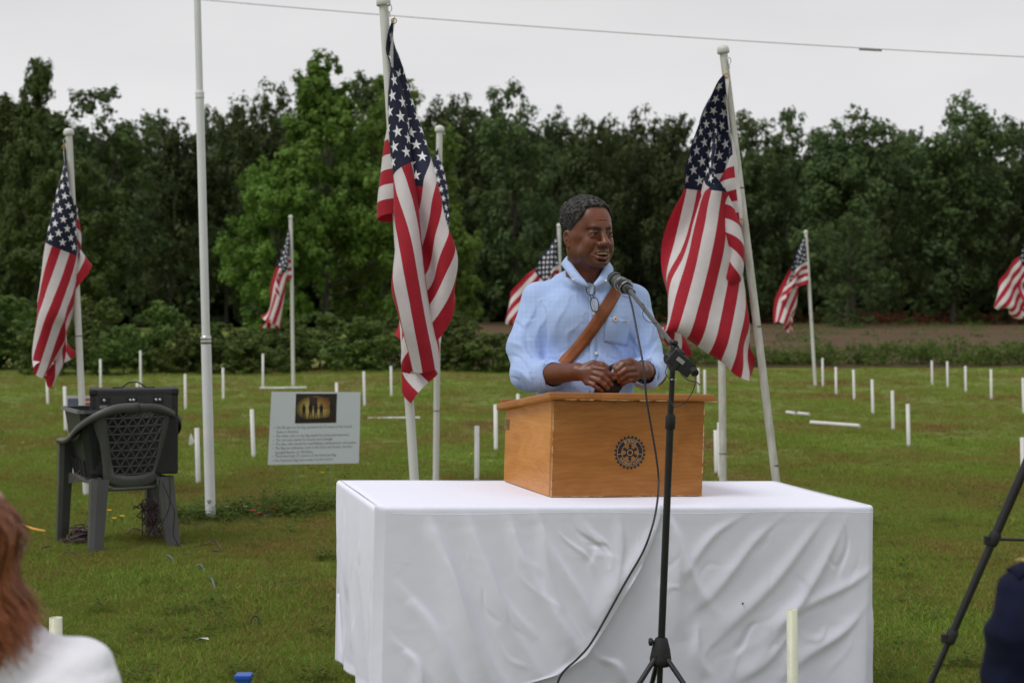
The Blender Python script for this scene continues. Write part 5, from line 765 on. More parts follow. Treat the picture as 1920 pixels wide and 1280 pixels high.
flag('E', 'small distant flag half hidden behind the shoulder of the speaker', hoist_origin(1045, 443, 744), 125/(2900/gY(744)), rings=False, fine=1)
flag('E', 'flag cut by the right edge of the picture', hoist_origin(1942, 424, 728), 1.05, rz=.4, rings=False, fine=1)
flag('G', 'flag furled narrow just right of the large flag', hoist_origin(822, 278, 905), 236/(2900/gY(905)), rz=1.0, rings=False)
def snap_ring(px, py, base_y, lb):
    p = at(px, py, gY(base_y)); mb = MB(); mb.tube([p+Vector((.011*math.cos(t), -.03, .018*math.sin(t))) for t in np.linspace(0, 6.283, 13)], .0025, 6, cap=False); mb.tube([p+Vector((0, -.03, -.018)), p+Vector((.004, -.03, -.04))], .0035, 6); tag(mb.build('snap_hook', M_metal), lb, 'hook')
snap_ring(731, 18, 1112, 'metal snap hook at the top of the large left flag')
snap_ring(1365, 116, 1037, 'metal snap hook at the top of the large right flag')
snap_ring(124, 266, 932, 'metal snap hook at the top of the leftmost flag')

# ------------------------------------------------------------------ table, cloth, lectern
TM = Matrix.Translation((.252, 4.93, 0)) @ Matrix.Rotation(math.radians(15), 4, 'Z') @ Matrix.Rotation(math.radians(1.75), 4, 'Y')
TW, TD, TH = 1.565, .72, .717
TMi = TM.inverted(); CAM = Vector((0, 0, EYE))
def ray_plane(px, py, M, axis, val):
    """where the line of sight through a pixel meets the plane axis=val of the frame M; local coordinates"""
    Mi = M.inverted(); o = Mi @ CAM; d = (Mi @ at(px, py, 5.0))-o; t = (val-o[axis])/d[axis]; return o+d*t
def front(px, py): v = ray_plane(px, py, TM, 1, -TD/2); return v.x, v.z
M_cloth = bpy.data.materials.new('cloth_white'); M_cloth.use_nodes = True
_t = M_cloth.node_tree; _N = _t.nodes; _p = _N['Principled BSDF']; _p.inputs['Base Color'].default_value = (.79, .80, .93, 1); _p.inputs['Roughness'].default_value = .85; _p.inputs['Sheen Weight'].default_value = .15
_tc = _N.new('ShaderNodeTexCoord'); _b = None
for sc_n, stg, dist in ((3.2, .28, .010), (9, .15, .012), (11, .30, .004), (420, .12, .0008)):
    n = _N.new('ShaderNodeTexNoise'); n.noise_type = 'RIDGED_MULTIFRACTAL' if sc_n in (3.2, 11) else 'FBM'; n.inputs['Scale'].default_value = sc_n; n.inputs['Detail'].default_value = 3; n.inputs['Distortion'].default_value = .8; _t.links.new(_tc.outputs['Object'], n.inputs[0])
    b = _N.new('ShaderNodeBump'); b.inputs['Strength'].default_value = stg; b.inputs['Distance'].default_value = dist; _t.links.new(n.outputs[0], b.inputs['Height'])
    if _b: _t.links.new(_b.outputs[0], b.inputs['Normal'])
    _b = b
_t.links.new(_b.outputs[0], _p.inputs['Normal'])

tb = thing('folding_table', 'folding table hidden under the white cloth', 'table', TM.translation)
mb = MB(); mb.box((0, 0, TH-.022), (TW-.03, TD-.03, .03), bev=.006).xf(TM); mb.build('tabletop', mat('table_grey', (.5, .5, .48), .5), tb)
for sx in (-1, 1):
    for sy in (-1, 1):
        mb = MB(); mb.tube([(sx*.62, sy*.27, TH-.04), (sx*.62, sy*.27, .01)], .014, 10).xf(TM); mb.build('leg', mat('leg_grey', (.2, .2, .2), .4), tb)
    mb = MB(); mb.tube([(sx*.62, -.27, .2), (sx*.62, .27, .2)], .010, 8).xf(TM); mb.build('stretcher', M_black, tb)

def seg_field(X, Z, folds):
    D = np.zeros_like(X)
    for (ax, az), (bx, bz), amp, w in folds:
        dx, dz = bx-ax, bz-az; Ls = dx*dx+dz*dz; t = ((X-ax)*dx+(Z-az)*dz)/Ls; ln = math.sqrt(Ls)
        d = ((X-ax)*dz-(Z-az)*dx)/ln+.012*np.sin(t*5+ax*9); tt = np.clip(t, 0, 1); e = np.clip(1-np.abs(t-tt)*ln/.10, 0, 1)
        w2 = w*1.45*(.55+.75*tt); env = np.clip(np.sin(np.pi*np.clip(tt*.94+.03, 0, 1)), 0, 1)**.8*1.25*e*e*(3-2*e)
        D += .68*amp*env*np.where(d > 0, np.exp(-(d/w2)**2), np.exp(-(d/(w2*.45))**2))
    return D
gf = np.random.default_rng(21)
def F2(x0, y0, x1, y1, amp, w): return (front(x0, y0), front(x1, y1), amp, w)
left_folds = [F2(795, 968, 925, 1290, .022, .030), F2(862, 962, 1010, 1270, .015, .026), F2(945, 960, 1080, 1240, .016, .024), F2(1010, 960, 1105, 1180, .012, .020), F2(1090, 960, 1165, 1130, .008, .022),
              F2(1160, 960, 1150, 1120, .007, .020), F2(765, 1120, 880, 1300, .018, .026), F2(755, 1215, 810, 1310, .016, .018), F2(900, 1040, 1000, 1200, .008, .018), F2(1230, 968, 1120, 1180, .012, .022), F2(820, 1040, 960, 1300, .010, .02), F2(1020, 1000, 1060, 1240, .008, .024)]
right_folds = [F2(1242, 965, 1330, 1130, .022, .022), F2(1455, 985, 1290, 1150, .009, .018), F2(1540, 985, 1330, 1215, .011, .022), F2(1575, 1000, 1420, 1250, .013, .022), F2(1635, 1060, 1440, 1190, .009, .018),
               F2(1610, 1150, 1480, 1270, .012, .020), F2(1250, 1000, 1290, 1200, .014, .03), F2(1385, 970, 1270, 1075, .008, .014), F2(1500, 1180, 1380, 1280, .010, .02), F2(1300, 1170, 1330, 1270, .010, .018), F2(1130, 1230, 1180, 1290, .012, .02)]
for k in range(20):
    x = gf.uniform(790, 1200); y = gf.uniform(985, 1230); a = gf.normal(1.05, .45); l = gf.uniform(25, 110); left_folds.append(F2(x, y, x+l*math.cos(a), y+l*math.sin(a), gf.normal(0, .0035), gf.uniform(.006, .014)))
for k in range(20):
    x = gf.uniform(1260, 1610); y = gf.uniform(985, 1230); a = gf.normal(2.3, .5); l = gf.uniform(25, 110); right_folds.append(F2(x, y, x+l*math.cos(a), y+l*math.sin(a), gf.normal(0, .0035), gf.uniform(.006, .014)))
HEM = .125
def skirt_profile(t):
    """t 0..1 from the top edge to the hem -> outward offset, height"""
    r = .012; drop = TH+.004-HEM
    s = t*drop; a = np.clip(s/(r*1.57), 0, 1)*np.pi/2
    return np.where(s < r*1.57, -r+r*np.sin(a), 0), np.where(s < r*1.57, TH+.004-r+r*np.cos(a), TH+.004-r-(s-r*1.57))
# perimeter of the cloth, starting at the back left, rounded corners, fine along the front
cor = .02; hx_, hy_ = TW/2, TD/2
def perim():
    P = []; Nn = []
    def line(a, b, n, nr):
        for k in range(n): P.append(a+(b-a)*k/n); Nn.append(nr)
    def arc(c, a0, a1, n=8):
        for k in range(n): a = a0+(a1-a0)*k/n; P.append(c+np.array([math.cos(a), math.sin(a)])*cor); Nn.append(np.array([math.cos(a), math.sin(a)]))
    A = np.array
    line(A([-hx_, hy_-cor]), A([-hx_, -hy_+cor]), 110, A([-1., 0])); arc(A([-hx_+cor, -hy_+cor]), math.pi, 1.5*math.pi)
    line(A([-hx_+cor, -hy_]), A([hx_-cor, -hy_]), 340, A([0, -1.])); arc(A([hx_-cor, -hy_+cor]), 1.5*math.pi, 2*math.pi)
    line(A([hx_, -hy_+cor]), A([hx_, hy_-cor]), 110, A([1., 0])); arc(A([hx_-cor, hy_-cor]), 0, .5*math.pi)
    line(A([hx_-cor, hy_]), A([-hx_+cor, hy_]), 120, A([0, 1.])); arc(A([-hx_+cor, hy_-cor]), .5*math.pi, math.pi); return A(P), A(Nn)
PP, PN = perim(); NP = len(PP); NT = 90
tt = np.concatenate([np.linspace(0, .035, 6)[:-1], np.linspace(.035, 1, NT-5)])
off, zz = skirt_profile(tt)
S_ = np.arange(NP)/NP*6.283
Xp = PP[:, None, 0]+0*tt; Zp = zz[None]+0*Xp; isf = (np.abs(PN[:, 1]+1) < .5)[:, None]
disp = seg_field(Xp, Zp, right_folds)*isf*(Xp > front(1200, 1000)[0]-.4)
side_l = (PN[:, 0] < -.6)[:, None]; side_r = (PN[:, 0] > .6)[:, None]
sf = np.zeros_like(Xp)
for k in range(26):
    y0 = gf.uniform(-.36, .36); z0 = gf.uniform(.25, .70); a = gf.normal(0, .35); l = gf.uniform(.08, .4)
    sf += seg_field(PP[:, None, 1]+0*tt, Zp, [((y0, z0), (y0+l*math.sin(a), z0-l*math.cos(a)), gf.normal(.002, .006), gf.uniform(.008, .03))])
disp = disp+sf*(side_l | side_r)-.05*side_l*np.clip((TH-Zp)/.55, 0, 1)**2
drop_f = np.clip((TH-Zp)/.55, 0, 1)
wav = np.array([mnoise.noise(Vector((math.cos(a)*3, math.sin(a)*3, 0))) for a in S_])[:, None]
disp = disp+drop_f**1.5*(.022*wav*(1-.8*side_l)+.012*np.sin(S_*19)[:, None]*(~isf))-.012*drop_f*isf
hemlift = .045*np.exp(-((Xp-front(1120, 1260)[0])/.10)**2)*isf
Zc = Zp+np.clip((drop_f-.8)/.2, 0, 1)*(hemlift+.010*wav-.02*side_l+.028*np.exp(-((np.abs(PN[:, 0:1])-.7)/.25)**2)*isf)
o3 = (off[None]+disp+.004)
V = np.stack([Xp+PN[:, 0:1]*o3, PP[:, 1:2]+PN[:, 1:2]*o3, Zc], -1)
I, J = np.meshgrid(np.arange(NP), np.arange(len(tt)-1), indexing='ij'); nt = len(tt); b = (I*nt+J).ravel(); b2 = (((I+1) % NP)*nt+J).ravel()
Fk = [tuple(q) for q in np.stack([b, b+1, b2+1, b2], 1)]
# the flat top of the cloth with faint sags
gx = np.linspace(-hx_+.012, hx_-.012, 60); gy = np.linspace(-hy_+.012, hy_-.012, 30); TX, TY = np.meshgrid(gx, gy, indexing='ij')
nv0 = NP*nt; top = np.stack([TX, TY, TH+.0035+.0006*np.sin(TX*14+TY*9)], -1).reshape(-1, 3)
topf = [(nv0+i*30+j, nv0+(i+1)*30+j, nv0+(i+1)*30+j+1, nv0+i*30+j+1) for i in range(59) for j in range(29)]
Vw = np.concatenate([V.reshape(-1, 3), top]); Vw = (np.array(TM)[:3, :3] @ Vw.T).T+np.array(TM.translation)
cl = mesh_np('tablecloth', Vw, Fk+topf, M_cloth); tag(cl, 'white tablecloth draped to the grass over the long table', 'tablecloth')
md = cl.modifiers.new('thick', 'SOLIDIFY'); md.thickness = .0012
# the overlapping front left half of the cloth, its free edge swept back to the left
eb = [front(*p) for p in ((1240, 957), (1232, 985), (1212, 1040), (1175, 1105), (1135, 1172), (1096, 1226), (1040, 1262), (960, 1285), (880, 1297))]
ez = np.array([e[1] for e in eb])[::-1]; ex = np.array([e[0] for e in eb])[::-1]
nu_ = 260; tz = np.concatenate([np.linspace(0, .03, 5)[:-1], np.linspace(.03, 1, 100)]); zb = ez.min()
of2, z2 = skirt_profile(tz); z2 = np.maximum(z2, zb); z2 = TH+.0052-(TH+.0052-z2)
z2 = np.where(tz > .03, np.interp(tz, [.03, 1], [z2[4], zb]), z2)
xe = np.interp(z2, ez, ex); u = np.linspace(0, 1, nu_); X2 = (-hx_+.002)+(xe[None]-(-hx_+.002))*u[:, None]; Z2 = z2[None]+0*X2
dp = seg_field(X2, Z2, left_folds); dr = np.clip((TH-Z2)/.55, 0, 1)
edge = np.exp(-((1-u)[:, None]*(xe[None]+hx_)/.018)**2)
o2 = of2[None]+dp*np.clip(dr*8, 0, 1)+.0085+.010*dr+.012*dr*edge*np.sin(Z2*26+1)*.5+.010*dr**2
corner = np.clip((X2+hx_)/.03, 0, 1); yy = -hy_-o2*corner-.004*(1-corner)
V2 = np.stack([X2-.004*(1-corner), yy, Z2+.0015], -1).reshape(-1, 3); V2 = (np.array(TM)[:3, :3] @ V2.T).T+np.array(TM.translation); n2 = len(tz)
I, J = np.meshgrid(np.arange(nu_-1), np.arange(n2-1), indexing='ij'); b = (I*n2+J).ravel()
ov = mesh_np('overlap_panel', V2, np.stack([b, b+1, b+1+n2, b+n2], 1), M_cloth, cl); md = ov.modifiers.new('thick', 'SOLIDIFY'); md.thickness = .0015
mb = MB(); mb.tube([TM @ Vector((x, -hy_-.0135-(.004 if x < front(1240, 960)[0] else 0), TH-.0145-.003*math.sin(x*9))) for x in np.linspace(-hx_+.05, hx_-.01, 50)], .0009, 4); mb.build('hem_seam', M_cloth, cl)
fl_ = ray_plane(1391, 1131, TM, 1, -TD/2-.006); mb = MB(); mb.lathe((0, 0, 0), [(.0005, 0), (.003, .001), (.0035, .003), (.001, .006)], 8, Vector((1, -.3, .2))); mb.xf(TM @ Matrix.Translation(fl_)); tag(mb.build('fly', M_black), 'tiny black fly sitting on the right half of the tablecloth', 'fly')

# lectern -----------------------------------------------------------
def wood_mat(name, c1, c2, c3, rot=(0, 0, 0), sc=3.0, rough=.38):
    m = bpy.data.materials.new(name); m.use_nodes = True; t = m.node_tree; N = t.nodes; L = t.links; p = N['Principled BSDF']; p.inputs['Roughness'].default_value = rough; p.inputs['Specular IOR Level'].default_value = .35
    tc = N.new('ShaderNodeTexCoord'); q = N.new('ShaderNodeMapping'); q.inputs['Scale'].default_value = (1.6, 1.6, 4.5); q.inputs['Rotation'].default_value = rot; L.new(tc.outputs['Object'], q.inputs[0])
    n = N.new('ShaderNodeTexNoise'); n.inputs['Scale'].default_value = sc; n.inputs['Detail'].default_value = 8; n.inputs['Distortion'].default_value = 1.6; L.new(q.outputs[0], n.inputs[0])
    w = N.new('ShaderNodeTexWave'); w.inputs['Scale'].default_value = 5; w.inputs['Distortion'].default_value = 9; w.inputs['Detail'].default_value = 3; w.bands_direction = 'Z'; L.new(q.outputs[0], w.inputs[0])
    x = N.new('ShaderNodeMixRGB'); x.inputs[0].default_value = .10; L.new(n.outputs[0], x.inputs[1]); L.new(w.outputs[0], x.inputs[2])
    r = N.new('ShaderNodeValToRGB'); cr = r.color_ramp; cr.elements.new(.5)
    for e, ps, c in zip(cr.elements, (.30, .50, .70), (c1, c2, c3)): e.position = ps; e.color = (*c, 1)
    L.new(x.outputs[0], r.inputs[0])
    n3 = N.new('ShaderNodeTexNoise'); n3.inputs['Scale'].default_value = 300; L.new(tc.outputs['Object'], n3.inputs[0])
    y = N.new('ShaderNodeMixRGB'); y.blend_type = 'OVERLAY'; y.inputs[0].default_value = .12; L.new(r.outputs[0], y.inputs[1]); L.new(n3.outputs[0], y.inputs[2]); L.new(y.outputs[0], p.inputs['Base Color']); return m
M_wood = wood_mat('lectern_wood', (.28, .100, .020), (.34, .130, .028), (.40, .165, .042))
M_wood_lit = wood_mat('lectern_wood_lit', (.42, .165, .036), (.50, .21, .052), (.56, .25, .07))  # same wood made lighter: brighter light on the left side put into colour
M_chip = mat('bare_wood', (.62, .44, .25), .8, .3, 60, col2=(.45, .22, .07))
A0 = TMi @ Vector((.119, 4.743, .73)); LM = TM @ Matrix.Translation((A0.x, A0.y, TH+.006)) @ Matrix.Rotation(math.radians(3), 4, 'Z')
LW, LD, HF, HB, TK = .508, .475, .296, .236, .018
lec = thing('lectern', 'orange brown wooden tabletop lectern with a gear emblem, standing on the white table', 'lectern', LM.translation)
def lbuild(mb, name, m, parent=None): mb.xf(LM); return mb.build(name, m, parent or lec)
# side panels: quadrilateral prisms in the yz plane, front panel, base shelf, sloping top
def side(x0, x1, lo=0.0):
    q = [(0+lo, 0.), (LD, 0.), (LD, HB), (0+lo, HF)]; v = [(x, y, z) for x in (x0, x1) for y, z in q]
    return MB().add(v, [(0, 1, 2, 3)[::-1] if False else (3, 2, 1, 0), (4, 5, 6, 7), (0, 1, 5, 4), (1, 2, 6, 5), (2, 3, 7, 6), (3, 0, 4, 7)])
lbuild(side(0, TK, TK+.0006), 'side_panel', M_wood_lit); lbuild(side(LW-TK, LW, TK+.0006), 'side_panel', M_wood_lit)
mb = MB(); mb.box((LW/2, TK/2, HF/2), (LW, TK, HF), bev=.0018); lbuild(mb, 'front_panel', M_wood)
mb = MB(); mb.box((LW/2, LD/2+.02, .07), (LW-2*TK-.002, LD-.05, .012)); lbuild(mb, 'shelf', M_wood)
sl = math.atan2(HF-HB, LD); R = Matrix.Rotation(-sl, 3, 'X'); ln = math.hypot(LD, HF-HB)
mb = MB(); mb.box((LW/2, LD/2, (HF+HB)/2+.0125), (LW+.050, ln+.060, .022), R, bev=.0055); topb = lbuild(mb, 'top_board', M_wood)
mb = MB(); mb.box((LW/2, LD+.012, HB+.026), (LW+.03, .014, .02), R, bev=.003); lbuild(mb, 'book_stop', M_wood)
# worn pale edges and chips, nail heads
gq = random.Random(4)
def chips(path, n, nrm, s=(.006, .0025)):
    m = MB()
    for k in range(n):
        t = gq.random(); p = Vector(path[0]).lerp(Vector(path[1]), t); L_ = s[0]*gq.uniform(.5, 3.2); d = (Vector(path[1])-Vector(path[0])).normalized(); nn = Vector(nrm); c = d.cross(nn)
        a = s[1]*gq.uniform(.4, 1.3); pts = []
        for q in range(8):
            an = q*.785; pts.append(p+d*math.cos(an)*L_*gq.uniform(.6, 1.1)+c*math.sin(an)*a*gq.uniform(.6, 1.1)+nn*.0006)
        k0 = len(m.v); m.add(pts+[p+nn*.0009], [(i, (i+1) % 8, 8) for i in range(8)])
    return m
m = chips(((.001, 0, .002), (.001, 0, HF-.03)), 22, (0, -1, 0)); lbuild(m, 'worn_edge', M_chip)['kind'] = 'stuff'
m = chips(((0, -.001, .0015), (LW, -.001, .0015)), 26, (0, -1, 0), (.006, .0016)); lbuild(m, 'worn_edge', M_chip)['kind'] = 'stuff'
m = chips(((LW-.001, 0, 0), (LW-.001, 0, HF)), 18, (0, -1, 0)); lbuild(m, 'worn_edge', M_chip)['kind'] = 'stuff'
m = chips(((-.025, -.0315, HF+.0045), (LW+.025, -.0315, HF+.0045)), 16, (0, -1, 0), (.010, .0018)); lbuild(m, 'worn_edge', M_chip)['kind'] = 'stuff'
m = MB()
for x, z in ((.006, .05), (.008, .15), (.005, .24), (LW-.012, .06), (LW-.01, .2), (.02, .27), (.2, .29)): m.lathe((x, .0002, z), [(.0016, 0), (.0016, .0006)], 8, Vector((0, -1, 0)))
lbuild(m, 'nail_head', M_black)['kind'] = 'stuff'
m = MB(); v = ray_plane(950, 795, LM, 0, -.0012); m.box((-.0012, v.y, v.z), (.002, .052, .033), bev=.0004)
pl_ = lbuild(m, 'brass_plate', mat('dull_brass', (.30, .21, .085), .45, .3, 40, metal=.7)); m = MB()
for dy, dz in ((-.022, .012), (.022, .012), (-.022, -.012), (.022, -.012)): m.lathe((-.0022, v.y+dy, v.z+dz), [(.0012, 0), (.0012, .0008)], 8, Vector((-1, 0, 0)))
lbuild(m, 'screw', M_metal, pl_)['kind'] = 'stuff'
# text helper: outlines of a font curve as flat faces
def text_geo(s, size, align='LEFT', bold=0.0):
    cu = bpy.data.curves.new('t', 'FONT'); cu.body = s; cu.size = size; cu.align_x = align; cu.resolution_u = 2; cu.offset = bold; o = bpy.data.objects.new('t', cu)
    C.objects.link(o); dg = bpy.context.evaluated_depsgraph_get(); me = o.evaluated_get(dg).to_mesh()
    V = [v.co.copy() for v in me.vertices]; Fc = [tuple(p.vertices) for p in me.polygons]; wv = max([v.x for v in V], default=0)-min([v.x for v in V], default=0)
    o.evaluated_get(dg).to_mesh_clear(); bpy.data.objects.remove(o); bpy.data.curves.remove(cu); return V, Fc, wv
# gear emblem on the front panel
ec = ray_plane(1181, 848, LM, 1, 0); ER = .0525
M_emb = mat('emblem_black', (.012, .012, .022), .5); M_line = mat('emblem_gold', (.42, .24, .10), .5)
em = thing('emblem', None, None, LM @ ec); em.parent = lec; em.matrix_parent_inverse = wm(lec).inverted(); em.location = LM @ ec
EMM = LM @ Matrix.Translation((ec.x, -.0008, ec.z)) @ Matrix.Rotation(math.radians(90), 4, 'X')     # emblem plane: x right, y up, z towards the viewer
def ering(m, r0, r1, z, n=72, a0=0, a1=2*math.pi):
    ps = [a0+(a1-a0)*k/n for k in range(n+1)]; v = [(r*math.cos(a), r*math.sin(a), z) for a in ps for r in (r0, r1)]
    return m.add(v, [(2*k, 2*k+1, 2*k+3, 2*k+2) for k in range(n)])
m = MB(); ering(m, .0001, ER*.885, .0002)
for k in range(24):
    a = 2*math.pi*k/24+.13; c, s = math.cos(a), math.sin(a); w0, w1 = .050*ER*1.15, .050*ER*.95
    m.add([(c*ER*.87-s*w0*1.3, s*ER*.87+c*w0*1.3, .0002), (c*ER*1.0-s*w1, s*ER*1.0+c*w1, .0002), (c*ER*1.0+s*w1, s*ER*1.0-c*w1, .0002), (c*ER*.87+s*w0*1.3, s*ER*.87-c*w0*1.3, .0002)], [(3, 2, 1, 0)])
m.xf(EMM); m.build('gear_disc', M_emb, em)
m = MB(); ering(m, ER*.80, ER*.835, .0006); ering(m, ER*.515, ER*.55, .0006); ering(m, ER*.135, ER*.185, .0006, 24)
for a in (math.radians(58), math.radians(122), math.radians(188), math.radians(352)):
    c, s = math.cos(a), math.sin(a); w = ER*.018; m.add([(c*ER*.54-s*w, s*ER*.54+c*w, .0007), (c*ER*.81-s*w, s*ER*.81+c*w, .0007), (c*ER*.81+s*w, s*ER*.81-c*w, .0007), (c*ER*.54+s*w, s*ER*.54-c*w, .0007)], [(3, 2, 1, 0)])
m.xf(EMM); m.build('gold_rings', M_line, em)
m = MB()                                   # wood shows between the six spokes
for k in range(6):
    a = math.radians(60*k+30+30); c0 = a; n = 8; pts = []
    for t in range(n+1): q = c0-.34+.68*t/n; pts.append((ER*.50*math.cos(q), ER*.50*math.sin(q), .0005))
    for t in range(n+1): q = c0+.22-.44*t/n; pts.append((ER*.27*math.cos(q), ER*.27*math.sin(q), .0005))
    m.add(pts, [tuple(range(len(pts)))])
m.xf(EMM); m.build('spoke_gap', M_wood, em)
def arc_text(m, s, r, a_mid, size, inward, spread):
    n = len(s)
    for k, ch in enumerate(s):
        off_ = (k-(n-1)/2)*spread; a = a_mid-off_ if not inward else a_mid+off_
        V, Fc, wv = text_geo(ch, size, 'CENTER', bold=size*.02); rot = a-math.pi/2 if not inward else a+math.pi/2
        c, s_ = math.cos(rot), math.sin(rot); base = r
        vs = []
        for v in V:
            x, y = v.x, v.y-size*.35; vs.append((base*math.cos(a)+x*c-y*s_, base*math.sin(a)+x*s_+y*c, .0008))
        m.add(vs, Fc)
m = MB(); arc_text(m, 'ROTARY', ER*.68, math.pi/2, ER*.25, False, .185); m.xf(EMM); m.build('lettering', M_line, em); m = MB(); arc_text(m, 'INTERNATIONAL', ER*.68, -math.pi/2, ER*.225, True, .178)
m.xf(EMM); m.build('lettering', M_line, em)

# ------------------------------------------------------------------ microphone stand
def P3(px, py, Y): return at(px, py, Y)
Ym = 4.42
ms_ = thing('microphone_stand', 'black boom microphone stand standing before the table, its boom reaching to the speaker', 'stand', (P3(1238, 1240, Ym).x, Ym, 0))
M_stand = mat('stand_black', (.010, .010, .011), .38, .2, 30)
hub = P3(1239, 1225, Ym); topp = P3(1262, 668, Ym); midp = hub.lerp(topp, (1225-790)/(1225-668))
mb = MB(); mb.tube([hub, midp+Vector((0, 0, .0))], .0105, 14); mb.build('lower_tube', M_stand, ms_)
mb = MB(); mb.tube([midp, topp], .0080, 14); mb.build('upper_tube', M_stand, ms_)
ax = (topp-hub).normalized()
mb = MB(); mb.lathe(midp-ax*.022, [(.0125, 0), (.0145, .002), (.0145, .036), (.012, .040), (.0105, .044)], 16, ax); mb.build('height_clutch', M_blackm, ms_)
mb = MB(); mb.lathe(hub-ax*.035, [(.022, 0), (.030, .004), (.031, .022), (.026, .05), (.018, .078), (.0135, .082)], 18, ax); hb = mb.build('hub', M_blackm, ms_)
mb = MB(); q = hub+ax*.035; mb.tube([q, q+Vector((-.026, -.004, 0))], .005, 8); mb.lathe(q+Vector((-.024, -.004, 0)), [(.006, 0), (.011, .002), (.011, .011), (.006, .013)], 10, Vector((-1, 0, 0))); mb.build('knob', M_black, ms_)
mb = MB(); mb.tube([hub, hub-ax*.16], .0085, 12); mb.build('centre_rod', M_stand, ms_)
for k, a in enumerate((math.radians(222), math.radians(-48), math.radians(95))):
    d = Vector((math.cos(a), math.sin(a), 0)); s = hub-ax*.012+d*.026; e = Vector((s.x+d.x*.32, s.y+d.y*.32, .012)); mb = MB(); mb.tube([s, e], .0075, 10); lg = mb.build('leg', M_stand, ms_)
    mb = MB(); mb.box(s-d*.004, (.016, .022, .026), Matrix.Rotation(a, 3, 'Z'), bev=.003); mb.build('hinge', M_blackm, lg)
    mb = MB(); mb.lathe(e-(e-s).normalized()*.03, [(.009, 0), (.0115, .004), (.0115, .03), (.008, .036)], 10, (e-s).normalized()); mb.build('rubber_foot', M_blackm, lg)
bA = P3(1304, 700, 4.32); bB = P3(1181, 545, 4.86); bd = (bB-bA).normalized(); piv = bA.lerp(bB, .26)
mb = MB(); mb.tube([bA.lerp(bB, .12), bB], .0068, 12); boom = mb.build('boom', mat('boom_grey', (.055, .06, .065), .35), ms_)
mb = MB(); mb.lathe(bA, [(.009, 0), (.0115, .003), (.0118, .05), (.0105, .10), (.0085, .105)], 14, bd); mb.build('counterweight', M_blackm, ms_)
mb = MB(); mb.lathe(bA.lerp(bB, .19), [(.010, 0), (.0125, .004), (.0125, .03), (.009, .036)], 14, bd); mb.lathe(bA.lerp(bB, .27), [(.010, 0), (.0115, .004), (.0115, .024), (.009, .03)], 14, bd)
mb.lathe(topp+Vector((0, 0, -.04)), [(.011, 0), (.013, .004), (.013, .055), (.010, .06)], 14, ax); mb.build('boom_clamp', M_blackm, ms_)
mb = MB(); q = P3(1262, 648, 4.41); mb.lathe(q, [(.008, 0), (.013, .002), (.013, .012), (.010, .016)], 12, Vector((.2, 0, 1))); mb.build('knob', M_black, ms_)
mb = MB(); q = P3(1258, 672, 4.38); mb.lathe(q, [(.010, 0), (.017, .003), (.0175, .013), (.012, .018)], 14, Vector((-.8, -.6, .0))); mb.build('knob', M_black, ms_)
# microphone in its clip at the end of the boom
mh = P3(1150, 521, 4.98); mt = P3(1188, 551, 4.86); mdv = (mt-mh).normalized()
mic = thing('microphone', 'black microphone with a round mesh head pointing at the mouth of the speaker', 'microphone', mh)
M_grill = mat('mic_mesh', (.022, .023, .025), .55, .4, 500, bump=.6, bscale=900)
mb = MB(); mb.lathe(mh-mdv*.016, [(.004, 0), (.014, .004), (.0205, .013), (.0225, .022), (.0225, .030), (.019, .040)], 22, mdv); mb.build('grille', M_grill, mic)
mb = MB(); mb.lathe(mh+mdv*.010, [(.0232, 0), (.0237, .002), (.0237, .005), (.0232, .007)], 22, mdv); mb.build('band', mat('mic_band', (.05, .055, .06), .3), mic)
mb = MB(); mb.lathe(mh+mdv*.022, [(.0195, 0), (.0185, .012), (.0165, .04), (.0145, .09), (.0120, .105), (.0105, .115)], 22, mdv); mb.build('body', mat('mic_body', (.055, .065, .068), .45), mic)
cl_ = thing('microphone_clip', 'black microphone clip with shiny wire at the tip of the boom', 'clip', bB)
mb = MB(); mb.lathe(mh+mdv*.062, [(.018, 0), (.021, .002), (.021, .028), (.018, .03)], 16, mdv); mb.tube([mh+mdv*.075, bB], .009, 8); mb.build('holder', M_blackm, cl_)
mb = MB()
for k in range(9):
    a0 = mh+mdv*(.055+.006*k); r = .020+.003*(k % 3); mb.tube([a0+Vector((r*math.cos(t), -.012*abs(math.sin(t*.5)), r*math.sin(t)))+mdv*.004*math.sin(3*t+k) for t in np.linspace(k, k+3.2, 9)], .0010, 4)
mb.build('twist_wire', M_metal, cl_)
# cable from the microphone over the lectern and down the cloth
cab = catmull([P3(1180, 556, 4.87), P3(1186, 578, 4.83), P3(1196, 630, 4.74), P3(1207, 690, 4.68), P3(1212, 745, 4.66), P3(1221, 800, 4.66), P3(1231, 860, 4.66), P3(1235, 905, 4.655), P3(1231, 950, 4.57), P3(1222, 990, 4.52), P3(1205, 1035, 4.508), P3(1172, 1092, 4.495), P3(1140, 1150, 4.48), P3(1108, 1205, 4.465), P3(1085, 1232, 4.458), P3(1050, 1268, 4.45), P3(1035, 1330, 4.45)], 6)
mb = MB(); mb.tube(cab, .0033, 8); o = mb.build('microphone_cable', M_rubber); tag(o, 'black cable hanging from the microphone past the lectern and down the tablecloth', 'cable')
def wire(pts, r, label, m=None, cat='wire', name='wire', n=6):
    mb = MB(); mb.tube(catmull(pts, n), r, 6); return tag(mb.build(name, m or M_rubber), label, cat)
wire([P3(1196, 566, 4.80), P3(1208, 572, 4.72), P3(1205, 590, 4.70), P3(1215, 603, 4.66), P3(1232, 605, 4.60)], .0012, 'thin black wire looping along the upper boom')
wire([P3(1303, 702, 4.31), P3(1304, 715, 4.31), P3(1298, 735, 4.34), P3(1283, 756, 4.36), P3(1265, 762, 4.39), P3(1256, 750, 4.40)], .0013, 'thin black wire drooping in a loop under the receiver box')
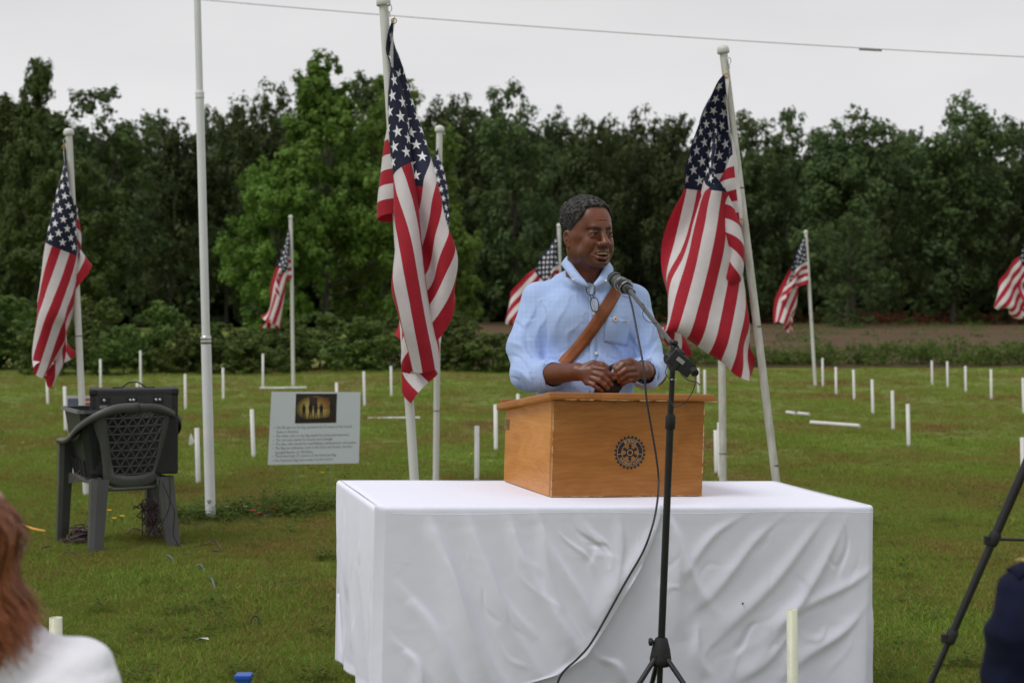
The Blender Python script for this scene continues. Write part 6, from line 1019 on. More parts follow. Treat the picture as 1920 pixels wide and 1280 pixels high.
wire([P3(1276, 700, 4.33), P3(1290, 712, 4.30), P3(1305, 716, 4.28), P3(1312, 722, 4.27)], .0020, 'short black aerial wire curving right under the receiver box')
wire([P3(1251, 685, 4.37), P3(1248, 700, 4.37), P3(1256, 712, 4.39), P3(1258, 740, 4.405), P3(1252, 765, 4.405), P3(1256, 790, 4.40)], .0012, 'thin black wire hanging beside the stand below its clamp')
bxm = thing('receiver_box', 'small black wireless receiver clipped under the boom', 'receiver', P3(1280, 682, 4.33))
mb = MB(); Rb = Matrix.Rotation(math.radians(38), 3, 'Y') ; mb.box(P3(1277, 681, 4.345), (.075, .024, .044), Rb, bev=.003); mb.build('case', M_blackm, bxm)
mb = MB(); mb.box(P3(1276, 676, 4.331), (.024, .002, .012), Rb); mb.build('display', mat('display_grey', (.25, .26, .25), .2), bxm)
mb = MB(); mb.box(P3(1265, 688, 4.331), (.012, .003, .03), Rb, bev=.001); mb.build('battery_door', M_black, bxm)
mb = MB(); mb.lathe(P3(1262, 712, 4.42), [(.0095, 0), (.0105, .001), (.0095, .002)], 14, ax); mb.build('wire_ring', M_metal, ms_)

# ------------------------------------------------------------------ bodies: smooth distance fields turned into one surface
class SDF:
    def __init__(s, lo, hi, h):
        s.lo = np.array(lo, float); s.h = h; s.n = np.ceil((np.array(hi)-s.lo)/h).astype(int)+1
        s.f = np.full(tuple(s.n), .2, dtype=np.float32)
    def span_of(s, lo, hi, pad):
        a = np.clip(np.floor((np.array(lo)-pad-s.lo)/s.h).astype(int), 0, s.n-1); b = np.clip(np.ceil((np.array(hi)+pad-s.lo)/s.h).astype(int)+1, 1, s.n)
        sl = tuple(slice(i, j) for i, j in zip(a, b)); ax = [(s.lo[k]+s.h*np.arange(a[k], b[k])).astype(np.float32) for k in range(3)]
        return sl, np.meshgrid(*ax, indexing='ij', sparse=True)
    def _mix(s, sl, d, k, op):
        f = s.f[sl]
        if op == 'add':
            h = np.maximum(k-np.abs(f-d), 0)/k if k > 0 else 0; s.f[sl] = np.minimum(f, d)-h*h*k*.25
        else:
            d = -d; h = np.maximum(k-np.abs(f-d), 0)/k if k > 0 else 0; s.f[sl] = np.maximum(f, d)+h*h*k*.25
    def ell(s, c, r, k=.01, op='add', rot=None):
        c = np.array(c, float); r = np.array(r if hasattr(r, '__len__') else (r, r, r), float); m = r.max()
        sl, (X, Y, Z) = s.span_of(c-m, c+m, k+.012)
        x, y, z = X-c[0], Y-c[1], Z-c[2]
        if rot is not None:
            R = np.array(rot.transposed()); x, y, z = R[0, 0]*x+R[0, 1]*y+R[0, 2]*z, R[1, 0]*x+R[1, 1]*y+R[1, 2]*z, R[2, 0]*x+R[2, 1]*y+R[2, 2]*z
        k0 = np.sqrt((x/r[0])**2+(y/r[1])**2+(z/r[2])**2)+1e-9; k1 = np.sqrt((x/r[0]**2)**2+(y/r[1]**2)**2+(z/r[2]**2)**2)+1e-9
        s._mix(sl, (k0*(k0-1)/k1).astype(np.float32), k, op); return s
    def cap(s, a, b, ra, rb=None, k=.01, op='add', flat=None):
        a, b = np.array(a, float), np.array(b, float); rb = ra if rb is None else rb; m = max(ra, rb)
        sl, (X, Y, Z) = s.span_of(np.minimum(a, b)-m, np.maximum(a, b)+m, k+.012); d = b-a; L2 = max((d*d).sum(), 1e-9)
        x, y, z = X-a[0], Y-a[1], Z-a[2]; t = np.clip((x*d[0]+y*d[1]+z*d[2])/L2, 0, 1)
        q = np.sqrt((x-t*d[0])**2+((y-t*d[1])*(flat or 1))**2+(z-t*d[2])**2)-(ra+(rb-ra)*t)
        s._mix(sl, q.astype(np.float32), k, op); return s
    def chain(s, pts, rs, k=.004):
        for i in range(len(pts)-1): s.cap(pts[i], pts[i+1], rs[i], rs[i+1], k)
        return s
    def mesh(s):
        F_ = s.f; neg = F_ < 0; n = F_.shape
        acc = np.zeros((n[0]-1, n[1]-1, n[2]-1, 3), np.float32); cnt = np.zeros(acc.shape[:3], np.float32); cross = []
        for ax in range(3):
            sa = [slice(None)]*3; sb = [slice(None)]*3; sa[ax] = slice(0, -1); sb[ax] = slice(1, None)
            A, B = F_[tuple(sa)], F_[tuple(sb)]; m = (A < 0) != (B < 0); I = np.argwhere(m); t = A[m]/(A[m]-B[m]); P = I.astype(np.float32).copy(); P[:, ax] += t
            o1, o2 = [k for k in range(3) if k != ax]
            for d1 in (0, -1):
                for d2 in (0, -1):
                    c = I.copy(); c[:, o1] += d1; c[:, o2] += d2
                    ok = (c >= 0).all(1) & (c[:, 0] < n[0]-1) & (c[:, 1] < n[1]-1) & (c[:, 2] < n[2]-1); cc = c[ok]
                    np.add.at(acc, (cc[:, 0], cc[:, 1], cc[:, 2]), P[ok]); np.add.at(cnt, (cc[:, 0], cc[:, 1], cc[:, 2]), 1)
            cross.append((ax, I, (A < 0)[m]))
        has = cnt > 0; ids = -np.ones(cnt.shape, np.int64); ids[has] = np.arange(has.sum()); V = acc[has]/cnt[has][:, None]; Q = []
        for ax, I, inside in cross:
            o1, o2 = [(1, 2), (2, 0), (0, 1)][ax]
            ok = (I[:, o1] > 0) & (I[:, o2] > 0) & (I[:, o1] < n[o1]-1) & (I[:, o2] < n[o2]-1); I = I[ok]; ins = inside[ok]
            def g_(d1, d2): c = I.copy(); c[:, o1] += d1; c[:, o2] += d2; return ids[c[:, 0], c[:, 1], c[:, 2]]
            q = np.stack([g_(-1, -1), g_(0, -1), g_(0, 0), g_(-1, 0)], 1); q[~ins] = q[~ins][:, ::-1]; Q.append(q)
        Q = np.concatenate(Q); Q = Q[(Q >= 0).all(1)]; return V*s.h+s.lo, Q
def smooth_np(V, Q, it=1, lam=.5):
    E = np.concatenate([Q[:, [0, 1]], Q[:, [1, 2]], Q[:, [2, 3]], Q[:, [3, 0]]]); E = np.concatenate([E, E[:, ::-1]])
    for _ in range(it):
        S = np.zeros_like(V); c = np.zeros(len(V)); np.add.at(S, E[:, 0], V[E[:, 1]]); np.add.at(c, E[:, 0], 1); V = V+lam*(S/np.maximum(c, 1)[:, None]-V)
    return V
def normals_np(V, Q):
    n = np.cross(V[Q[:, 2]]-V[Q[:, 0]], V[Q[:, 3]]-V[Q[:, 1]]); N = np.zeros_like(V)
    for k in range(4): np.add.at(N, Q[:, k], n)
    return N/(np.linalg.norm(N, axis=1)[:, None]+1e-12)
def set_col(me, col, name='tint'):
    a = me.color_attributes.new(name, 'FLOAT_COLOR', 'POINT'); c = np.ones((len(col), 4), np.float32); c[:, :3] = col; a.data.foreach_set('color', c.ravel())

# ------------------------------------------------------------------ the speaker
M_skin = bpy.data.materials.new('brown_skin'); M_skin.use_nodes = True
_t = M_skin.node_tree; _N = _t.nodes; _p = _N['Principled BSDF']; _a = _N.new('ShaderNodeAttribute'); _a.attribute_name = 'tint'
_tc = _N.new('ShaderNodeTexCoord'); _n = _N.new('ShaderNodeTexNoise'); _n.inputs['Scale'].default_value = 45; _n.inputs['Detail'].default_value = 6; _t.links.new(_tc.outputs['Object'], _n.inputs[0])
_x = _N.new('ShaderNodeMixRGB'); _x.blend_type = 'OVERLAY'; _x.inputs[0].default_value = .35; _t.links.new(_a.outputs['Color'], _x.inputs[1]); _t.links.new(_n.outputs[0], _x.inputs[2]); _t.links.new(_x.outputs[0], _p.inputs['Base Color'])
_p.inputs['Roughness'].default_value = .38; _p.inputs['Specular IOR Level'].default_value = .42; _p.inputs['Subsurface Weight'].default_value = .12; _p.inputs['Subsurface Radius'].default_value = (.012, .004, .002); _p.inputs['Subsurface Scale'].default_value = .6
_n2 = _N.new('ShaderNodeTexNoise'); _n2.inputs['Scale'].default_value = 420; _n2.inputs['Detail'].default_value = 3; _t.links.new(_tc.outputs['Object'], _n2.inputs[0])
_b = _N.new('ShaderNodeBump'); _b.inputs['Strength'].default_value = .22; _b.inputs['Distance'].default_value = .0012; _t.links.new(_n2.outputs[0], _b.inputs['Height']); _t.links.new(_b.outputs[0], _p.inputs['Normal'])
SKIN = np.array([.132, .043, .0205])

def build_head(mouth=True):
    """local frame: x to the viewer's right, -y out of the face, z up, eyes at z = 0"""
    s = SDF((-.105, -.145, -.23), (.105, .125, .135), .0021)
    s.ell((0, .018, .045), (.0765, .098, .082), .01)                 # skull
    s.ell((0, -.018, .030), (.0665, .074, .072), .03)                # forehead
    s.ell((0, -.018, -.045), (.0605, .070, .070), .03)               # face
    s.ell((0, -.020, -.088), (.050, .060, .036), .03)                # lower jaw
    for sx in (-1, 1):
        s.cap((sx*.056, .018, -.062), (sx*.027, -.058, -.100), .0165, .018, .026)     # jaw line
        s.ell((sx*.038, -.062, -.035), (.026, .022, .024), .022)     # cheek
        s.ell((sx*.046, -.048, -.066), (.024, .026, .026), .022)     # lower cheek
        s.ell((sx*.054, -.030, -.012), (.018, .028, .016), .02); s.ell((sx*.058, .0, -.030), (.0165, .034, .045), .02); s.ell((sx*.057, -.018, .012), (.014, .034, .028), .02)      # cheekbone
    s.ell((0, -.080, -.106), (.022, .018, .017), .022)               # chin
    s.cap((-.030, -.083, .020), (.030, -.083, .020), .0105, .0105, .016)   # brow ridge
    for sx in (-1, 1): s.ell((sx*.0325, -.103, -.001), (.0190, .0205, .0130), .012, 'sub')   # sockets
    s.cap((0, -.086, .014), (0, -.106, -.024), .0090, .0130, .010)   # nose bridge
    s.ell((0, -.1125, -.0355), (.0165, .0160, .0140), .007)           # tip
    for sx in (-1, 1):
        s.ell((sx*.0190, -.0990, -.0385), (.0120, .0150, .0112), .005)
        s.ell((sx*.0090, -.1080, -.0495), (.0055, .0075, .0045), .003, 'sub')
    s.ell((0, -.082, -.058), (.030, .018, .018), .012)               # muzzle
    # eyelids round the eyeballs
    for sx in (-1, 1):
        c = np.array((sx*.0325, -.0765, -.001)); s.ell(c, (.0165, .0145, .0135), .006)
        s.ell(c+(0, -.0125, -.0002), (.0128, .0120, .0033), .0025, 'sub')
        s.cap(c+(-.012, -.0115, .0062), c+(.012, -.0115, .0062), .0024, .0024, .003)
        s.cap(c+(-.0125, -.0085, -.0105), c+(.0125, -.0085, -.0105), .0030, .0030, .006)    # bag below
    # lips, open with teeth showing
    up = [(-.0385, -.0745, -.0695), (-.019, -.0945, -.0650), (0, -.1010, -.0635), (.019, -.0945, -.0650), (.0385, -.0745, -.0695)]
    lo = [(-.0375, -.0745, -.0720), (-.019, -.0925, -.0870), (0, -.0985, -.0915), (.019, -.0925, -.0870), (.0375, -.0745, -.0720)]
    s.ell((0, -.092, -.0762), (.0300, .024, .0084), .003, 'sub')
    s.chain(up, [.0028, .0048, .0046, .0048, .0028], .004); s.chain(lo, [.0028, .0060, .0072, .0060, .0028], .004)
    s.ell((0, -.091, -.0955), (.020, .010, .0045), .008, 'sub')
    for sx in (-1, 1): s.cap((sx*.029, -.0945, -.040), (sx*.0415, -.078, -.070), .0036, .0030, .008, 'sub')   # smile lines
    for z in (.045, .056): s.cap((-.028, -.0925, z), (.028, -.0925, z), .0016, .0016, .004, 'sub')
    # auricles
    for sx in (-1, 1):
        R = Matrix.Rotation(math.radians(-14*sx), 3, 'Z') @ Matrix.Rotation(math.radians(-8), 3, 'X'); c = np.array((sx*.079, .020, -.018))
        s.ell(c, (.0085, .0185, .0305), .006, rot=R); s.ell(c+(sx*.0065, -.002, .003), (.0060, .0105, .0180), .003, 'sub', rot=R); s.ell(c+(sx*.004, -.002, -.004), (.0050, .0060, .0085), .003, rot=R)
        s.ell(c+(-sx*.002, -.008, -.028), (.006, .009, .010), .004)
    s.cap((0, .022, -.06), (0, .056, -.225), .062, .060, .03)         # neck
    s.cap((0, -.015, -.115), (0, -.010, -.155), .030, .034, .03); s.ell((0, -.035, -.150), (.011, .012, .014), .012)
    V, Q = s.mesh(); V = smooth_np(V, Q, 1, .35); V = V.astype(float)
    x, y, z = V.T; col = np.tile(SKIN, (len(V), 1)).astype(float)
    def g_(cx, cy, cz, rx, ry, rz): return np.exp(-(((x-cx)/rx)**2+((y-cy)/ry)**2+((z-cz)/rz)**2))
    hi = g_(0, -.095, .055, .045, .03, .03)+.7*g_(.038, -.08, -.03, .02, .03, .018)+.7*g_(-.038, -.08, -.03, .02, .03, .018)+.6*g_(0, -.12, -.03, .014, .02, .02); col *= (1+.28*np.clip(hi, 0, 1))[:, None]  # painted highlights: forehead, cheeks and nose tip lightened in the skin colour
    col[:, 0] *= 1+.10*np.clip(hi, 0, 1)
    lipm = np.zeros(len(V))
    for P_, w in ((up, .0048), (lo, .0068)):
        for i in range(4):
            a, b = np.array(P_[i]), np.array(P_[i+1]); d = b-a; t = np.clip(((V-a) @ d)/(d @ d), 0, 1); dist = np.linalg.norm(V-a-t[:, None]*d, axis=1)+.30*np.clip(np.abs(V[:, 0])-.032, 0, 1); lipm = np.maximum(lipm, np.clip(1.6-dist/w, 0, 1))
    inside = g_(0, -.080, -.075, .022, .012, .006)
    lipc = np.array([.235, .075, .058]); col = col*(1-.8*lipm[:, None])+lipc*.8*lipm[:, None]
    beard = np.clip(g_(0, -.085, -.108, .040, .04, .022)+g_(.05, -.03, -.085, .030, .05, .034)+g_(-.05, -.03, -.085, .030, .05, .034)+1.8*g_(0, -.1, -.0565, .028, .02, .0070)+.9*g_(.031, -.085, -.075, .007, .02, .016)+.9*g_(-.031, -.085, -.075, .007, .02, .016), 0, 1)*(1-lipm)
    col = col*(1-.55*beard[:, None])+np.array([.046, .033, .029])*.55*beard[:, None]
    brow = np.zeros(len(V))
    for sx in (-1, 1):
        pts = [(sx*.014, .0150), (sx*.025, .0205), (sx*.039, .0225), (sx*.049, .0170)]
        for (ax_, az), (bx, bz) in zip(pts[:-1], pts[1:]):
            dx, dz = bx-ax_, bz-az; t = np.clip(((x-ax_)*dx+(z-az)*dz)/(dx*dx+dz*dz), 0, 1); brow = np.maximum(brow, np.clip(1.5-np.hypot(x-ax_-t*dx, z-az-t*dz)/.0048, 0, 1))
    brow *= (y < -.03); col = col*(1-.88*brow[:, None])+np.array([.016, .012, .010])*.88*brow[:, None]
    dark = np.clip(g_(.0325, -.09, -.001, .016, .02, .008)+g_(-.0325, -.09, -.001, .016, .02, .008), 0, 1)*.40+.7*inside; col *= (1-np.clip(dark, 0, .9))[:, None]  # eye hollows and open mouth darkened: shade painted into the skin
    nostril_shade = g_(.0090, -.108, -.0485, .006, .008, .0035)+g_(-.0090, -.108, -.0485, .006, .008, .0035); col *= (1-.75*np.clip(nostril_shade, 0, 1))[:, None]  # shade inside the nostrils painted into the skin colour
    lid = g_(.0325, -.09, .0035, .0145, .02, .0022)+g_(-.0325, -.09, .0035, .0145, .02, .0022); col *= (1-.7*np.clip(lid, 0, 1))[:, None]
    return V, Q, col
HC = Vector((.266, 5.385, 1.569)); HS = .955          # eye level point of the speaker's head
HR = Matrix.Rotation(math.radians(31), 3, 'Z') @ Matrix.Rotation(math.radians(-2), 3, 'Y') @ Matrix.Rotation(math.radians(3), 3, 'X')
def hw(v): return HC+HR @ (Vector(v)*HS)
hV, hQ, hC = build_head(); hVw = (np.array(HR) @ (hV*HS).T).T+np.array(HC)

# arms and hands; positions read from the picture at these distances
s = SDF((-.06, 4.98, .82), (.56, 5.66, 1.46), .0032)
def A_(px, py, Y): return np.array(at(px, py, Y))
s.ell((.255, 5.50, 1.18), (.140, .070, .19), .05); s.cap((.14, 5.50, 1.33), (.37, 5.50, 1.33), .035, .035, .04); s.cap((.258, 5.46, 1.33), (.266, 5.43, 1.44), .050, .055, .03)
shR, elR, wrR = A_(1000, 545, 5.50), A_(992, 704, 5.40), A_(1083, 697, 5.205)
shL, elL, wrL = A_(1197, 548, 5.50), A_(1227, 700, 5.44), A_(1207, 694, 5.235)
for a, b, c in ((shR, elR, wrR), (shL, elL, wrL)):
    s.cap(a+np.array((0, .01, -.03)), b, .032, .038, .02); m_ = b+(c-b)*.35; s.cap(b, m_, .042, .041, .02); s.cap(m_, c, .041, .0285, .02)
def finger(pts, r0, r1): 
    n = len(pts); s.chain(pts, [r0+(r1-r0)*i/(n-1) for i in range(n)], .0035)
Yh = 5.165
# right hand (on the viewer's left): back of the hand up, fingers pinching the dark folded cloth
s.cap(wrR, A_(1098, 699, 5.185), .0270, .0250, .012, flat=1.25)
for px, py in ((1114, 691), (1112, 699), (1108, 708), (1101, 716)): s.cap(A_(1092, 698, 5.19), A_(px, py, 5.170), .0185, .0125, .010)
finger([A_(1114, 690, 5.168), A_(1133, 693, 5.150), A_(1144, 702, 5.145), A_(1150, 710, 5.148)], .0105, .0078)
finger([A_(1112, 699, 5.165), A_(1130, 704, 5.142), A_(1141, 714, 5.138), A_(1147, 721, 5.142)], .0105, .0080)
finger([A_(1108, 708, 5.165), A_(1124, 714, 5.142), A_(1134, 722, 5.138), A_(1140, 728, 5.142)], .0100, .0078)
finger([A_(1101, 716, 5.168), A_(1114, 722, 5.150), A_(1123, 728, 5.147), A_(1129, 732, 5.150)], .0090, .0070)
finger([A_(1096, 688, 5.185), A_(1112, 681, 5.180), A_(1130, 684, 5.172), A_(1143, 692, 5.168)], .0125, .0090)
# left hand (on the viewer's right): knuckles to the viewer, fingers curled, thumb on top of the black tip
s.cap(wrL, A_(1197, 694, 5.195), .0270, .0260, .012, flat=1.2)
for px, py in ((1186, 683), (1189, 692), (1190, 702), (1188, 711)): s.cap(A_(1200, 694, 5.20), A_(px, py, 5.165), .0175, .0130, .010)
finger([A_(1186, 682, 5.165), A_(1170, 683, 5.135), A_(1159, 692, 5.130), A_(1153, 700, 5.142)], .0110, .0082)
finger([A_(1189, 692, 5.160), A_(1174, 693, 5.128), A_(1162, 701, 5.126), A_(1156, 708, 5.140)], .0112, .0082)
finger([A_(1190, 702, 5.160), A_(1176, 703, 5.130), A_(1166, 710, 5.130), A_(1161, 715, 5.144)], .0105, .0080)
finger([A_(1188, 711, 5.165), A_(1178, 713, 5.140), A_(1170, 718, 5.140), A_(1167, 721, 5.150)], .0092, .0072)
finger([A_(1196, 684, 5.185), A_(1182, 677, 5.160), A_(1166, 681, 5.142), A_(1153, 688, 5.136)], .0130, .0098)
aV, aQ = s.mesh(); aV = smooth_np(aV, aQ, 1, .3)
aC = np.tile(SKIN*np.array([1.0, .98, .98]), (len(aV), 1)); zz_ = aV[:, 2]
tipL = A_(1153, 689, 5.126); nail = np.exp(-(np.linalg.norm(aV-tipL, axis=1)/.0062)**2); aC = aC*(1-.75*nail[:, None])+np.array([.42, .22, .16])*.75*nail[:, None]
for q in ((1150, 710, 5.137), (1147, 721, 5.131), (1140, 728, 5.131), (1129, 732, 5.140), (1153, 700, 5.133), (1156, 708, 5.13), (1161, 715, 5.134)):
    nl = np.exp(-(np.linalg.norm(aV-A_(*q), axis=1)/.0052)**2); aC = aC*(1-.45*nl[:, None])+np.array([.34, .17, .12])*.45*nl[:, None]
aC *= (1-.18*np.clip(np.sin((aV[:, 0]+aV[:, 2])*900)*.5, 0, 1)*(aV[:, 1] < 5.19))[:, None]
person = thing('person', 'speaker in a light blue shirt standing behind the wooden lectern, hands together', 'person', (.26, 5.50, 0))
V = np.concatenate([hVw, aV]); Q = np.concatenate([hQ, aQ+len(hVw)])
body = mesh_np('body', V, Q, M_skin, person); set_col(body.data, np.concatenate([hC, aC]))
# eyes
M_eye = mat('eye_white', (.22, .19, .16), .25); M_iris = mat('iris', (.012, .007, .004), .08); M_teeth = mat('teeth', (.60, .54, .43), .3)
for sx in (-1, 1):
    c = Vector((sx*.0325, -.0775, -.001)); gz = Vector((.18, -1, -.05)).normalized(); mb = MB(); mb.lathe(hw(c-gz*.0118*0), [(.0118*math.sin(a)*HS+.00001, -.0118*math.cos(a)*HS) for a in np.linspace(0, math.pi, 12)], 18, HR @ gz); e = mb.build('eye', M_eye, person)
    mb = MB(); mb.lathe(hw(c+gz*.0105), [(.0062, 0), (.0055, .0012), (.003, .0018), (.0001, .0020)], 16, HR @ gz); mb.build('iris', M_iris, e)
mb = MB(); tp_ = [hw((x, -.0890+9*x*x, -.0712)) for x in np.linspace(-.022, .022, 9)]
mb.tube(tp_, .0050, 8, flat=1.0); mb.build('teeth', M_teeth, person)
# hair: a close cap of tight grey curls
def hair_mesh():
    V, Q = hV, hQ; N = normals_np(V, Q); x, y, z = V.T
    ff = np.interp(np.abs(x), [0, .028, .046, .060, .072, .09], [.093, .094, .086, .062, .036, .0])       # hairline height by side
    m1 = (z-ff)/.004*(y < -.02)+(y >= -.02)*9
    side_line = np.interp(y, [-.05, -.02, .0, .018, .045, .10, .13], [.055, .022, .004, .012, -.028, -.052, -.05])
    m2 = (z-side_line)/.005
    mask = np.clip(np.minimum(m1, m2), 0, 1); lobe = (np.abs(x) > .074) & (z < .012); mask[lobe] = 0
    keep = mask[Q].min(1) > .02; Qk = Q[keep]; u_ = np.unique(Qk); mp_ = -np.ones(len(V), int); mp_[u_] = np.arange(len(u_)); W = V[u_]; Nn = N[u_]; mk = mask[u_]
    t = .0018+.0085*np.clip((W[:, 2]-.01)/.07, 0, 1)+.004*np.clip(W[:, 1]/.08, 0, 1)
    nn = np.array([mnoise.noise(Vector(p)*230)*.6+mnoise.noise(Vector(p)*450)*.5+.9*mnoise.noise(Vector(p)*85) for p in W]); t = t*np.clip(mk*1.1, 0, 1)*(1+.38*nn)
    c = .5+.9*nn; base = np.array([.012, .011, .011])[None]+np.array([.16, .156, .15])[None]*np.clip(c-.55+.25*np.clip((W[:, 2]-.05)/.05, 0, 1), 0, 1)[:, None]
    return W+Nn*t[:, None], mp_[Qk], base, W, Nn, t
HV, HQ, hair_tint, W0, N0, T0 = hair_mesh(); HVw = (np.array(HR) @ (HV*HS).T).T+np.array(HC)
M_hair = mat('grey_hair', (1, 1, 1), .85, attr='tint', spec=.2)
hair = mesh_np('hair', HVw, HQ, M_hair, person); set_col(hair.data, hair_tint)
gh = np.random.default_rng(3); sel_ = gh.choice(len(W0), 16000); V = []; Fq = []; cc = []
Np_ = HV[sel_]; Nn_ = N0[sel_]; tt_ = T0[sel_]
for p, n, t in zip(Np_, Nn_, tt_):
    if t < .0025: continue
    d1 = np.cross(n, gh.normal(size=3)); d1 /= np.linalg.norm(d1)+1e-9; r = gh.uniform(.0012, .0030); k = len(V); w = .00028; wv = np.cross(n, d1)*w; g0 = gh.uniform(.006, .06)+.20*(gh.uniform() < .22)
    for a in np.linspace(.2, 3.4, 5): q = p-n*.001+d1*r*(1-math.cos(a))+n*(r*1.25*math.sin(a)); V += [q-wv, q+wv]; cc += [[g0, g0*.97, g0*.94]]*2
    Fq += [(k+2*i, k+2*i+2, k+2*i+3, k+2*i+1) for i in range(4)]
V = (np.array(HR) @ (np.array(V)*HS).T).T+np.array(HC); o = mesh_np('curls', V, np.array(Fq), M_hair, hair); set_col(o.data, np.array(cc)); o['kind'] = 'stuff'

# shirt ------------------------------------------------------------------
s = SDF((-.11, 5.15, .80), (.60, 5.74, 1.50), .0042)
s.ell((.250, 5.485, 1.235), (.178, .118, .185), .05); s.ell((.258, 5.465, 1.03), (.172, .138, .21), .06)
s.cap((.122, 5.50, 1.330), (.392, 5.50, 1.334), .058, .058, .05); s.cap((.19, 5.49, 1.385), (.33, 5.49, 1.385), .052, .052, .04)
s.cap((.262, 5.455, 1.36), (.264, 5.452, 1.435), .084, .070, .035)
s.ell((.20, 5.40, 1.27), (.09, .055, .09), .05); s.ell((.32, 5.40, 1.27), (.09, .055, .09), .05)
R1, R2, R3 = A_(1008, 558, 5.50), A_(985, 650, 5.45), A_(990, 700, 5.395)
s.cap(R1, R2, .056, .060, .035); s.cap(R2, R3, .061, .057, .03); s.cap(R3, A_(1022, 705, 5.335), .060, .050, .02)
s.cap(A_(1012, 706, 5.345), A_(1034, 703, 5.318), .052, .052, .005)
L1, L2, L3 = A_(1190, 562, 5.50), A_(1209, 650, 5.47), A_(1220, 692, 5.43)
s.cap(L1, L2, .055, .054, .035); s.cap(L2, L3, .055, .053, .03); s.cap(L3, A_(1214, 700, 5.32), .056, .051, .02)
s.cap(A_(1214, 699, 5.33), A_(1208, 698, 5.295), .053, .052, .005)
# raised neckline round the collar, then the openings for neck and cuffs
ringp = [(.266+.070*math.sin(a), 5.437-.074*math.cos(a), 1.386+.036*(1-math.cos(a))*.5) for a in np.linspace(.38, 2*math.pi-.38, 15)]
for a, b in zip(ringp[:-1], ringp[1:]): s.cap(a, b, .011, .011, .02)
s.cap((.264, 5.44, 1.475), (.268, 5.405, 1.56), .058, .072, .006, 'sub'); s.ell((.274, 5.345, 1.412), (.020, .045, .042), .008, 'sub')
s.cap(A_(1026, 704, 5.325), A_(1062, 700, 5.24), .041, .041, .003, 'sub'); s.cap(A_(1210, 698, 5.31), A_(1203, 696, 5.20), .040, .040, .003, 'sub')
s.ell((.26, 5.48, .80), (.4, .4, .035), .01, 'sub')
sV, sQ = s.mesh(); sV = smooth_np(sV, sQ, 2, .5); sN = normals_np(sV, sQ)
def shp(px, py, Y=5.36): p = at(px, py, Y); return (p.x, p.z)
def SF(x0, y0, x1, y1, amp, w): return (shp(x0, y0), shp(x1, y1), amp, w)
gs = np.random.default_rng(8)
SFs = [SF(1010, 570, 1040, 680, -.012, .014), SF(1180, 590, 1192, 690, -.012, .013), SF(975, 560, 955, 650, .006, .012), SF(1000, 560, 985, 640, .008, .012), SF(1018, 580, 1010, 650, .006, .009),
  SF(960, 600, 1005, 660, -.007, .010), SF(955, 640, 1010, 680, .009, .011), SF(950, 665, 1000, 690, -.007, .008), SF(960, 690, 1015, 735, .008, .010), SF(955, 705, 990, 738, -.006, .007), SF(985, 640, 1020, 655, .007, .008), SF(1000, 680, 1030, 672, .006, .006),
  SF(1205, 570, 1225, 640, .007, .010), SF(1232, 600, 1200, 655, .008, .010), SF(1238, 640, 1195, 672, -.007, .008), SF(1236, 655, 1190, 690, .008, .008), SF(1200, 640, 1180, 680, .006, .008), SF(1236, 690, 1215, 735, .007, .008), SF(1222, 680, 1200, 668, .006, .006),
  SF(1130, 600, 1165, 680, -.005, .009), SF(1148, 610, 1178, 690, .006, .010), SF(1120, 640, 1150, 700, .005, .009), SF(1165, 640, 1180, 720, -.006, .010), SF(1060, 560, 1040, 650, .005, .012), SF(1045, 540, 1030, 600, -.004, .010),
  SF(1085, 600, 1060, 660, .004, .010), SF(1090, 690, 1150, 735, .004, .010), SF(1040, 690, 1060, 740, -.006, .010), SF(1075, 540, 1100, 590, .004, .009), SF(1150, 540, 1120, 590, .004, .008), SF(1195, 545, 1160, 570, .004, .009), SF(1010, 540, 1050, 560, .004, .010),
  SF(1100, 620, 1085, 735, .003, .008), SF(1125, 660, 1130, 740, .004, .008)]
for k in range(60):
    x = gs.uniform(955, 1230); y = gs.uniform(540, 735); a = gs.normal(1.9 if x > 1100 else 1.3, .7); l = gs.uniform(12, 45); SFs.append(SF(x, y, x+l*math.cos(a), y+l*math.sin(a), gs.normal(0, .0022), gs.uniform(.004, .008)))
X_s, Z_s = sV[:, 0]*5.36/sV[:, 1], EYE+(sV[:, 2]-EYE)*5.36/sV[:, 1]
dS = .75*seg_field(X_s, Z_s, SFs)*np.clip(-sN[:, 1]*1.6+.5, 0, 1)
low = np.array([mnoise.noise(Vector(p)*11)*.004+mnoise.noise(Vector((p[0]*9, p[1]*9, p[2]*26)))*.0035*(1 if (p[0] < .09 or p[0] > .43) else .3) for p in sV])
sV = sV+sN*(dS+low)[:, None]
M_shirt = bpy.data.materials.new('blue_check_cotton'); M_shirt.use_nodes = True
_t = M_shirt.node_tree; _N = _t.nodes; _L = _t.links; _p = _N['Principled BSDF']; _p.inputs['Roughness'].default_value = .8; _p.inputs['Sheen Weight'].default_value = .2
_tc = _N.new('ShaderNodeTexCoord'); _sp = _N.new('ShaderNodeSeparateXYZ'); _L.new(_tc.outputs['Object'], _sp.inputs[0])
def _line(sock, period, width, shift=0):
    a = _N.new('ShaderNodeMath'); a.operation = 'MULTIPLY_ADD'; a.inputs[1].default_value = 1/period; a.inputs[2].default_value = shift; _L.new(sock, a.inputs[0]); f = _N.new('ShaderNodeMath'); f.operation = 'FRACT'; _L.new(a.outputs[0], f.inputs[0])
    c = _N.new('ShaderNodeMath'); c.operation = 'LESS_THAN'; c.inputs[1].default_value = width; _L.new(f.outputs[0], c.inputs[0]); return c.outputs[0]
_sx = _line(_sp.outputs[0], .0165, .085); _sz = _line(_sp.outputs[2], .0175, .08)
_mx = _N.new('ShaderNodeMath'); _mx.operation = 'MAXIMUM'; _L.new(_sx, _mx.inputs[0]); _L.new(_sz, _mx.inputs[1])
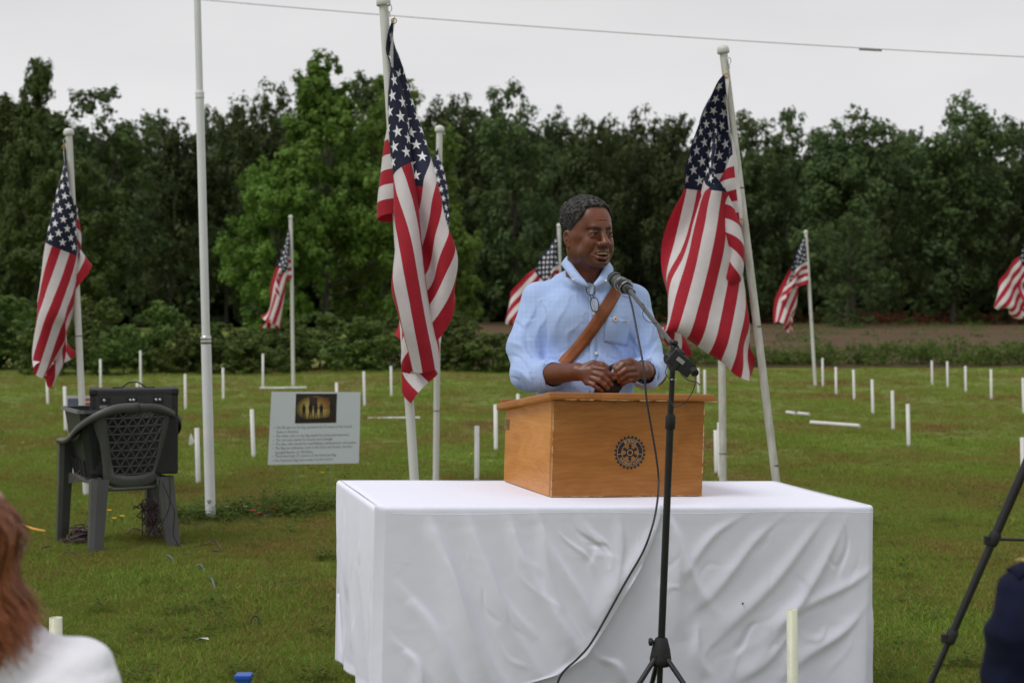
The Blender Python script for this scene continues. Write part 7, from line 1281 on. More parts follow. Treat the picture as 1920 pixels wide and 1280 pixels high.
_mr = _N.new('ShaderNodeMixRGB'); _mr.inputs[1].default_value = (.36, .485, .78, 1); _mr.inputs[2].default_value = (.315, .43, .71, 1); _L.new(_mx.outputs[0], _mr.inputs[0]); _L.new(_mr.outputs[0], _p.inputs['Base Color'])
_n = _N.new('ShaderNodeTexNoise'); _n.noise_type = 'RIDGED_MULTIFRACTAL'; _n.inputs['Scale'].default_value = 12; _n.inputs['Detail'].default_value = 4; _n.inputs['Distortion'].default_value = .8; _L.new(_tc.outputs['Object'], _n.inputs[0]); _b = _N.new('ShaderNodeBump'); _b.inputs['Strength'].default_value = .4; _b.inputs['Distance'].default_value = .004; _L.new(_n.outputs[0], _b.inputs['Height']); _L.new(_b.outputs[0], _p.inputs['Normal'])
shirt = mesh_np('shirt', sV, sQ, M_shirt, person)
bvh = BVHTree.FromPolygons([tuple(v) for v in sV], [tuple(int(i) for i in q) for q in sQ])
def on_shirt(px, py, lift=.003):
    """point of the shirt seen through a pixel, lifted off the cloth"""
    d = (at(px, py, 5)-CAM).normalized(); h = bvh.ray_cast(CAM, d)
    if h[0] is None: return at(px, py, 5.36), Vector((0, -1, 0))
    return h[0]+h[1]*lift, h[1]
def ribbon(paths, lift, name, m, parent, thick=.002):
    """patch over the shirt: rows of pixel points"""
    V = []; n = len(paths[0])
    for row in paths:
        for p in row: V.append(on_shirt(p[0], p[1], lift)[0])
    Fq = [(i*n+j, i*n+j+1, (i+1)*n+j+1, (i+1)*n+j) for i in range(len(paths)-1) for j in range(n-1)]
    V = np.array([tuple(v) for v in V]).reshape(len(paths), n, 3)
    for _ in range(3):
        W = V.copy(); W[1:-1] = .5*V[1:-1]+.25*(V[:-2]+V[2:]); V = W
    o = mesh_np(name, V.reshape(-1, 3), Fq, m, parent); md = o.modifiers.new('thick', 'SOLIDIFY'); md.thickness = thick; md.offset = 0; return o
def lerp2(a, b, t): return (a[0]+(b[0]-a[0])*t, a[1]+(b[1]-a[1])*t)
# placket, pocket, yoke seams, buttons
ribbon([[(1109+4*t-5.5, 545+195*t), (1109+4*t+5.5, 545+195*t)] for t in np.linspace(0, 1, 24)], .0028, 'placket', M_shirt, shirt)
pk = [[lerp2((1136, 592), (1181, 600), u), ] for u in (0,)]
ribbon([[lerp2(lerp2((1136, 593), (1182, 601), u), lerp2((1133, 641), (1176, 648), u), t) for u in np.linspace(0, 1, 8)] for t in np.linspace(0, 1, 9)], .0022, 'pocket', M_shirt, shirt, .0015)
M_button = mat('pearl_button', (.62, .62, .64), .25)
for px, py in ((1113, 588), (1113.5, 625), (1117.5, 663), (1120, 702)):
    p, n = on_shirt(px, py, .0045); mb = MB(); mb.lathe(p, [(.0050, 0), (.0056, .0008), (.0052, .002), (.003, .0016)], 14, n); mb.build('button', M_button, shirt)
# cuffs: turned-up bands round each forearm
for (c0, c1, r) in ((A_(1010, 706, 5.352), A_(1035, 703, 5.317), .0525), (A_(1215, 699, 5.335), A_(1208, 698, 5.292), .0525)):
    axv = Vector(c1-c0); L_ = axv.length; axn = axv.normalized(); q = axn.to_track_quat('Z', 'Y').to_matrix(); V = []; n = 40; prof = [(r*.99, 0), (r*1.05, .003), (r*1.06, L_*.5), (r*1.05, L_*.96), (r*.98, L_), (r*.90, L_*.9), (r*.88, L_*.5)]
    for i, (rr, z) in enumerate(prof):
        for k in range(n):
            a = 6.283*k/n; w = 1+.05*math.sin(3*a+i*.5)+.03*math.sin(7*a+z*90); V.append(Vector(c0)+q @ Vector((rr*w*math.cos(a), rr*w*math.sin(a)*.98, z+.002*math.sin(4*a))))
    Fq = [(i*n+k, i*n+(k+1) % n, (i+1)*n+(k+1) % n, (i+1)*n+k) for i in range(len(prof)-1) for k in range(n)]; mesh_np('cuff', [tuple(v) for v in V], Fq, M_shirt, shirt)
# collar: stand round the neck and two folded leaves with buttoned points
def curve_pts(P, n): return catmull([at(*p) for p in P], n)
inn_l = curve_pts([(1085, 474, 5.50), (1071, 475, 5.475), (1066, 481, 5.435), (1069, 490, 5.385), (1080, 506, 5.340), (1093, 522, 5.316), (1106, 535, 5.305)], 5)
out_l = curve_pts([(1077, 486, 5.53), (1060, 489, 5.505), (1052, 494, 5.455), (1055, 500, 5.400), (1064, 512, 5.350), (1077, 529, 5.318), (1103, 540, 5.304)], 5)
inn_r = curve_pts([(1112, 468, 5.50), (1126, 478, 5.475), (1132, 488, 5.44), (1133, 498, 5.40), (1128, 510, 5.355), (1122, 522, 5.325), (1112, 535, 5.305)], 5)
out_r = curve_pts([(1118, 480, 5.53), (1134, 488, 5.505), (1145, 497, 5.465), (1149, 507, 5.415), (1144, 519, 5.365), (1133, 530, 5.325), (1116, 540, 5.304)], 5)
for a, b in ((inn_l, out_l), (inn_r, out_r)):
    V = []; m_ = 6; up_ = Vector((0, -.004, .004))
    for p, q in zip(a, b):
        for k in range(m_): t = k/(m_-1); V.append(tuple(p.lerp(q, t)+up_*math.sin(math.pi*t)*1.2))
    n_ = len(a); o = mesh_np('collar', V, [(i*m_+j, i*m_+j+1, (i+1)*m_+j+1, (i+1)*m_+j) for i in range(n_-1) for j in range(m_-1)], M_shirt, shirt); md = o.modifiers.new('t', 'SOLIDIFY'); md.thickness = .003; md.offset = -1
    V = []       # the stand behind the leaf, down to the neckline
    for p in a:
        for k in range(4): V.append(tuple(p+Vector((0, .004+.004*k/3, -.03*k/3))))
    o = mesh_np('collar_stand', V, [(i*4+j, i*4+j+1, (i+1)*4+j+1, (i+1)*4+j) for i in range(n_-1) for j in range(3)], M_shirt, shirt); md = o.modifiers.new('t', 'SOLIDIFY'); md.thickness = .002
for px, py, Y in ((1078, 512, 5.335), (1075, 524, 5.316), (1136, 526, 5.318)):
    p = at(px, py, Y-.006); mb = MB(); mb.lathe(p, [(.0042, 0), (.0046, .0008), (.004, .0016)], 12, Vector((-.2, -1, .2))); mb.build('collar_button', M_button, shirt)
# trousers and shoes below the table line
s = SDF((.02, 5.28, -.01), (.50, 5.68, .93), .009); s.ell((.26, 5.48, .84), (.165, .125, .11), .05)
for sx in (-1, 1): s.cap((.26+sx*.085, 5.49, .80), (.26+sx*.10, 5.49, .45), .090, .066, .04); s.cap((.26+sx*.10, 5.49, .45), (.26+sx*.105, 5.51, .07), .068, .052, .03)
tV, tQ = s.mesh(); tV = smooth_np(tV, tQ, 2); mesh_np('trousers', tV, tQ, mat('dark_trousers', (.03, .035, .05), .85, .2, 20), person)
for sx in (-1, 1):
    s = SDF((.15+sx*.105, 5.28, -.01), (.37+sx*.105, 5.62, .13), .006); cx = .26+sx*.105; s.cap((cx, 5.53, .035), (cx+sx*.012, 5.36, .03), .036, .040, .02); s.cap((cx, 5.52, .04), (cx, 5.51, .09), .038, .036, .02); v, q = s.mesh(); mesh_np('shoe', v, q, M_blackm, person)

# things he wears and holds ------------------------------------------------
M_strap = mat('brown_leather', (.235, .070, .020), .55, .25, 20, bump=.15, bscale=120)
rows = []
L0, L1_, W_ = (1166, 532), (1052, 682), 11.5
for t in np.linspace(0, 1, 34):
    c = lerp2((1168, 520), (1050, 690), t); c = (c[0]+6*math.sin(math.pi*t), c[1]+5*math.sin(math.pi*t)); nrm = (.83, .56); rows.append([(c[0]-nrm[0]*W_, c[1]-nrm[1]*W_), (c[0]-nrm[0]*W_*.33, c[1]-nrm[1]*W_*.33), (c[0]+nrm[0]*W_*.33, c[1]+nrm[1]*W_*.33), (c[0]+nrm[0]*W_, c[1]+nrm[1]*W_)])
st_ = ribbon(rows, .0065, 'bag_strap', M_strap, None, .003); tag(st_, 'brown leather strap slanting across the chest of the speaker', 'strap')
rows = [[(1022+12*t-4, 728+14*t-6), (1022+12*t+10, 728+14*t-10)] for t in (0,)]
# eyeglasses hanging folded from the shirt front
M_frame = mat('glasses_frame', (.012, .012, .014), .25); M_lens = bpy.data.materials.new('lens'); M_lens.use_nodes = True; _p = M_lens.node_tree.nodes['Principled BSDF']; _p.inputs['Base Color'].default_value = (.75, .80, .88, 1); _p.inputs['Roughness'].default_value = .05; _p.inputs['Alpha'].default_value = .35
gl = thing('eyeglasses', 'black framed eyeglasses hanging folded from the open collar of the blue shirt', 'glasses', on_shirt(1113, 555, .01)[0])
for (cx_, cy_, rx, ry, an) in ((1107, 540, 8.2, 13.2, -.16), (1115, 571, 7.4, 13.0, -.16)):
    pts = []
    for t in np.linspace(0, 6.283, 25):
        ex_, ey_ = rx*np.sign(math.cos(t))*abs(math.cos(t))**.75, ry*np.sign(math.sin(t))*abs(math.sin(t))**.75
        x, y = cx_+ex_*math.cos(an)-ey_*math.sin(an), cy_+ex_*math.sin(an)+ey_*math.cos(an)
        p = at(x, y, min(5.315, on_shirt(cx_, cy_+6, .012)[0].y)); pts.append(p)
    mb = MB(); mb.tube(pts, .0017, 6, cap=False); rm = mb.build('rim', M_frame, gl); k = len(pts)-1
    c = sum((p for p in pts[:k]), Vector())/k; mesh_np('lens', [tuple(c)]+[tuple(p) for p in pts[:k]], [(0, 1+i, 1+(i+1) % k) for i in range(k)], M_lens, rm)
yg = on_shirt(1111, 556, .014)[0].y
mb = MB(); mb.tube([at(1107, 553, yg), at(1111, 552, yg-.003), at(1113, 558, yg)], .0018, 6); mb.build('bridge', M_frame, gl)
mb = MB(); mb.tube([at(1098, 527, 5.30), at(1104, 528, 5.295), at(1112, 531, 5.30)], .0028, 6); mb.tube([at(1112, 584, yg), at(1120, 585, yg), at(1122, 570, yg)], .0026, 6); mb.build('hinge', M_frame, gl)
mb = MB(); mb.tube([at(1102, 529, 5.306), at(1104, 545, 5.318), at(1110, 565, 5.325), at(1117, 584, 5.32)], .0016, 6); mb.build('temple', M_frame, gl)
# two pins above the pocket
p, n = on_shirt(1153, 598, .004); pn = thing('lapel_pin', 'round gold rimmed pin on the chest of the blue shirt', 'pin', p)
mb = MB(); mb.lathe(p, [(.0094, 0), (.0100, .0008), (.0094, .0018), (.0070, .0016)], 22, n); mb.build('rim', mat('pin_gold', (.60, .50, .34), .35, metal=.3), pn)
mb = MB(); mb.lathe(p+n*.0014, [(.0072, 0), (.0070, .0006)], 20, n); mb.build('white_face', mat('pin_white', (.7, .68, .62), .4), pn)
mb = MB(); q = n.to_track_quat('Z', 'Y').to_matrix(); mb.add([p+n*.0024+q @ Vector(v) for v in ((-.0045, -.002, 0), (.001, -.004, 0), (.0048, -.001, 0), (.004, .003, 0), (-.001, .004, 0), (-.003, .002, 0), (.001, .0005, 0))], [(0, 1, 6), (1, 2, 6), (2, 3, 6), (3, 4, 6), (4, 5, 6), (5, 0, 6)]); mb.build('rust_emblem', mat('pin_rust', (.35, .10, .03), .4), pn)
p, n = on_shirt(1171, 603, .004); bp = thing('bar_pin', 'small silver bar pin right of the round pin on the shirt', 'pin', p)
q = n.to_track_quat('-Y', 'Z').to_matrix(); mb = MB(); mb.box(p, (.019, .002, .0065), q, bev=.0006); mb.build('plate', mat('pin_silver', (.6, .6, .6), .3, metal=.5), bp); mb = MB()
for k in range(4): mb.box(p+n*.0013+q @ Vector((-.006+.004*k, 0, .001)), (.0028, .0006, .0022), q)
o = mb.build('engraving', M_blackm, bp); o['kind'] = 'stuff'
# black folded cloth mask in the hands
mk_ = thing('face_mask', 'black folded face mask held in the hands of the speaker', 'mask', A_(1142, 722, 5.15).tolist()); g3 = random.Random(2)
V = []; poly = [(1113, 738), (1118, 716), (1134, 706), (1150, 706), (1166, 716), (1167, 726), (1158, 740), (1136, 743)]
mb = MB(); c = at(1140, 724, 5.148); ring = [at(x, y, 5.158+.006*math.sin(i*2)) for i, (x, y) in enumerate(poly)]; ring2 = [at(x, y, 5.172) for x, y in poly]; n = len(poly)
mb.add([c]+ring+ring2+[at(1140, 724, 5.182)], [(0, 1+i, 1+(i+1) % n) for i in range(n)]+[(1+i, 1+n+i, 1+n+(i+1) % n, 1+(i+1) % n) for i in range(n)]+[(2*n+1, 1+n+(i+1) % n, 1+n+i) for i in range(n)], True); mb.build('cloth', M_blackm, mk_)
mb = MB(); mb.tube([at(1144, 688, 5.150), at(1152, 686, 5.138), at(1160, 691, 5.136), at(1166, 692, 5.136)], [.0065, .0085, .0060, .003], 8); mb.build('rolled_edge', M_blackm, mk_)
mb = MB(); mb.tube(catmull([at(1108, 732, 5.16), at(1105, 736, 5.155), at(1110, 740, 5.15), at(1120, 739, 5.15)], 4), .0012, 5); mb.build('elastic_loop', M_blackm, mk_)

# ------------------------------------------------------------------ plastic chair with tote and amplifier
CM = Matrix.Translation((-2.03, 8.27, 0)) @ Matrix.Rotation(math.radians(31), 4, 'Z')
M_resin = mat('grey_resin', (.072, .075, .071), .42, .12, 6, bump=.08, bscale=60)
ch = thing('plastic_chair', 'dark grey plastic garden chair with a triangle lattice back, seen from behind', 'chair', (-2.008, 8.24, 0))
def cb(mb, name, m, parent=ch): mb.xf(CM); return mb.build(name, m, parent)
def shell(x, z, o=0): return Vector((x, -.02-.085*(z-.36)/.44+1.5*x*x-o, z))
inner = [(-.105, .435), (-.118, .50), (-.135, .60), (-.150, .70), (-.157, .742), (-.10, .760), (0, .768), (.10, .760), (.157, .742), (.150, .70), (.135, .60), (.118, .50), (.105, .435), (.05, .425), (0, .422), (-.05, .425)]
outer = [(-.155, .385), (-.160, .48), (-.180, .60), (-.215, .70), (-.235, .735), (-.13, .792), (0, .806), (.13, .792), (.235, .735), (.215, .70), (.180, .60), (.160, .48), (.155, .385), (.07, .352), (0, .345), (-.07, .352)]
n = len(inner); V = []; m_ = 4
for (a, b), (c, d) in zip(inner, outer):
    for k in range(m_): t = k/(m_-1); V.append(tuple(CM @ shell(a+(c-a)*t, b+(d-b)*t, .006*math.sin(math.pi*t))))
Fq = [(i*m_+j, i*m_+j+1, ((i+1) % n)*m_+j+1, ((i+1) % n)*m_+j) for i in range(n) for j in range(m_-1)]
o = mesh_np('back_shell', V, Fq, M_resin, ch); md = o.modifiers.new('t', 'SOLIDIFY'); md.thickness = .006; md.offset = 0
def halfw(z): return float(np.interp(z, [.42, .50, .60, .70, .742, .77], [.104, .118, .135, .150, .157, .10]))
mb = MB(); dz = .043; z0 = .430
for r in range(9):
    z = z0+r*dz
    if z < .762: hw_ = halfw(z)+.004; mb.tube([shell(x, z) for x in np.linspace(-hw_, hw_, 7)], .0042, 4)
    for k in range(-5, 6):
        for sg in (-1, 1):
            x0 = (k+(.5 if r % 2 else 0))*.050; x1 = x0+sg*.025; za, zb_ = z, min(z+dz, .764)
            if za >= .760: continue
            if abs(x0) <= halfw(za)+.004 and abs(x1) <= halfw(zb_)+.012: mb.tube([shell(x0, za), shell((x0+x1)/2, (za+zb_)/2), shell(x1, zb_)], .0042, 4)
cb(mb, 'lattice', M_resin)['kind'] = 'stuff'
for sx in (-1, 1):
    path = [(sx*.0, -.103, .805), (sx*.12, -.080, .793), (sx*.215, -.035, .745), (sx*.258, .04, .690), (sx*.268, .15, .632), (sx*.266, .28, .603), (sx*.262, .38, .598), (sx*.255, .44, .590)]
    P = catmull([Vector(p) for p in path], 4); V = []
    for i, p in enumerate(P):
        t = i/(len(P)-1); w = .010+.020*min(1, t*2.2); out_d = Vector((sx*.9, -.3*(1-t), 0)).normalized() if t > .05 else Vector((0, -1, 0)); dn = .028*(1-t)+.014
        V += [p-out_d*w*.6, p+out_d*w*.5+Vector((0, 0, .004)), p+out_d*w, p+out_d*w*.9+Vector((0, 0, -dn))]
    V = [tuple(CM @ v) for v in V]; o = mesh_np('armrest', V, [(i*4+j, i*4+j+1, (i+1)*4+j+1, (i+1)*4+j) for i in range(len(P)-1) for j in range(3)], M_resin, ch); md = o.modifiers.new('t', 'SOLIDIFY'); md.thickness = .006
    # legs: L-shaped, tapering to the ground
    def leg(top, foot, w0, w1, name='leg', dep=.045):
        mb = MB(); t, f = Vector(top), Vector(foot); V = []
        for p, w in ((t, w0), (t.lerp(f, .25), (w0+w1)/2*1.02), (f, w1)):
            d = dep*w/w0; V += [p+Vector((-w/2, -d/2, 0)), p+Vector((-w*.18, -d*.72, 0)), p+Vector((w/2, -d/2, 0)), p+Vector((w/2, d/2, 0)), p+Vector((-w/2, d/2, 0))]
        mb.add(V, [(i*5+j, (i+1)*5+j, (i+1)*5+(j+1) % 5, i*5+(j+1) % 5) for i in range(2) for j in range(5)]+[(0, 1, 2, 3, 4), (14, 13, 12, 11, 10)]); cb(mb, name, M_resin)
    leg((sx*.175, .01, .405), (sx*.215, -.045, 0), .100, .072); leg((sx*.245, .40, .592), (sx*.25, .47, 0), .085, .060)
    mb = MB(); mb.add([(sx*.16, .02, .41), (sx*.235, .40, .41), (sx*.235, .40, .35), (sx*.21, .25, .375), (sx*.19, .12, .372), (sx*.16, .02, .33)], [(0, 1, 2, 3, 4, 5)]); o = cb(mb, 'seat_rail', M_resin); md = o.modifiers.new('t', 'SOLIDIFY'); md.thickness = .008
mb = MB(); mb.box((0, .21, .398), (.40, .42, .014), bev=.005); cb(mb, 'seat', M_resin)
mb = MB(); mb.tube([shell(x, .352, .004) for x in np.linspace(-.14, .14, 9)], .010, 6); cb(mb, 'back_lower_rim', M_resin)
# tote
TT = CM @ Matrix.Translation((-.015, .225, .406)) @ Matrix.Rotation(math.radians(-3), 4, 'Z')
M_tote = mat('tote_black', (.022, .024, .025), .5, .15, 9); tt_ = thing('storage_tote', 'open black storage tote standing on the seat of the plastic chair', 'tote', TT.translation)
mb = MB(); W0t, D0t, W1t, D1t, Ht = .19, .16, .245, .215, .362
def ring(w, d, z, c=.03): return [Vector((sx*(w-(c if a else 0)), sy*(d-(0 if a else c)), z)) for sx, sy, a in ((-1, -1, 0), (-1, -1, 1), (1, -1, 1), (1, -1, 0), (1, 1, 0), (1, 1, 1), (-1, 1, 1), (-1, 1, 0))]
rs = [ring(W0t, D0t, 0), ring((W0t+W1t)/2, (D0t+D1t)/2, Ht*.5), ring(W1t, D1t, Ht), ring(W1t-.006, D1t-.006, Ht), ring(W0t-.006, D0t-.006, .006)]
V = [v for r in rs for v in r]; mb.add(V, [(i*8+j, i*8+(j+1) % 8, (i+1)*8+(j+1) % 8, (i+1)*8+j) for i in range(4) for j in range(8)]+[tuple(range(7, -1, -1)), tuple(range(32, 40))]); mb.xf(TT); mb.build('tub', M_tote, tt_)
mb = MB(); ro, ri = ring(W1t+.016, D1t+.016, Ht-.012), ring(W1t-.008, D1t-.008, Ht+.004); r2 = ring(W1t+.012, D1t+.012, Ht+.006); r3 = ring(W1t+.004, D1t+.004, Ht-.014)
V = r3+ro+r2+ri; mb.add(V, [(i*8+j, i*8+(j+1) % 8, (i+1)*8+(j+1) % 8, (i+1)*8+j) for i in range(3) for j in range(8)]); mb.xf(TT); mb.build('rim', mat('tote_rim', (.05, .054, .056), .4), tt_)
for k in range(5):
    for sx in (-1,): mb = MB(); y = -.12+.06*k; mb.box((-W0t-.016, y, .05), (.014, .022, .09), Matrix.Rotation(math.radians(-10), 3, 'Y'), bev=.003); mb.xf(TT); mb.build('rib', M_tote, tt_)
# amplifier
AM = CM @ Matrix.Translation((.045, .12, .415)) @ Matrix.Rotation(math.radians(-16), 4, 'Z')
M_tolex = mat('amp_black', (.018, .018, .019), .6, .2, 60, bump=.5, bscale=260); amp = thing('amplifier', 'black guitar style amplifier with a carry handle standing in the tote', 'amplifier', AM.translation)
def ab(mb, name, m, parent=None): mb.xf(AM); return mb.build(name, m, parent or amp)
mb = MB(); mb.box((0, .0, .235), (.46, .23, .46), bev=.012); ab(mb, 'cabinet', M_tolex)
for sx in (-1, 1):
    for sy in (-1, 1): mb = MB(); mb.box((sx*.213, sy*.098, .448), (.042, .042, .040), bev=.012); ab(mb, 'corner_guard', M_black)
mb = MB(); mb.tube(catmull([Vector((-.085, 0, .466)), Vector((-.06, 0, .470)), Vector((-.03, 0, .492)), Vector((0, 0, .497)), Vector((.03, 0, .492)), Vector((.06, 0, .470)), Vector((.085, 0, .466))], 5), .0075, 8, flat=.5); hd_ = ab(mb, 'handle', M_blackm)
for sx in (-1, 1): mb = MB(); mb.box((sx*.095, 0, .468), (.034, .022, .008), bev=.002); ab(mb, 'handle_mount', M_black, hd_)
mb = MB(); mb.box((0, -.1165, .385), (.40, .003, .085), bev=.001); rp_ = ab(mb, 'rear_panel', mat('amp_panel', (.03, .03, .031), .35))
for x in (-.155, -.02, -.002, .115, .135): mb = MB(); mb.lathe((x, -.118, .405), [(.009, 0), (.009, .003), (.0045, .004), (.0045, .009)], 12, Vector((0, -1, 0))); ab(mb, 'jack', M_metal, rp_)
for x in (-.15, -.012, .125): mb = MB(); mb.box((x, -.1185, .404), (.055, .0012, .034)); ab(mb, 'jack_plate', M_blackm, rp_)
mb = MB(); mb.box((-.16, -.119, .372), (.04, .004, .016)); ab(mb, 'pale_label', mat('amp_label', (.22, .22, .21), .5), rp_)
mb = MB(); mb.box((.02, -.119, .335), (.14, .002, .05)); ab(mb, 'spec_label', mat('amp_label_grey', (.09, .09, .09), .5), rp_)
Yc = 8.15
for pts, lb in (([(299, 898), (297, 930), (299, 965), (293, 985), (285, 1000)], 'black cable hanging from the tote beside the back leg of the chair'), ([(318, 895), (319, 925), (316, 955), (300, 985), (288, 996)], 'thin black cable hanging right of the chair back'), ([(305, 905), (318, 935), (327, 960), (325, 1000), (335, 1022)], 'brown cord falling from the chair to the grass')):
    wire([at(x, y, Yc) for x, y in pts], .0035, lb, name='cord', cat='cord')
wire([at(135, 900, 8.3), at(160, 872, 8.3), at(200, 850, 8.2), at(212, 838, 8.18)], .0025, 'thin reddish wire stretched over the side of the tote', mat('red_wire', (.12, .04, .03), .5), name='cord', cat='cord')
# tangled cord piles
M_cord = mat('brown_cord', (.075, .042, .045), .6, .3, 30)
def tangle(px, py, w, hgt, nl, lb, seed):
    r_ = random.Random(seed); Y = gY(py); c = at(px, py, Y); c.z = 0; pts = []
    for k in range(nl):
        a0 = r_.uniform(0, 6.28); rr = r_.uniform(.25, 1)*w; cx = c+Vector((r_.gauss(0, w*.35), r_.gauss(0, w*.35), 0)); z = r_.uniform(.01, hgt)
        for j in range(6): a = a0+j*1.05; pts.append(cx+Vector((rr*.6*math.cos(a), rr*.5*math.sin(a), z+r_.uniform(-.3, .3)*hgt*.5+.01)))
    mb = MB(); mb.tube(catmull(pts, 3), .0036, 5, cap=False); tag(mb.build('tangled_cord', M_cord), lb, 'cord')
tangle(150, 1028, .12, .11, 26, 'purplish brown cord heaped in the grass between the left legs of the chair', 1)
tangle(291, 1020, .085, .22, 26, 'purplish brown cord bundled high against the right legs of the chair', 2)
def ground_line(pts, r, lb, m, z=.03, cat='cord', name='cord'): return wire([Vector((at(x, y, gY(y)).x, gY(y), z+.012*math.sin(i*2.1))) for i, (x, y) in enumerate(pts)], r, lb, m, cat, name)
ground_line([(66, 1042), (90, 1038), (108, 1030), (128, 1024), (150, 1022)], .0035, 'brown cord trailing left from the heap under the chair', M_cord)
ground_line([(120, 1046), (140, 1050), (160, 1053)], .0035, 'short brown cord end in front of the near left chair leg', M_cord)
ground_line([(300, 1020), (318, 1032), (350, 1036), (385, 1034), (402, 1030), (415, 1042), (398, 1046)], .0035, 'brown cord looping right from the chair towards the tall pole', M_cord, .04)
ground_line([(238, 1016), (250, 1010), (268, 1007)], .0035, 'short dark cord left of the right chair legs', M_cord, .05)
M_gcable = mat('grey_cable', (.11, .13, .16), .4)
ground_line([(311, 1052), (320, 1060), (330, 1068)], .005, 'bluish grey cable end in the grass in front of the chair', M_gcable, .035)
ground_line([(366, 1075), (376, 1076), (388, 1086), (396, 1098), (399, 1107), (404, 1116)], .005, 'bluish grey cable surfacing in the lawn left of the table', M_gcable, .035)
Yl = gY(1178); c = at(478, 1166, Yl); mb = MB(); mb.tube([Vector((c.x+.017*math.cos(t), Yl+.01*math.sin(t), .025+.026*math.sin(t))) for t in np.linspace(-.6, 3.9, 16)], .0035, 6); tag(mb.build('wire_loop', M_rubber), 'black loop of cable sticking up from the lawn left of the table', 'loop')
Yw = gY(1213); c = at(379, 1213, Yw); mb = MB()
for k in range(4): mb.box((c.x-.02+.013*k, Yw+.004*(k % 2), .032), (.011, .02, .003), Matrix.Rotation(.3*k-.4, 3, 'X'))
me_ = MB(); me_.add([(c.x-.026, Yw-.01, .030), (c.x-.005, Yw-.014, .040), (c.x+.028, Yw-.006, .031), (c.x+.02, Yw+.014, .036), (c.x-.01, Yw+.012, .028)], [(0, 1, 2, 3, 4)]); o = me_.build('paper_scrap', M_pvc); md = o.modifiers.new('t', 'SOLIDIFY'); md.thickness = .001; tag(o, 'small white scrap lying in the grass left of the table', 'litter')
# yellow handled tool
mb = MB(); pA_ = [at(x, y, gY(y+6)) for x, y in ((33, 981), (44, 983), (50, 987))]; tl_ = thing('hand_tool', 'small yellow handled tool with a grey hook lying in the grass by the red hair', 'tool', (pA_[0].x, pA_[0].y, 0)); mb.tube(pA_, .005, 6); mb.build('hook', M_metal, tl_)
mb = MB(); mb.tube([at(48, 986, gY(992)), at(64, 992, gY(998)), at(86, 996, gY(1002))], [.007, .010, .008], 8); mb.build('handle', mat('tool_yellow', (.62, .30, .03), .5), tl_)
# dandelions and bedding flowers
M_dand = mat('dandelion_yellow', (.75, .48, .01), .6); M_stem = mat('stem_green', (.06, .11, .03), .6)
def flower(px, py, r, m, lb, name='flower', h=.07, group=None, npet=9):
    Y = gY(py+22); p = at(px, py, Y); t = thing(name, lb, 'flower', (p.x, Y, 0), 0, group); mb = MB(); mb.tube([(p.x, Y, 0), (p.x+.003, Y, max(p.z, .02)-.004)], .002, 5); mb.build('stem', M_stem, t); mb = MB(); z = max(p.z, .02)
    for k in range(npet): a = 6.283*k/npet; d = Vector((math.cos(a), math.sin(a), .35)); q = Vector((-math.sin(a), math.cos(a), 0)); c = Vector((p.x+.003, Y, z)); mb.add([c, c+d*r*.6+q*r*.28, c+d*r, c+d*r*.6-q*r*.28], [(0, 1, 2, 3)])
    mb.lathe((p.x+.003, Y, z-.002), [(r*.3, 0), (r*.36, r*.2), (r*.1, r*.42)], 8); mb.build('petals', m, t)
for px, py, w in ((213, 972, 'between the chair legs, right one'), (204, 957, 'just behind the near left chair leg'), (42, 830, 'far out left of the chair'), (604, 886, 'below the printed sign'), (883, 851, 'left of the lectern'), (228, 968, 'between the chair legs, rightmost')): flower(px, py, .018, M_dand, 'yellow dandelion '+w, 'dandelion', group='yellow dandelions in the lawn', npet=14)
M_redf = mat('flower_red', (.42, .02, .05), .6); M_whf = mat('flower_white', (.75, .75, .72), .6); M_blueflower = mat('flower_blue', (.05, .09, .5), .6)
for px, py, r, m, w in ((335, 956, .020, M_redf, 'red flower beside the right chair leg'), (474, 958, .024, M_redf, 'largest red flower right of the tall pole'), (484, 962, .018, M_redf, 'small red flower right of the largest red one'), (481, 946, .015, M_redf, 'red flower standing tallest right of the pole'), (508, 951, .016, M_redf, 'red flower left of the sign stakes'), (516, 953, .014, M_redf, 'rightmost red flower by the sign stakes'),
  (424, 950, .014, M_whf, 'white flower nearest the tall pole'), (454, 945, .015, M_whf, 'upper white flower right of the pole'), (460, 950, .018, M_whf, 'larger white flower right of the pole'), (500, 966, .012, M_blueflower, 'tiny blue flower below the red ones')): flower(px, py, r, m, w, group='bedding flowers beside the tall pole')
mb = MB(); cc_ = at(372, 990, gY(992)); gg = random.Random(5); pts = [(cc_.x+.15*math.cos(a)*gg.uniform(.7, 1.2), cc_.y+.13*math.sin(a)*gg.uniform(.7, 1.2), .022) for a in np.linspace(0, 6.1, 14)]; mb.add([(cc_.x, cc_.y, .03)]+pts, [(0, 1+i, 1+(i+1) % 14) for i in range(14)]); tag(mb.build('bare_soil', mat('soil', (.055, .035, .022), .95, .4, 30, bump=.6, bscale=60)), kind='structure')
# white pennant marker beside the stub
Yk = gY(905); t = thing('marker_flag', 'tiny white cloth marker flag beside the stub post left of the tall pole', 'marker', (at(362, 905, Yk).x, Yk, 0)); mb = MB(); mb.tube([(at(364, 905, Yk).x, Yk, 0), at(363, 815, Yk)], .0018, 5); mb.build('wire_stake', M_metal, t)
mb = MB(); mb.add([at(358, 811, Yk), at(365, 828, Yk-.01), at(360, 833, Yk), at(354, 834, Yk+.01), at(355, 820, Yk)], [(0, 1, 2, 3, 4)]); o = mb.build('cloth', M_pvc, t); md = o.modifiers.new('t', 'SOLIDIFY'); md.thickness = .001

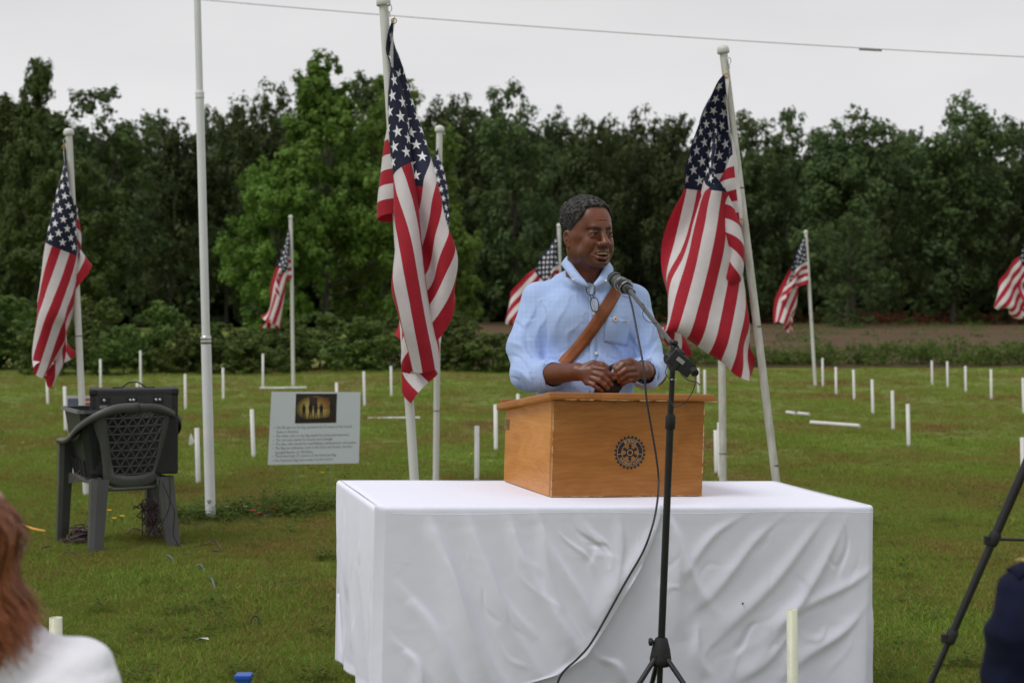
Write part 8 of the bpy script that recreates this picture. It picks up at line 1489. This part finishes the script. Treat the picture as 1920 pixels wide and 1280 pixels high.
# ------------------------------------------------------------------ printed signs
M_board = mat('sign_board', (.50, .55, .56), .5, .03, 3); M_ink = mat('sign_ink', (.17, .18, .19), .6)
def board(quad, Y, stakes, name, label):
    """quad: four pixel corners (tl, tr, br, bl) of a board standing at distance Y; returns the frame P(u, v, lift)"""
    q = [at(x, y, Y) for x, y in quad]; t = thing(name, label, 'sign', ((q[3].x+q[2].x)/2, Y, 0))
    V = [tuple(p) for p in q]+[tuple(p+Vector((0, .005, 0))) for p in q]
    mb = MB(); mb.add(V, [(3, 2, 1, 0), (4, 5, 6, 7), (0, 1, 5, 4), (1, 2, 6, 5), (2, 3, 7, 6), (3, 0, 4, 7)]); b = mb.build('panel', M_board, t)
    for x, y0, y1 in stakes: mb = MB(); mb.tube([at(x, y0, Y+.0025), (at(x, y1, Y).x, Y+.0025, -.03)], .0022, 6); mb.build('wire_stake', mat('stake_grey', (.2, .22, .2), .5), t)
    def P(u, v, l=.0006): a = q[0].lerp(q[1], u); c = q[3].lerp(q[2], u); r = a.lerp(c, v); return Vector((r.x, Y-l, r.z))
    return t, b, P
Ysg = gY(935); sgn, pan, SP = board([(509, 734), (676, 735), (673, 868), (502, 871)], Ysg, [(555, 868, 935), (620, 868, 935)], 'printed_sign', 'pale printed yard sign with a soldiers photo and a list of flag facts')

def px2uv(x, y): v = (y-734.5)/135.0; return ((x-(509-7*v))/(167+3.5*v), v)
def flat(polys, m, name, parent, l):
    mb = MB()
    for poly in polys: mb.add([SP(*px2uv(x, y), l) for x, y in poly], [tuple(range(len(poly)))[::-1]])
    return mb.build(name, m, parent)
pic = flat([[(555, 738), (632, 737.5), (630, 792), (553, 793)]], mat('photo_dark', (.022, .016, .008), .5), 'photo', pan, .0008)
def ell_(cx, cy, rx, ry, n=28): return [(cx+rx*math.cos(6.283*k/n), cy+ry*math.sin(6.283*k/n)) for k in range(n)]
for rx, ry, c, l in ((34, 24, (.12, .085, .018), .0010), (29, 21, (.22, .16, .035), .0012), (24, 18, (.32, .24, .06), .0014), (18, 14, (.42, .33, .10), .0016)): flat([ell_(590, 766, rx, ry)], mat('photo_glow', c, .5), 'photo_tone', pic, l)
flat([[(580, 742), (595, 745), (595, 762), (580, 760)]], mat('photo_canton', (.035, .022, .015), .5), 'photo_canton', pic, .0018)
for k in range(6): y = 745+k*3.7; flat([[(595 if y < 760 else 582, y), (618, y+1), (617, y+2.9), (595 if y < 760 else 582, y+1.9)]], mat('photo_stripe', (.19, .055, .015), .5), 'photo_stripe', pic, .0018)
flat([[(553.6, 783), (575, 785), (600, 784), (630.6, 780), (630, 792), (553, 793)]], mat('photo_ground', (.016, .011, .006), .5), 'photo_ground', pic, .0020)
def soldier(cx, top, h, lean=0): 
    s_ = h/32.0; f = lambda pts: [(cx+x*s_+lean*(1-y/32), top+y*s_) for x, y in pts]
    return [ell_(cx+lean, top+2.4*s_, 2.1*s_, 2.4*s_, 10), f([(-2.8, 4.5), (2.8, 4.5), (4.2, 9), (3.4, 15), (3, 18), (-3, 18), (-3.6, 15), (-4.4, 9)]), f([(-3, 17.5), (0, 17.5), (-1, 25), (-1.6, 32), (-4, 32), (-3.6, 24)]), f([(0, 17.5), (3, 17.5), (3.2, 25), (4, 32), (1.6, 32), (1, 24)])]
M_sil = mat('photo_figure', (.010, .008, .006), .5)
for cx, tp2, h in ((570, 757, 27), (582.5, 754, 31), (592, 755, 30), (602.5, 756, 28), (621.5, 753, 28)): flat(soldier(cx, tp2, h), M_sil, 'photo_figure', pic, .0022)
LINES = [(801, True, 'The 50 stars on the flag represent the 50 states of the United'), (809, False, 'States of America.'), (816.5, True, 'The white color on the flag stands for purity and innocence.'), (824, True, 'The red color stands for bravery and strength'),
 (831.5, True, 'The blue color stands for watchfulness, perseverance, and justice.'), (839, True, 'The flag has nicknames, such as the Stars and Stripes, the Star'), (847, False, 'Spangled Banner, or Old Glory.'), (854, True, 'There have been 27 versions of the American flag.'), (862, True, 'Five American flags have made it to the moon!')]
WID = [141, 42, 138, 106, 151, 144, 71, 115, 108]
mb = MB()
for (y, bul, s_), wpx in zip(LINES, WID):
    V, Fc, wv = text_geo(s_, 7.4); x0 = 518-(y-801)*.05; k = wpx/wv
    mb.add([SP(*px2uv(x0+v.x*k, y+2.2-v.y*.98-(v.x*k)*.012), .0008) for v in V], Fc)
    if bul: e = ell_(x0-3.6, y+.3, .9, .9, 8); mb.add([SP(*px2uv(*p), .0008) for p in e], [tuple(range(8))[::-1]])
mb.build('printed_text', M_ink, pan)
Ys2 = gY(930); sg2, pan2, SP = board([(124, 741), (288, 741), (296, 888), (134, 886)], Ys2, [(170, 885, 930), (250, 885, 930)], 'printed_sign', 'white yard sign with a printed flag, mostly hidden behind the amplifier and tote')
pan2.data.materials.clear(); pan2.data.materials.append(mat('sign_white', (.62, .64, .64), .5, .03, 3))
def px2uv(x, y): v = (y-741)/146.0; return ((x-(124+10*v))/(164-2*v), v)
def sq(x0, y0, x1, y1): return [(x0, y0), (x1, y0), (x1, y1), (x0, y1)]
fp_ = flat([sq(127, 747, 212, 800)], mat('print_white', (.7, .7, .7), .5), 'flag_print', pan2, .0008)
flat([sq(127, 747+k*8.15, 212, 747+k*8.15+4.07) for k in range(7)], mat('print_red', (.50, .05, .03), .5), 'print_stripes', fp_, .0011)
flat([sq(127, 747, 156.5, 775.5)], mat('print_blue', (.025, .05, .16), .5), 'print_canton', fp_, .0014)
flat([ell_(129.4+r_*5 +(2.5 if q % 2 else 0), 749.3+q*2.8, .95, .95, 6) for q in range(9) for r_ in range(6 if q % 2 == 0 else 5)], mat('print_star', (.7, .7, .7), .5), 'print_stars', fp_, .0017)

# ------------------------------------------------------------------ tripod at the right
Yt = 3.6; M_tri = mat('tripod_black', (.012, .012, .013), .35, .2, 20)
apex = at(2003, 690, Yt); tr_ = thing('tripod', 'black camera tripod whose near leg crosses the lower right corner', 'tripod', (apex.x, Yt, 0))
for k, foot in enumerate((Vector((at(1592, 1629, Yt).x, Yt, 0)), Vector((apex.x+.36, Yt-.42, 0)), Vector((apex.x+.30, Yt+.42, 0)))):
    d = foot-apex; cuts = (0, .34, .55, 1.0)
    if k == 0: cuts = (0, (1012-690)/(1629-690.), (1195-690)/(1629-690.), 1)
    rs_ = (.0108, .0092, .0072); lg = None
    for j in range(3):
        mb = MB(); mb.tube([apex+d*cuts[j], apex+d*cuts[j+1]], rs_[j], 12)
        o = mb.build('leg' if j == 0 else 'leg_section', M_tri, tr_ if j == 0 else lg); lg = lg or o
        if j: mb = MB(); mb.lathe(apex+d*cuts[j]-d.normalized()*.02, [(.011, 0), (.0135, .004), (.0135, .030), (.010, .034)], 14, d.normalized()); mb.box(apex+d*cuts[j]+Vector((-.016, -.004, 0)), (.012, .014, .02), bev=.002); mb.build('leg_lock', M_blackm, lg)
    mb = MB(); mb.lathe(foot-d.normalized()*.02, [(.010, 0), (.014, .006), (.012, .022)], 10, d.normalized()); mb.build('rubber_foot', M_blackm, lg)
    a = apex+d*((1010-690)/(1629-690.)); c = Vector((apex.x+.005, Yt, a.z-.005)); mb = MB(); mb.tube([a, c], .0035, 6); mb.build('brace', M_tri, tr_)
mb = MB(); mb.tube([apex+Vector((.005, 0, -.42)), apex+Vector((.005, 0, .22))], .012, 12); mb.build('centre_column', M_tri, tr_)
mb = MB(); mb.box(apex, (.07, .07, .06), bev=.012); mb.build('crown', M_blackm, tr_)
cmr = thing('video_camera', 'black camera on the tripod beyond the right edge', 'camera', apex+Vector((.005, 0, .22))); mb = MB(); mb.box(apex+Vector((.005, 0, .27)), (.13, .08, .09), bev=.012); mb.build('camera_body', M_blackm, cmr); mb = MB(); mb.lathe(apex+Vector((.005, .04, .27)), [(.036, 0), (.036, .05), (.04, .052), (.04, .09)], 18, Vector((0, 1, 0))); mb.build('lens', M_black, cmr)

# ------------------------------------------------------------------ blue tub on the grass
p = at(457, 1266, 5.2); bt = thing('blue_tub', 'small blue plastic tub standing in the grass at the bottom edge', 'tub', (p.x, 5.2, 0)); M_bl = mat('blue_plastic', (.018, .09, .42), .35, .08, 20)
mb = MB(); mb.box((p.x, 5.2, .034), (.046, .046, .068), bev=.006, taper=1.0); mb.build('tub_body', M_bl, bt); mb = MB(); mb.box((p.x, 5.2, .072), (.056, .054, .016), bev=.004); mb.build('lid', M_bl, bt)

# ------------------------------------------------------------------ listeners seen from behind, cut by the frame
def listener(root, cx, Yb, zs, half, cloth_m, skin_m, pants_m, sleeve=.55, seed=0, puff=.0, hz=.20):
    """seated torso, arms, legs and head facing the table; zs = shoulder height"""
    s = SDF((cx-.36, Yb-.22, -.01), (cx+.36, Yb+.72, zs+.42), .0085)
    s.cap((cx, Yb, zs-.02), (cx, Yb+.015, zs+.10), .055, .050, .04); s.ell((cx, Yb+.015, zs+hz), (.078, .098, .115), .03); s.ell((cx, Yb+.09, zs+hz-.05), (.05, .04, .06), .03); s.cap((cx, Yb+.10, zs+hz-.01), (cx, Yb+.125, zs+hz-.035), .010, .013, .012)
    for sx in (-1, 1):
        s.cap((cx+sx*(half-.05), Yb, zs-.07), (cx+sx*(half+.01), Yb+.04, zs-.36), .040, .036, .03); s.cap((cx+sx*(half+.01), Yb+.04, zs-.36), (cx+sx*.10, Yb+.27, zs-.42), .036, .026, .02); s.ell((cx+sx*.07, Yb+.32, zs-.42), (.035, .055, .02), .02)
        s.ell((cx+sx*.078, Yb+.01, zs+hz-.01), (.010, .022, .032), .006)
    s.ell((cx, Yb, zs-.25), (half-.05, .08, .25), .05)
    v, q = s.mesh(); v = smooth_np(v, q, 1); b = mesh_np('body', v, q, skin_m, root)
    s = SDF((cx-.36, Yb-.24, zs-.66), (cx+.36, Yb+.34, zs+.10), .006)
    s.ell((cx, Yb-.005, zs-.18), (half-.01, .120, .20), .05); s.ell((cx, Yb, zs-.46), (half-.03, .130, .17), .06); s.cap((cx-half+.055, Yb, zs-.062), (cx+half-.055, Yb, zs-.062), .062, .062, .04); s.cap((cx-.05, Yb, zs-.01), (cx+.05, Yb, zs-.01), .050, .050, .06)
    for sx in (-1, 1):
        a = np.array((cx+sx*(half-.045), Yb, zs-.075)); e = np.array((cx+sx*(half+.02), Yb+.04, zs-.36)); s.cap(a, a+(e-a)*sleeve, .062+puff, .058+puff, .035)
        if sleeve > .9: s.cap(e, (cx+sx*.12, Yb+.24, zs-.42), .056, .042, .03)
    s.cap((cx, Yb+.01, zs+.035), (cx, Yb+.015, zs+.12), .052, .060, .006, 'sub')
    v, q = s.mesh(); v = smooth_np(v, q, 2); nn = normals_np(v, q)
    dd = np.array([mnoise.noise(Vector((p[0]*9+seed, p[1]*9, p[2]*22)))*.010+mnoise.noise(Vector((p[0]*26, p[1]*9+seed, p[2]*40)))*.003+mnoise.noise(Vector((p[0]*5, p[1]*5+seed, p[2]*6)))*.012-abs(mnoise.noise(Vector((p[0]*12+seed, p[1]*6, p[2]*16))))*.016 for p in v]); v = v+nn*dd[:, None]
    cl2 = mesh_np('top', v, q, cloth_m, root)
    s = SDF((cx-.26, Yb-.20, -.01), (cx+.26, Yb+.68, .62), .011); s.ell((cx, Yb+.02, .47), (.16, .15, .10), .04)
    for sx in (-1, 1): s.cap((cx+sx*.09, Yb+.05, .47), (cx+sx*.10, Yb+.44, .47), .082, .062, .03); s.cap((cx+sx*.10, Yb+.44, .47), (cx+sx*.10, Yb+.46, .07), .060, .042, .03); s.cap((cx+sx*.10, Yb+.45, .03), (cx+sx*.10, Yb+.60, .03), .034, .034, .02)
    v, q = s.mesh(); v = smooth_np(v, q, 2); mesh_np('trousers', v, q, pants_m, root); return cl2, b
def fold_chair(cx, Yb, lb):
    t = thing('folding_chair', lb, 'chair', (cx, Yb, 0)); M_fc = mat('folding_chair_grey', (.16, .16, .15), .45)
    mb = MB(); mb.box((cx, Yb+.06, .375), (.40, .38, .018), bev=.006); mb.build('seat', M_fc, t); mb = MB(); mb.box((cx, Yb-.185, .66), (.38, .014, .13), bev=.005); mb.build('backrest', M_fc, t)
    for sx in (-1, 1): mb = MB(); mb.tube([(cx+sx*.20, Yb-.19, .74), (cx+sx*.20, Yb-.15, .45), (cx+sx*.20, Yb+.25, .01)], .011, 8); mb.build('leg', M_fc, t); mb = MB(); mb.tube([(cx+sx*.185, Yb+.10, .37), (cx+sx*.185, Yb-.22, .01)], .011, 8); mb.build('leg', M_fc, t)
M_tshirt = mat('white_shirt', (.80, .80, .86), .85, .04, 30, bump=.25, bscale=50, sheen=.1); M_fair = mat('fair_skin', (.48, .27, .19), .5, .1, 30); M_jean = mat('denim', (.05, .07, .12), .85, .3, 40)
Yw = 2.12; wc = at(-88, 1000, Yw); zsh = at(0, 1196, Yw).z
w_p = thing('person', 'person with long auburn hair and a white t-shirt seated at lower left, seen from behind', 'person', (wc.x, Yw, 0)); listener(w_p, wc.x, Yw, zsh, .205, M_tshirt, M_fair, M_jean, .62, 3, .006, .115)
fold_chair(wc.x, Yw, 'grey folding chair under the person with auburn hair, below the picture')
# auburn hair: a mass with hanging strands
M_aub = mat('auburn_hair', (1, 1, 1), .45, attr='tint', spec=.35)
hc2 = Vector((wc.x, Yw, zsh+.105)); hc2.x -= .020; s = SDF((wc.x-.20, Yw-.22, zsh-.20), (wc.x+.18, Yw+.18, zsh+.30), .007); s.ell(hc2+Vector((0, -.015, .015)), (.094, .108, .118), .03); s.ell(hc2+Vector((0, -.055, -.10)), (.105, .062, .12), .03); s.ell(hc2+Vector((.045, -.03, -.13)), (.058, .060, .09), .03)
s.ell(hc2+Vector((0, .12, -.02)), (.062, .07, .11), .02, 'sub'); v, q = s.mesh(); v = smooth_np(v, q, 1); hm = mesh_np('hair', v, q, M_aub, w_p); set_col(hm.data, np.tile([.10, .032, .011], (len(v), 1)))
gw = np.random.default_rng(6); V = []; Fq = []; CC = []
for k in range(4200):
    a = gw.uniform(math.pi*.86, math.pi*2.22); fr = gw.uniform(.0, 1); top = hc2+Vector((.085*math.cos(a)*fr, .10*math.sin(a)*fr-.015, .118*math.sqrt(max(0, 1-fr*fr))+.012)); rad = gw.uniform(.88, 1.12)
    side = hc2+Vector((.098*math.cos(a)*rad, .110*math.sin(a)*rad-.01, -.02)); end = hc2+Vector(((.118+gw.uniform(-.03, .03))*math.cos(a), (.11+gw.uniform(-.02, .02))*math.sin(a)-.02, -gw.uniform(.06, .125)))
    ph, am = gw.uniform(0, 1.2)+4*a, gw.uniform(.006, .016); P = catmull([top, top.lerp(side, .5)+Vector((math.cos(a), math.sin(a), 0))*.030*fr+Vector((0, 0, .028)), side, side.lerp(end, .55)+Vector((am*math.sin(ph), am*math.cos(ph), 0)), end, end+Vector((math.cos(a)*gw.uniform(-.012, .030), math.sin(a)*.012, gw.uniform(-.022, .012)))], 4)
    t0 = gw.uniform(.5, 1.5); w = gw.uniform(.0005, .0014); c = np.array([.27, .085, .026])*t0; wv = Vector((-math.sin(a), math.cos(a), 0))*w; kk = len(V); n_ = len(P)
    for i, p in enumerate(P): f = 1-.75*(i/(n_-1))**2; V += [tuple(p-wv*f), tuple(p+wv*f)]; CC += [c*(.85+.5*i/n_)]*2
    Fq += [(kk+2*i, kk+2*i+2, kk+2*i+3, kk+2*i+1) for i in range(n_-1)]
o = mesh_np('hair_strands', V, np.array(Fq), M_aub, hm); set_col(o.data, np.array(CC)); o['kind'] = 'stuff'
pg = at(33, 1028, Yw+.04); gls = thing('sunglasses', 'edge of white and red framed glasses showing past the auburn hair', 'glasses', pg); mb = MB(); mb.tube(catmull([at(14, 1020, Yw+.03), at(28, 1017, Yw+.06), at(40, 1020, Yw+.075), at(44, 1030, Yw+.08), at(36, 1038, Yw+.075), at(28, 1034, Yw+.06)], 4), .0024, 6); mb.build('rim', mat('frame_white', (.6, .55, .58), .3), gls); mb = MB(); mb.tube([at(-40, 1030, Yw+.0), at(14, 1026, Yw+.03), at(36, 1029, Yw+.07)], .0022, 6); mb.build('temple', mat('frame_red', (.3, .05, .06), .3), gls)
# officer at lower right
M_navy = mat('navy_wool', (.006, .008, .026), .9, .15, 40, bump=.2, bscale=300, spec=.15); Yo = 2.2; oc = at(2142, 1040, Yo); zo = at(2000, 1052, Yo).z
o_p = thing('person', 'person in a dark navy uniform jacket at the lower right corner, seen from behind', 'person', (oc.x, Yo, 0)); tp3, bd3 = listener(o_p, oc.x, Yo, zo, .192, M_navy, mat('officer_skin', (.42, .24, .17), .5, .1, 30), M_navy, 1.0, 9)
fold_chair(oc.x, Yo, 'grey folding chair under the person in navy uniform, below the picture')
s = SDF((oc.x-.12, Yo-.14, zo+.12), (oc.x+.12, Yo+.14, zo+.36), .007); s.ell((oc.x, Yo-.002, zo+.215), (.083, .098, .112), .01); s.ell((oc.x, Yo+.10, zo+.16), (.07, .07, .10), .02, 'sub'); v, q = s.mesh(); mesh_np('hair', v, q, mat('dark_hair', (.03, .02, .015), .7, .3, 60), o_p)
M_gold = mat('gold_braid', (.55, .42, .16), .4, .2, 300, metal=.5)
bvo = BVHTree.FromPolygons([tuple(v_.co) for v_ in tp3.data.vertices], [tuple(p_.vertices) for p_ in tp3.data.polygons])
def on_o(x, y): h = bvo.ray_cast(Vector((x, y, 3)), Vector((0, 0, -1))); return (h[0] if h[0] else Vector((x, y, zo)))
for sx in (-1, 1):
    xs_ = np.linspace(oc.x+sx*.085, oc.x+sx*.186, 9); V = []
    for x in xs_:
        for y in (-.028, -.010, .010, .028): V.append(tuple(on_o(x, Yo+y)+Vector((0, 0, .006))))
    ep = mesh_np('epaulette', V, [(i*4+j, i*4+j+1, (i+1)*4+j+1, (i+1)*4+j) for i in range(8) for j in range(3)], M_navy, o_p); md = ep.modifiers.new('t', 'SOLIDIFY'); md.thickness = .004
    for f in (.88,):
        x = oc.x+sx*(.085+.093*f); mb = MB(); mb.tube([on_o(x+sx*.004*math.cos(k*1.57), Yo-.026+.0065*k)+Vector((0, 0, .0105)) for k in range(9)], .0018, 6); mb.build('gold_stripe', M_gold, ep)
